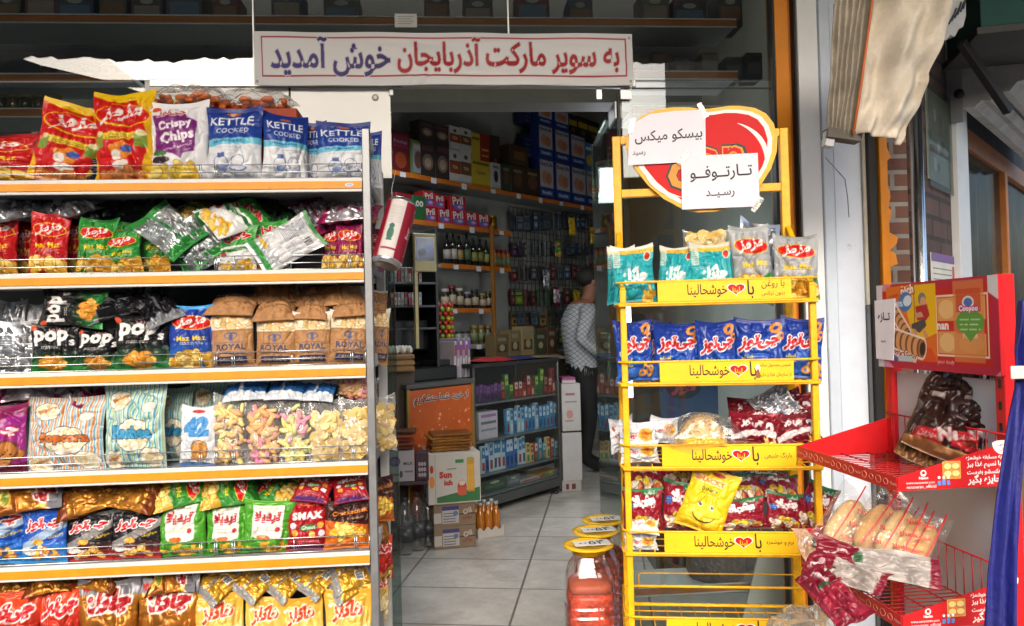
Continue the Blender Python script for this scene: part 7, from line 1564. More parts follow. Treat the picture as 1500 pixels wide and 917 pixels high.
# counters
CK = frame(-.65, 4.74, 0, 50.3)
def ck(px, py, d=0.0): return hit(CK, px, py, d)
xa = ck(597, 620)[0]; xb_ = ck(691, 620)[0]; ztp = ck(640, 566)[1]
t = thing('orange_counter', 'orange counter front with snow flake dots and Persian thanks lettering', 'counter', CK @ T(xa, 0, 0)); w = xb_ - xa; OR2 = mat('b5531a', .4, var=.15)
MB().box(0, w, 0, .5, 0, ztp, mat('2a2622', .6)).build('counter_body', t); MB().box(-.02, w + .02, -.02, .52, ztp + .001, ztp + .03, mat('4a4a48', .4)).build('counter_top', t)
b = MB(); b.box(.01, w - .01, -.012, -.001, .05, ztp - .01, OR2); g = random.Random(6)
for k in range(60): r = g.choice([.004, .004, .006, .010]); b.ell(g.uniform(.03, w - .03), g.uniform(.4, ztp - .14), r, r, -.0125 - k * .00001, mat('d9a078', .6), n=8)
b.text('از خرید شما متشکریم', w * .5, ztp - .075, -.0135, mat('d9d4d0', .5), w=w * .86, bold=.06, sx=1); b.text('از خرید شما متشکریم', w * .5, ztp - .075, -.0142, mat('1c2030', .5), w=w * .845, bold=.02)
b.build('printed_front', t)
MB().box(-.012, .009, -.016, .0, 0, ztp, mat('9a7a3a', .4, .5)).build('edge_profile', t); MB().box(w - .009, w + .012, -.016, 0, 0, ztp, mat('9a7a3a', .4, .5)).build('edge_profile', t)
xa2 = ck(693, 620)[0] + .01; xb2 = ck(821, 620)[0]; zt2_ = ck(750, 535)[1]
t = thing('glass_counter', 'glass display counter with three shelves of toothbrushes and small goods', 'counter', CK @ T(xa2, 0, 0)); w2 = xb2 - xa2; ALD = mat('6a6c6c', .35, .8)
for x in (0, w2 - .02):
    for y in (0, .43): MB().box(x, x + .02, y, y + .02, .03, zt2_, ALD).build('frame_post', t); MB().box(-.005, w2 + .005, -.005, .455, zt2_ + .001, zt2_ + .03, ALD).build('counter_top', t)
MB().box(.021, w2 - .021, .004, .008, .12, zt2_ - .001, M_CASEGLASS).build('front_glass', t); MB().box(.0, w2, .44, .449, .1, zt2_ - .01, mat('2a2c2e', .6)).build('back_board', t)
SHZ = [.14] + [ck(755, py, .03)[1] for py in (684, 636, 584)]
for z in SHZ: MB().box(.021, w2 - .021, .012, .43, z - .012, z, mat('5a6466', .3)).build('glass_shelf', t)
MB().box(0, w2, -.002, .44, .06, .125, ALD).build('base_panel', t)
for x in (.03, w2 - .05): MB().lathe([(.02, 0), (.02, .012), (.008, .015), (.008, .06)], BLACKM, 10).build('foot', t, M=T(x + .01, .03, 0))
# goods in the glass counter
g = random.Random(12); ORD = ['first', 'second', 'third', 'fourth', 'fifth', 'sixth', 'seventh', 'eighth', 'ninth', 'tenth', 'eleventh', 'twelfth', 'thirteenth', 'fourteenth', 'fifteenth', 'sixteenth']
def slim(px, zb, h, w, cols, label, group, cat, name, d=.05, tilt=0):
    x = ck(px, 600, d)[0]; deco = [('r', .1, .9, .55, .95, cols[1]), ('r', .2, .8, .1, .4, cols[2]), ('e', .5, .75, .25, .06, cols[0])]
    link(name, carton_mesh(w, .03, h, cols[0], deco), None, CK @ T(x, d, zb + .001) @ Ry(tilt), label, cat, group)
for q in range(14):
    px = 744 + q * 5.3; slim(px, SHZ[2], g.uniform(.17, .2), .034, g.choice([('2a6a9a', 'a9b9c4', '1c3f6e'), ('8aa4b4', '2c5a8a', 'b0b8bc'), ('3a7aa8', 'b4c0c8', '7a1a1a')]), 'toothbrush packet on the middle glass shelf, ' + ORD[q] + ' from the left', 'toothbrush packets', 'toothbrush', 'toothbrush_packet')
for q in range(11):
    px = 706 + q * 6.0; slim(px, SHZ[1], g.uniform(.19, .23), .042, g.choice([('9ab0bc', '2a6a9a', '8a2a2a'), ('a8b4ba', '2c6a8a', '1c4a7a'), ('2c5a9a', 'a8b8c8', '14305a')]), 'upright toothpaste box on the lower glass shelf, ' + ORD[q] + ' from the left', 'toothpaste boxes', 'toothpaste', 'toothpaste_box', tilt=[2, -2, 0][q % 3])
for q in range(8):
    px = 772 + q * 6; slim(px, SHZ[1], g.uniform(.10, .17), .04, g.choice([('8a2a2a', 'b0aaa4', '5a5a5a'), ('a8a49c', '9a2a2a', '2a5a7a'), ('2a6a8a', '9aaab0', '8a7a3a'), ('b0a070', '7a4a1a', '3a6a3a')]), 'small medicine box on the lower glass shelf, ' + ORD[q] + ' from the left', 'small boxes on the lower glass shelf', 'box', 'small_box')
for q in range(7):
    px = 700 + q * 5.4; slim(px, SHZ[3], [.12, .13, .12, .11, .12, .13, .12][q], .036, [('3a2048', '5a3070', '2a1834'), ('44264e', '6a3a7a', '301c38')][q % 2], 'purple packet on the upper glass shelf, ' + ORD[q] + ' from the left', 'purple packets', 'packet', 'purple_packet')
for q in range(13):
    px = 738 + q * 6.2; slim(px, SHZ[3], g.uniform(.10, .2), .04, g.choice([('6a1a1c', 'a8a094', '8a3a24'), ('4a2418', '8a6a4a', '9a2a2a'), ('8a2a2a', '5a1a1a', 'a89a84'), ('2a5a2c', '8aa03a', '3a3a2a')]), 'red or brown chocolate box on the upper glass shelf, ' + ORD[q] + ' from the left', 'chocolate boxes', 'chocolate', 'chocolate_box', tilt=g.uniform(-4, 4))
bx(CK, 701, 729, 603, 0, .04, 'a9a4b0', [('r', .1, .9, .55, .65, '5a5a64'), ('r', .1, .9, .3, .38, '7a7a84'), ('r', .1, .9, .8, .9, '8a5a8a')], 'white box with grey print on the middle glass shelf', 'box', None, z=SHZ[2])
for q, (a, c, y0, base) in enumerate(((706, 742, 702, '2a3a2c'), (742, 762, 696, '4a5258'), (762, 790, 700, '8a8a88'), (790, 818, 690, '8a6a2a'))):
    bx(CK, a, c, y0, 0, .05, base, [('r', .1, .9, .3, .6, ['3a5a3a', '6a727a', '9a2a2a', '2a5a8a'][q]), ('e', .5, .75, .2, .1, '9a9a94')] + ([('e', .15 + .23 * (k % 4), .15 + .23 * (k // 4), .1, .09, ['9a2a2a', '2a6a9a', 'a8902a', '3a7a3a'][(k * 3) % 4]) for k in range(16)] if q == 3 else []), ['green bundle at the bottom of the glass counter', 'grey bundle at the bottom of the glass counter', 'white box with red print at the bottom of the glass counter', 'box with coloured dots at the bottom of the glass counter'][q], 'box', None, z=SHZ[0])
# clothes and papers on the counters
def heap(name, px0, px1, py, M, col, label, cat, seed, h=.05, dd=.25, d=.2):
    x0, z = hit(M, px0, py, d); x1 = hit(M, px1, py, d)[0]; vs = []; fs = []; g = np.random.default_rng(seed); U, V = np.meshgrid(np.linspace(0, 1, 26), np.linspace(0, 1, 14)); hh = h * (np.sin(np.pi * U) * np.sin(np.pi * V)) ** .5 * (.5 + vn(U, V, 6, 3, seed)) + .002
    c = np.ones((14, 26, 4)); c[..., :3] = np.array(srgb(col)) ; c[..., 3] = 0; c[..., :3] *= (.7 + .5 * vn(U, V, 4, 3, seed + 1))[..., None]
    me = grid_mesh(name, [(U * (x1 - x0), V * dd, hh, c, False, 0), (U * (x1 - x0), V * dd, hh * 0, c, True, 0)], [M_PAPER]); return link(name, me, None, M @ T(x0, d - dd / 2, z + .001), label, cat)
heap('folded_cloth', 700, 742, 531, CK, '8a1c20', 'red folded cloth on the glass counter', 'cloth', 3, .03, d=.22)
heap('folded_cloth', 742, 775, 529, CK, '1c2450', 'dark blue folded cloth on the glass counter', 'cloth', 4, .03, d=.22)
heap('folded_cloth', 775, 818, 528, CK, '6a6450', 'olive brown cloth at the right end of the glass counter', 'cloth', 5, .03, d=.22)
MGZ = carton_mesh(.022, .2, .27, '8a8494', [('r', 0, 1, .7, .95, '6a4a8a'), ('r', 0, 1, .3, .5, 'b0a4a8')])
for q in range(6):
    x, z = ck(667 + q * 4, 561, .1); link('magazine', MGZ if q % 2 else carton_mesh(.022, .2, .25, 'a8a0a4', [('r', 0, 1, .6, .9, '8a3a5a')]), None, CK @ T(x, .1, ztp + .032) @ Ry(3), 'upright magazine between the till and the glass counter, ' + ORD[q] + ' from the left', 'magazine', 'upright magazines')
xk, _ = ck(637, 548, .1); 
t = thing('cash_register', 'black cash register on the orange counter', 'till', CK @ T(xk, .08, ztp + .031)); MB().box(-.22, .2, 0, .3, 0, .09, DKC, .01).build('drawer', t); MB().bar((-.12, .2, .09), (-.12, .2, .3), .05, .05, DKC).build('stand', t); MB().box(-.25, .05, .12, .16, .20, .40, DKC, .008).build('monitor', t); b = MB(); b.box(.04, .18, .05, .2, .0905, .13, mat('222426', .4), .005); b.build('keypad', t)
# sweets tower
xk, _ = ck(650, 520, .3); zs_ = ck(650, 531, .3)[1]; zt3 = ck(650, 508, .3)[1]; zt4 = ck(650, 446, .3)[1]
t = thing('lollipop_tower', 'tower of red and yellow wrapped lollipops on a white stand', 'sweets', CK @ T(xk, .3, zs_)); SWT = t
MB().box(-.07, .07, -.06, .06, 0, zt3 - zs_, mat('a9aaa8', .5)).build('stand_box', t); MB().box(-.072, .072, -.062, .062, zt3 - zs_ + .001, zt3 - zs_ + .02, mat('3f8a2a', .5)).build('green_rim', t); MB().lathe([(.03, zt3 - zs_ + .021), (.03, zt4 - zs_)], mat('3a2a1c', .6), 10).build('core', t)
LOL = [MB().lathe([(0, -.018), (.011, -.015), (.018, -.005), (.018, .005), (.011, .015), (0, .018)], mat(c_, .35, coat=.3), 10).mesh('lollipop') for c_ in ('a81c1c', 'b8921c', '9a2a14', '6a8a1c')]
for r_ in range(9):
    for k in range(9):
        a = k * .698 + r_ * .35; z = zt3 - zs_ + .045 + r_ * (zt4 - zt3 - .05) / 8; link('lollipop', LOL[(k * 2 + r_) % 4], t, T(.062 * math.cos(a), .062 * math.sin(a), z))
# snack packets hanging on the grid wall
b = MB(); GW = mat('3a3c40', .5, .5)
xg0, xg1 = dg(748, 400, -.02)[0], dg(900, 400, -.02)[0]; zg0, zg1 = dg(800, 512, -.02)[1], dg(760, 305, -.02)[1]
for k in range(30): x = xg0 + (xg1 - xg0) * k / 29; b.tube([(x, -.02, zg0), (x, -.02, zg1)], .0025, GW, 5)
for k in range(20): z = zg0 + (zg1 - zg0) * k / 19; b.tube([(xg0, -.023, z), (xg1, -.023, z)], .0025, GW, 5)
b.build('wire_grid', M=MDG, label='dark wire grid on the shop wall covered with hanging packets', cat='grid')
HC = [('2a3038', '4a5560', '6a737c'), ('33383a', '5a6064', '2a4a6a'), ('1f3a5a', '3a5a7a', 'a0a4a8'), ('4a4444', '7a7670', '3a2a2a'), ('2a4a24', '6a8a2a', 'a0a43a'), ('5a1a20', '8a3a3a', '9a948c'), ('3a2a44', '6a4a6a', '8a8090'), ('5a4a2a', '8a7a4a', '3a2a1a'), ('3a3a3c', '74787a', 'a4a4a2')]
PK = [(lambda c: carton_mesh(.085, .022, .15, c[0], [('r', .08, .92, .12, .55, c[1]), ('r', .15, .85, .65, .80, c[2]), ('e', .5, .35, .25, .14, c[2]), ('r', .1, .9, .86, .97, '5f6468')], .3))(c) for c in HC]
g = random.Random(21); ROWN = ['top', 'second', 'third', 'fourth', 'fifth', 'bottom']
for r_, (py, hgt, n, cs) in enumerate(((313, 1.15, 15, (0, 1, 2, 1, 0)), (354, 1.0, 13, (2, 0, 8, 6, 1)), (388, 1.05, 13, (8, 2, 3, 5, 0)), (424, 1.05, 13, (5, 4, 2, 7, 5)), (456, 1.0, 12, (3, 7, 1, 4, 8)), (486, .9, 11, (6, 7, 4, 3, 1)))):
    for k in range(n):
        px = 752 + k * (128 / n) + g.uniform(-2, 2); x, z = dg(px, py, -.09 - .03 * (k % 3)); c = g.choice(cs)
        link('hanging_packet', PK[c], None, MDG @ T(x, -.09 - .03 * (k % 3), z - .15 * hgt) @ Rz(g.uniform(-25, 35)) @ Ry(g.uniform(-5, 5)) @ S(g.uniform(.8, 1.15), 1, hgt * g.uniform(.85, 1.1)), 'small packet on the wire grid, ' + ROWN[r_] + ' row, ' + ORD[k] + ' from the left', 'hanging packet', 'packets hanging on the wire grid')
lay_ = None
for q, (px, py, des) in enumerate(((838, 318, 'yellow'), (868, 332, 'yellow'), (817, 350, 'greenlay'), (800, 395, 'silver'), (815, 420, 'magsil'), (845, 425, 'yellow'))):
    x, z = dg(px, py, -.2); place(MDG, des, x, -.2, z - .19, .11, .19, ['green yellow packet hanging in the upper row of the wire grid', 'pale yellow packet hanging at the upper right of the wire grid', 'green packet hanging in the middle of the wire grid', 'crinkled clear packet hanging in the middle of the wire grid', 'pinkish crinkled packet hanging near the man', 'bright yellow striped packet hanging above the man'][q], None, var=q % 3, name='hanging_packet', cat='hanging packet')
# low goods on a bench under the grid
MB().box(dg(725, 520, -.5)[0], dg(850, 520, -.5)[0], -.5, -.03, dg(780, 520, -.5)[1] - .03, dg(780, 520, -.5)[1], mat('5a4a34', .6)).box(dg(725, 520, -.5)[0], dg(850, 520, -.5)[0], -.48, -.03, 0, dg(780, 520, -.5)[1] - .031, mat('3a3026', .7)).build('wall_bench', M=MDG, label='brown bench along the wall under the hanging packets', cat='bench')
zb_ = dg(780, 520, -.45)[1]
for q, (a, c, y0, base) in enumerate(((725, 745, 490, '6a5a3a'), (746, 762, 484, '7a6a44'), (764, 782, 478, '94835a'), (783, 800, 486, '3a4a30'), (801, 815, 480, '5a3a2a'))):
    bx(MDG, a, c, y0, 0, -.42, base, [('r', .15, .85, .2, .55, '4a3a24'), ('r', .2, .8, .7, .85, '8a8474'), ('e', .5, .4, .2, .15, 'a09a7a')], 'dim grocery bag on the bench under the grid, ' + ORD[q] + ' from the left', 'bag', 'grocery bags on the wall bench', z=zb_, name='grocery_bag')
# boxes in the doorway
pS = ground(640, 806); MST = frame(pS.x, pS.y, 0, 14)
def st(px, py, d=0.0): return hit(MST, px, py, d)
CB = mat('7d6a56', .75, var=.12)
xa = st(636, 780)[0]; xb_ = st(697, 780)[0]; w = xb_ - xa; hC = st(660, 737)[1]
def brown_carton(z, h, label):
    b = MB(); b.box(-w / 2, w / 2, 0, .30, 0, h, CB); b.rect(-w * .30, w * .10, h * .12, h * .88, -.0012, mat('a8a6a6', .7)); b.rect(-w * .30, w * .10, h * .70, h * .88, -.0016, mat('3a3a70', .6))
    for k in range(4): b.rect(-w * .27, w * .02, h * (.18 + k * .12), h * (.22 + k * .12), -.0016, mat('5a5a62', .7))
    b.ell(w * .02, h * .55, .015, .015, -.002, mat('5a6a8a', .6)); b.rect(-w / 2, -w * .32, h * .15, h * .6, -.0012, mat('b0aca8', .7)); b.text('Oil', w * .30, h * .62, -.0012, mat('b0a49a', .6), w=w * .22, bold=.06, rot=.3); b.text('روغن', w * .30, h * .35, -.0012, mat('8a2424', .6), w=w * .22, bold=.03)
    b.rect(-w * .5, w * .5, h * .47, h * .53, -.0010, mat('4a3a30', .7)); return link('oil_carton', b.mesh('oil_carton'), None, MST @ T((xa + xb_) / 2, 0, z), label, 'carton', 'brown cartons stacked in the doorway')
brown_carton(.001, hC / 2 - .002, 'lower brown carton with white printed label in the doorway'); brown_carton(hC / 2, hC / 2 - .002, 'upper brown carton with white printed label under the white juice carton')
xa3 = st(627, 700, -.02)[0]; xb3 = st(704, 700, -.02)[0]; hS = st(665, 664, -.02)[1] - hC; w3 = xb3 - xa3
b = MB(); WB = mat('b4b0aa', .6, var=.06); b.box(-w3 / 2, w3 / 2, 0, .34, 0, hS, WB); b.add([(-w3 * .34, -.0012, .03 * hS), (w3 * .48, -.0012, .03 * hS), (w3 * .48, -.0012, hS * .30), (-w3 * .34, -.0012, hS * .14)], [[0, 1, 2, 3]], mat('2f6a3c', .6))
b.text('Sun', -w3 * .17, hS * .58, -.0016, mat('b02a20', .6), w=w3 * .24, bold=.06); b.text('ich', -w3 * .12, hS * .42, -.0016, mat('b02a20', .6), w=w3 * .16, bold=.06); b.rect(-w3 * .14, w3 * .04, hS * .68, hS * .70, -.0016, mat('5a7a5a', .6)); b.rect(w3 * .02, w3 * .18, hS * .80, hS * .87, -.0016, mat('2f7a4a', .6))
b.rect(w3 * .24, w3 * .38, hS * .22, hS * .88, -.0016, mat('b8862a', .5)); b.rect(w3 * .25, w3 * .37, hS * .26, hS * .76, -.0020, mat('c99a3a', .5)); b.ell(w3 * .31, hS * .88, w3 * .07, hS * .03, -.0022, mat('8a9a4a', .5)); b.ell(w3 * .14, hS * .30, w3 * .09, hS * .16, -.0018, mat('a8422c', .5)); b.rect(w3 * .06, w3 * .22, hS * .16, hS * .32, -.0021, mat('b5503a', .5)); b.ell(w3 * .14, hS * .40, w3 * .06, hS * .05, -.0024, mat('c9b8a8', .5))
b.ell(-w3 * .43, hS * .45, w3 * .05, hS * .12, -.0016, mat('c8762a', .5)); b.ell(-w3 * .43, hS * .70, w3 * .035, hS * .08, -.0016, mat('a82a20', .5)); b.rect(-w3 * .37, -w3 * .36, 0, hS, -.0016, mat('8a8680', .6))
link('juice_carton', b.mesh('juice_carton'), None, MST @ T((xa3 + xb3) / 2, -.02, hC + .001), 'white juice carton with a glass and green base picture stacked on brown cartons', 'carton')
zt_ = hC + hS + .003
for q in range(6):
    x = st(628 + (q % 2) * 3, 660, .1)[0]
    b = MB(); b.box(0, w3 * .78, 0, .2, 0, .017, mat(['8a5a1c', 'a8742c', '7a4a18'][q % 3], .4, .3, var=.4, scale=30, bump=.3), .006); link('wafer_packet', b.mesh('wafer_packet'), None, MST @ T(x, .04, zt_ + q * .0175) @ Rz(3 * math.sin(q * 2)), 'golden wafer packet in the pile on the white juice carton, ' + ['lowest', 'second', 'third', 'fourth', 'fifth', 'topmost'][q], 'packet', 'golden wafer packets')
# tray of orange juice bottles
pJ = ground(716, 788); MJ = frame(pJ.x, pJ.y, 0, 24); xa = hit(MJ, 700, 770)[0]; xb_ = hit(MJ, 738, 770)[0]; w = xb_ - xa; xm = (xa + xb_) / 2
t = thing('bottle_tray', 'white wavy edged card tray holding orange juice bottles', 'tray', MJ @ T(xm, 0, .002)); b = MB()
top = [(-w / 2 + w * k / 16, .055 + .012 * math.sin(k * 1.3)) for k in range(17)]; b.prism([(-w / 2, 0)] + [(w / 2, 0)] + top[::-1], 0, .003, WB); b.prism([(-w / 2, 0)] + [(w / 2, 0)] + top[::-1], .157, .16, WB); b.box(-w / 2, -w / 2 + .003, .0032, .1568, 0, .055, WB).box(w / 2 - .003, w / 2, .0032, .1568, 0, .055, WB).box(-w / 2 + .004, w / 2 - .004, .004, .156, 0, .003, WB); b.build('card_tray', t)
JU = mat('a8641a', .2, coat=.5, var=.15)
n = 0
for j in range(2):
    for i in range(3):
        t = thing('juice_bottle', 'orange juice bottle in the white tray, ' + ['front', 'back'][j] + ' row, ' + ['left', 'middle', 'right'][i], 'bottle', MJ @ T(xm + (i - 1) * w * .31, .04 + j * .075, .006), 'orange juice bottles')
        MB().lathe([(0, 0), (.024, 0), (.026, .01), (.026, .12), (.020, .145), (.012, .165), (.012, .185), (0, .185)], JU, 14).build('bottle_body', t); MB().lathe([(.0135, .183), (.0135, .205), (0, .206)], mat('9aa0a0', .4), 10).build('cap', t)
# PET bottles and the milk crate
def pet(x, y, z, s, label):
    t = thing('water_bottle', label, 'bottle', T(x, y, z) @ S(s, s, s), 'clear plastic bottles in the doorway'); prof = [(0, .002), (.040, .002), (.045, .015)]
    for k in range(5): zz = .03 + k * .03; prof += [(.045, zz), (.042, zz + .006), (.045, zz + .012)]
    prof += [(.045, .20), (.040, .235), (.024, .27), (.0145, .285), (.0145, .305), (0, .305)]
    MB().lathe(prof, M_PET, 16).build('bottle_body', t); MB().lathe([(.016, .298), (.016, .32), (0, .321)], mat('2a2c30', .5), 10).build('cap', t); MB().lathe([(.0457, .075), (.0457, .145)], mat('3c3f44', .4), 16).build('paper_label', t); return t
for q, (px, py) in enumerate(((577, 806), (594, 812), (612, 806), (628, 800), (600, 790), (584, 786), (620, 786))):
    p = ground(px, py); pet(p.x, p.y, .001, .98 + .04 * (q % 3), 'clear bottle with dark label on the shop floor, ' + ['leftmost of the front row', 'second of the front row', 'third of the front row', 'nearest the brown cartons', 'back row middle', 'back row left', 'back row right'][q])
p = ground(600, 812)
MMK = frame(p.x, p.y, 0, 8)
t = thing('milk_stand', 'dark plank on legs carrying the milk cartons above the bottles', 'stand', MMK); MB().box(-.2, .11, -.02, .22, .40, .42, mat('3a2630', .6)).build('plank', t)
for x in (-.18, .09): MB().box(x - .01, x + .01, .18, .2, 0, .399, mat('2a2226', .6)).build('leg', t)

x0 = hit(MMK, 566, 680)[0]; x1 = hit(MMK, 607, 680)[0]; zt_ = hit(MMK, 590, 661)[1]
b = MB(); w = x1 - x0; h = zt_ - .422; b.box(-w / 2, w / 2, 0, .16, 0, h, mat('a4a2a6', .6)); b.ell(-w * .20, h * .68, w * .20, h * .17, -.0012, mat('54427a', .6)); b.ell(-w * .20, h * .68, w * .15, h * .10, -.0015, mat('7a6a9a', .6)); b.text('MILK', w * .28, h * .60, -.0012, mat('2c2c30', .6), w=w * .34, bold=.02); b.rect(w * .14, w * .44, h * .30, h * .36, -.0012, mat('6a6a70', .6)); b.rect(-w * .4, -w * .05, h * .2, h * .28, -.0012, mat('6a6a70', .6)); b.ell(w * .02, h * .25, w * .06, h * .12, -.0014, mat('4a4a50', .6))
link('milk_carton', b.mesh('milk_carton'), None, MMK @ T((x0 + x1) / 2, -.01, .421), 'white milk carton with purple oval above the clear bottles', 'carton')
bx(MMK, 608, 628, 664, 0, .0, '3a2230', [('e', .3 + .2 * (k % 3), .2 + .2 * (k // 3), .1, .08, '9a9298') for k in range(9)], 'dark maroon carton with white splashes beside the milk carton', 'carton', None, z=.421)
for q in range(5): b = MB(); b.box(-.06, .06, 0, .14, 0, .022, mat(['5a2a14', '7a3a1a', '6a1a1a', '8a4a2a', '4a2010'][q], .4, var=.4, scale=30), .008); link('snack_packet', b.mesh('snack_packet'), None, MMK @ T(hit(MMK, 590 + 4 * math.sin(q * 2), 650)[0], .02, zt_ + .003 + q * .0225) @ Rz(9 * math.sin(q * 3)), 'brown snack packet piled on the milk carton, ' + ['lowest', 'second', 'third', 'fourth', 'topmost'][q], 'packet', 'brown snack packets')
# white boxes beside the counter
pW = ground(838, 720); MW = frame(pW.x, pW.y, 0, 10); WB2 = [('r', .2, .7, .75, .80, '8a5a5a'), ('r', .15, .8, .6, .63, '7a7a7a'), ('e', .4, .35, .18, .09, 'a87a74'), ('r', .15, .6, .2, .23, '7a7a7a')]
zA = hit(MW, 838, 632)[1]; zB_ = hit(MW, 838, 562)[1]
bx(MW, 823, 852, 704, 0, .0, '9c9896', [('r', .2, .35, .2, .7, '5a2420'), ('r', .5, .7, .2, .7, '5a2420')], 'lowest white carton with dark red bars beside the glass counter', 'carton', 'white cartons beside the glass counter', z=.001, dep=.3)
bx(MW, 823, 852, 634, 0, .0, 'a5a3a4', [], 'plain white middle carton beside the glass counter', 'carton', 'white cartons beside the glass counter', z=hit(MW, 838, 704)[1] + .001, dep=.3)
bx(MW, 822, 850, 562, 0, .0, 'a8a5a4', WB2, 'topmost white carton with red and grey print beside the glass counter', 'carton', 'white cartons beside the glass counter', z=zA + .003, dep=.3)
bx(MW, 823, 843, 553, 0, .01, '8a3a6a', [('r', 0, 1, .0, .5, 'b0a8a8')], 'pink topped packet lying on the white cartons', 'packet', None, z=zB_ + .004, dep=.2)
# goods behind the front windows
def wjar(key, px, py, label, col, h=.075, r=.032):
    tt, z = WS[key]; x = fx(px, py, .40)[0]; t = thing('jar', label, 'jar', MF @ T(x, .40, z + .0125), 'jars on the window shelves'); MB().lathe([(0, 0), (r, 0), (r, h * .8), (r * .9, h * .84), (0, h * .84)], mat(col, .25, coat=.4, var=.3), 14).build('jar_body', t); MB().lathe([(r * .92, h * .842), (r * .92, h), (0, h)], mat('8a8468', .4, .4), 14).build('jar_lid', t)
for q, px in enumerate((4, 22, 40, 60, 79)): wjar('low', px, 150, 'dim jar on the left window shelf behind red bags, ' + ORD[q] + ' from the left', ['4a4030', '6a5a2a', '4a4a2c', '5a4a24', '7a7a4a'][q], .09, .034)
for q, px in enumerate((70, 92, 113, 136, 158, 180)): wjar('mid', px, 100, 'dim jar on the upper left window shelf, ' + ORD[q] + ' from the left', ['5a3a2c', '4a4438', '6a4a3a', '3a3a34', '5a4a3a', '4a3a30'][q], .075, .03)
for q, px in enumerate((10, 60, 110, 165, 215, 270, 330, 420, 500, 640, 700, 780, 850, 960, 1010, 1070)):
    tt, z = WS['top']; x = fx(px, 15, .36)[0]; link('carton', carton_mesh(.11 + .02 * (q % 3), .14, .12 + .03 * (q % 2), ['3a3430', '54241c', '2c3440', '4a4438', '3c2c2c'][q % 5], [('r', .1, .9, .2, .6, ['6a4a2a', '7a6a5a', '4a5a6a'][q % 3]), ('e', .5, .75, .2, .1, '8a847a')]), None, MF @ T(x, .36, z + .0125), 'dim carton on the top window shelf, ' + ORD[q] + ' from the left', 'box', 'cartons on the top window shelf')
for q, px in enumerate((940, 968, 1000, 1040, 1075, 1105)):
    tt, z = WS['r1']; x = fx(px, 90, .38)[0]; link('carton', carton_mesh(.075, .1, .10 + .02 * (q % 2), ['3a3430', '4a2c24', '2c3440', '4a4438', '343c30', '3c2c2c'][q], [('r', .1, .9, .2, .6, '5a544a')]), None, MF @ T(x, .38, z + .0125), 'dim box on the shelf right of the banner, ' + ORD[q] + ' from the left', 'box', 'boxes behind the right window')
# seen through the glass behind the yellow rack: dim shelving, seed jar, blue picture, white board
tt, z = WS['r3']
t = thing('seed_jar', 'big dim jar of brown seeds on the low window shelf behind the rack', 'jar', MF @ T(fx(1050, 850, .42)[0], .43, z + .0125)); MB().lathe([(0, 0), (.12, 0), (.13, .03), (.13, .26), (.10, .30), (0, .30)], mat('4a3a30', .5, var=.7, scale=60, bump=.5, coat=.3), 24).build('jar_body', t); MB().lathe([(.105, .3002), (.105, .33), (0, .331)], mat('6a2a1c', .5), 20).build('jar_lid', t)
b = MB(); q0 = fx(1112, 812, .2); q1 = fx(1186, 812, .2); b.prism([(fx(1085, 917, .2)[0], fx(1085, 917, .2)[1]), (q1[0], q1[1] - .4), (q1[0], q1[1]), (q0[0], q0[1])], .2, .212, mat('b9bab8', .6)); b.build('white_board', M=MF, label='leaning white board behind the glass at the bottom right of the rack', cat='board')
p = P(1010, 590, 4.0); b = MB(); b.box(-.15, .15, 0, .02, -.18, .2, mat('1f4a80', .5)); b.ell(-.03, .08, .09, .06, -.001, mat('141c40', .5)); b.text('موز', -.03, .08, -.002, mat('b5485a', .5), w=.13, bold=.06)
for k in range(5): b.ell(-.10 + .05 * k, -.12, .03, .03, -.0015 - .0002 * k, mat('8aa0b8', .6))
b.build('blue_carton', M=frame(p.x, p.y, p.z, 0), label='blue milk carton picture seen through the glass behind the third rack shelf', cat='carton')
MB().box(-.2, .5, .0, .4, 0, p.z - .18, mat('33302c', .7)).build('back_counter', M=frame(p.x, p.y, 0, 0), label='dim low counter behind the right window carrying the blue carton', cat='counter')
# ------------------------------------------------------------------ lamps that the photo shows lit
def lamp(name, loc, watts, size, rot, label, build):
    t = thing(name, label, 'lamp', T(*loc)); build(t)
    l = bpy.data.lights.new('lamp_light', 'AREA'); l.energy = watts; l.size = size[0]; l.shape = 'RECTANGLE'; l.size_y = size[1]; l.color = (.96, .98, 1)
    o = bpy.data.objects.new('lamp_light', l); COL.objects.link(o); o.parent = t; o.matrix_local = T(0, 0, -.05) @ rot
pL = P(588, 155, 5.3)
def spot(t):
    MB().lathe([(.05, .10), (.05, .03), (.075, .0)], BLACKM, 16).build('lamp_housing', t); MB().lathe([(0, -.012), (.05, -.008), (.072, .0)], mat('f4f4ff', .4, emit=18.0), 16).build('bulb', t); MB().tube([(0, 0, .1), (0, 0, 4.1 - pL.z)], .012, BLACKM).build('stem', t)
lamp('ceiling_spot', pL, 5.5, (.3, .3), Matrix.Identity(4), 'small lit ceiling spot at the upper left of the doorway', spot)
def tube_(t):
    MB().lathe([(.016, -.3), (.016, .3)], mat('eef4ff', .4, emit=5.0), 12).build('glass_tube', t); MB().box(-.02, .02, .016, .05, -.34, .34, WHITE).build('batten', t)
pT = P(921, 500, 4.6); lamp('wall_tube', pT, 2.5, (.3, .6), Rx(90) @ Ry(0), 'vertical lit tube lamp seen through the glass left of the snack rack', tube_)
pT2 = P(893, 270, 4.2)
def panel_(t): MB().box(-.05, .05, 0, .02, -.09, .09, mat('f2f4ff', .4, emit=5.0)).build('light_panel', t); MB().box(-.06, .06, .021, .04, -.10, .10, WHITE).build('housing', t); MB().tube([(0, .03, .1), (0, .03, 4.1 - pT2.z)], .008, BLACKM).build('stem', t)
lamp('panel_lamp', pT2, 4, (.5, .5), Rx(20), 'small bright panel lamp glowing behind the left post of the yellow rack', panel_)

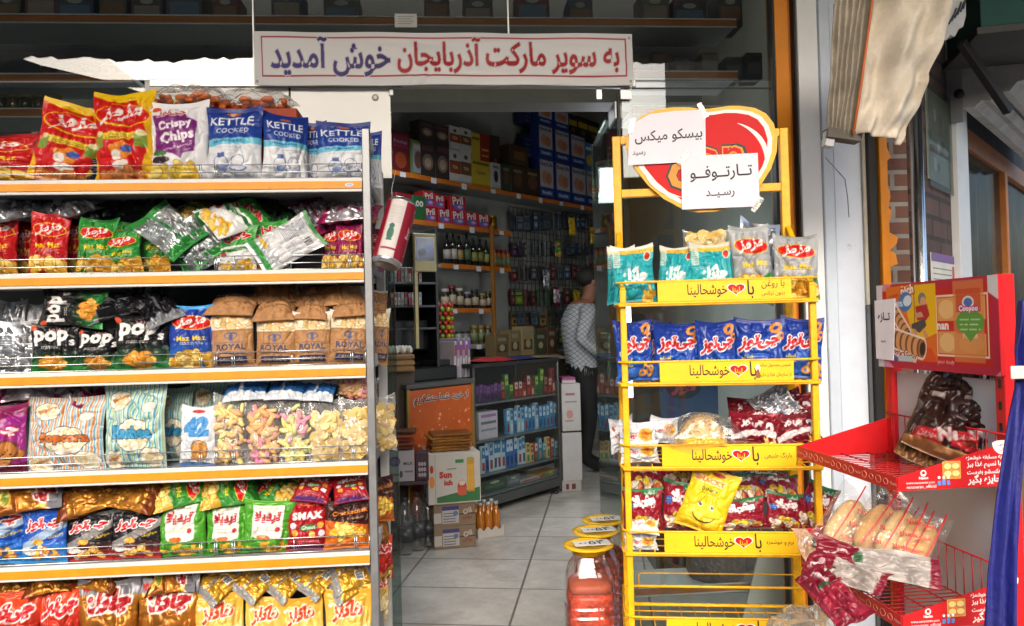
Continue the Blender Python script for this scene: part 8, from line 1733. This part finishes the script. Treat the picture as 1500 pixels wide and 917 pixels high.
# ================================================================== THE MAN IN THE SHOP
def skin_body(name, joints, edges, mats, faces_fn, parent, levels=2):
    me = bpy.data.meshes.new(name); me.from_pydata([j[0] for j in joints], edges, [])
    o = bpy.data.objects.new(name, me); COL.objects.link(o); sk = o.modifiers.new('skin', 'SKIN'); sk.use_smooth_shade = True
    for i, j in enumerate(joints):
        r = j[1]; me.skin_vertices[0].data[i].radius = r if isinstance(r, tuple) else (r, r)
    me.skin_vertices[0].data[0].use_root = True
    ss_ = o.modifiers.new('smooth', 'SUBSURF'); ss_.levels = levels; ss_.render_levels = levels
    dgr = bpy.context.evaluated_depsgraph_get(); m2 = bpy.data.meshes.new_from_object(o.evaluated_get(dgr)); bpy.data.objects.remove(o)
    m2.materials.clear()
    for m in mats: m2.materials.append(m)
    for p in m2.polygons: p.material_index = faces_fn(p.center); p.use_smooth = True
    return m2
def checked():
    m = bpy.data.materials.new('checked_shirt'); m.use_nodes = True; nt = m.node_tree; N = nt.nodes; L = nt.links; b = N['Principled BSDF']; tc = N.new('ShaderNodeTexCoord')
    br = N.new('ShaderNodeTexBrick'); br.offset = 0; br.inputs['Scale'].default_value = 1; br.inputs['Brick Width'].default_value = .03; br.inputs['Row Height'].default_value = .03; br.inputs['Mortar Size'].default_value = .002
    br.inputs['Color1'].default_value = (.36, .38, .40, 1); br.inputs['Color2'].default_value = (.33, .35, .37, 1); br.inputs['Mortar'].default_value = (.10, .11, .13, 1)
    mp = N.new('ShaderNodeMapping'); mp.inputs['Rotation'].default_value = (math.radians(90), 0, math.radians(40)); L.new(tc.outputs['Object'], mp.inputs[0]); L.new(mp.outputs[0], br.inputs['Vector']); L.new(br.outputs['Color'], b.inputs['Base Color']); b.inputs['Roughness'].default_value = .85; return m
SHIRT = checked(); TROU = mat('0e0e10', .8, var=.2); SKIN = mat('8a5c46', .6, var=.08); HAIR = mat('15120f', .7, var=.2, bump=.4); SHOE = mat('0b0b0c', .4)
pm = ground(857, 690); MM_ = frame(pm.x, pm.y, 0, 12) @ S(1.16, 1.12, 1)
# local axes: x to the right (the way he faces), y away from the camera
J = [((0, 0, .95), (.15, .125)), ((-.015, 0, 1.12), (.155, .135)), ((-.03, 0, 1.30), (.165, .15)), ((0, 0, 1.43), (.15, .12)), ((.05, 0, 1.50), (.06, .055)), ((.075, 0, 1.57), (.055, .055)), ((.095, 0, 1.65), (.085, .075)), ((.10, 0, 1.74), (.08, .072)),
     ((.01, -.20, 1.42), .062), ((-.09, -.27, 1.17), .050), ((.10, -.24, 1.02), .040), ((.16, -.22, 1.03), .034), ((.01, .20, 1.42), .062), ((-.05, .27, 1.18), .05), ((.14, .2, 1.03), .038),
     ((.0, -.095, .84), .098), ((.02, -.10, .50), .066), ((-.03, -.10, .11), .046), ((.10, -.11, .035), (.040, .032)), ((.0, .095, .84), .098), ((.05, .10, .50), .066), ((.04, .10, .11), .046), ((.17, .11, .035), (.040, .032)),
     ((.19, -.215, 1.03), .030), ((.188, -.212, 1.02), .022)]
E_ = [(0, 1), (1, 2), (2, 3), (3, 4), (4, 5), (5, 6), (6, 7), (3, 8), (8, 9), (9, 10), (10, 11), (3, 12), (12, 13), (13, 14), (0, 15), (15, 16), (16, 17), (17, 18), (0, 19), (19, 20), (20, 21), (21, 22), (11, 23)]
J = J[:24]
# fingers and thumb rooted in the palm
FJ = []
for k, (dz, ln) in enumerate(((.022, .062), (.008, .072), (-.006, .068), (-.019, .055))):
    n = len(J); b0 = Vector((.20, -.215, 1.03 + dz)); J += [(tuple(b0 + Vector((.018, 0, 0))), .010), (tuple(b0 + Vector((.018 + ln * .45, .004, -.008))), .009), (tuple(b0 + Vector((.014 + ln * .7, .012, -.024))), .0075)]; E_ += [(23, n), (n, n + 1), (n + 1, n + 2)]
n = len(J); J += [((.185, -.212, 1.068), .011), ((.215, -.20, 1.085), .009)]; E_ += [(11, n), (n, n + 1)]
def mf(c):
    if c.z > 1.485 or (c.x > .125 and .95 < c.z < 1.12 and abs(c.y) > .13): return 2
    if c.z > .93: return 0
    if c.z < .075: return 3
    return 1
me = skin_body('person', J, E_, [SHIRT, TROU, SKIN, SHOE], mf, None)
man = link('person', me, None, MM_, 'man in a grey checked shirt and black trousers standing at the back of the shop', 'person')
def blob(name, c, r, m, sub=3):
    me = bpy.data.meshes.new(name); bm_ = bmesh.new(); bmesh.ops.create_icosphere(bm_, subdivisions=sub, radius=1)
    for v in bm_.verts: v.co = Vector((c[0] + v.co.x * r[0], c[1] + v.co.y * r[1], c[2] + v.co.z * r[2]))
    for f in bm_.faces: f.smooth = True
    bm_.to_mesh(me); bm_.free(); me.materials.append(m); return link(name, me, man)
blob('hair', (.07, 0, 1.725), (.105, .09, .095), HAIR); 
for s_ in (-1, 1): blob('ear', (.085, s_ * .078, 1.67), (.020, .010, .030), SKIN, 2); blob('eye', (.172, s_ * .03, 1.685), (.008, .012, .008), mat('1c1816', .3), 2)
blob('nose', (.185, 0, 1.655), (.020, .014, .024), SKIN, 2); blob('mouth', (.168, 0, 1.615), (.012, .024, .006), mat('7a4038', .5), 2)
MB().lathe([(.135, .93), (.142, .932), (.142, .962), (.135, .964)], mat('151210', .5), 24).build('belt', man)
b = MB()
for k in range(5): b.tube([(-.03 + .012 * k, -.165, .93), (-.035 + .016 * k, -.175, .86 + .01 * (k % 2))], .004, mat('8a8a84', .3, .8), 5)
b.build('key_bunch', man)
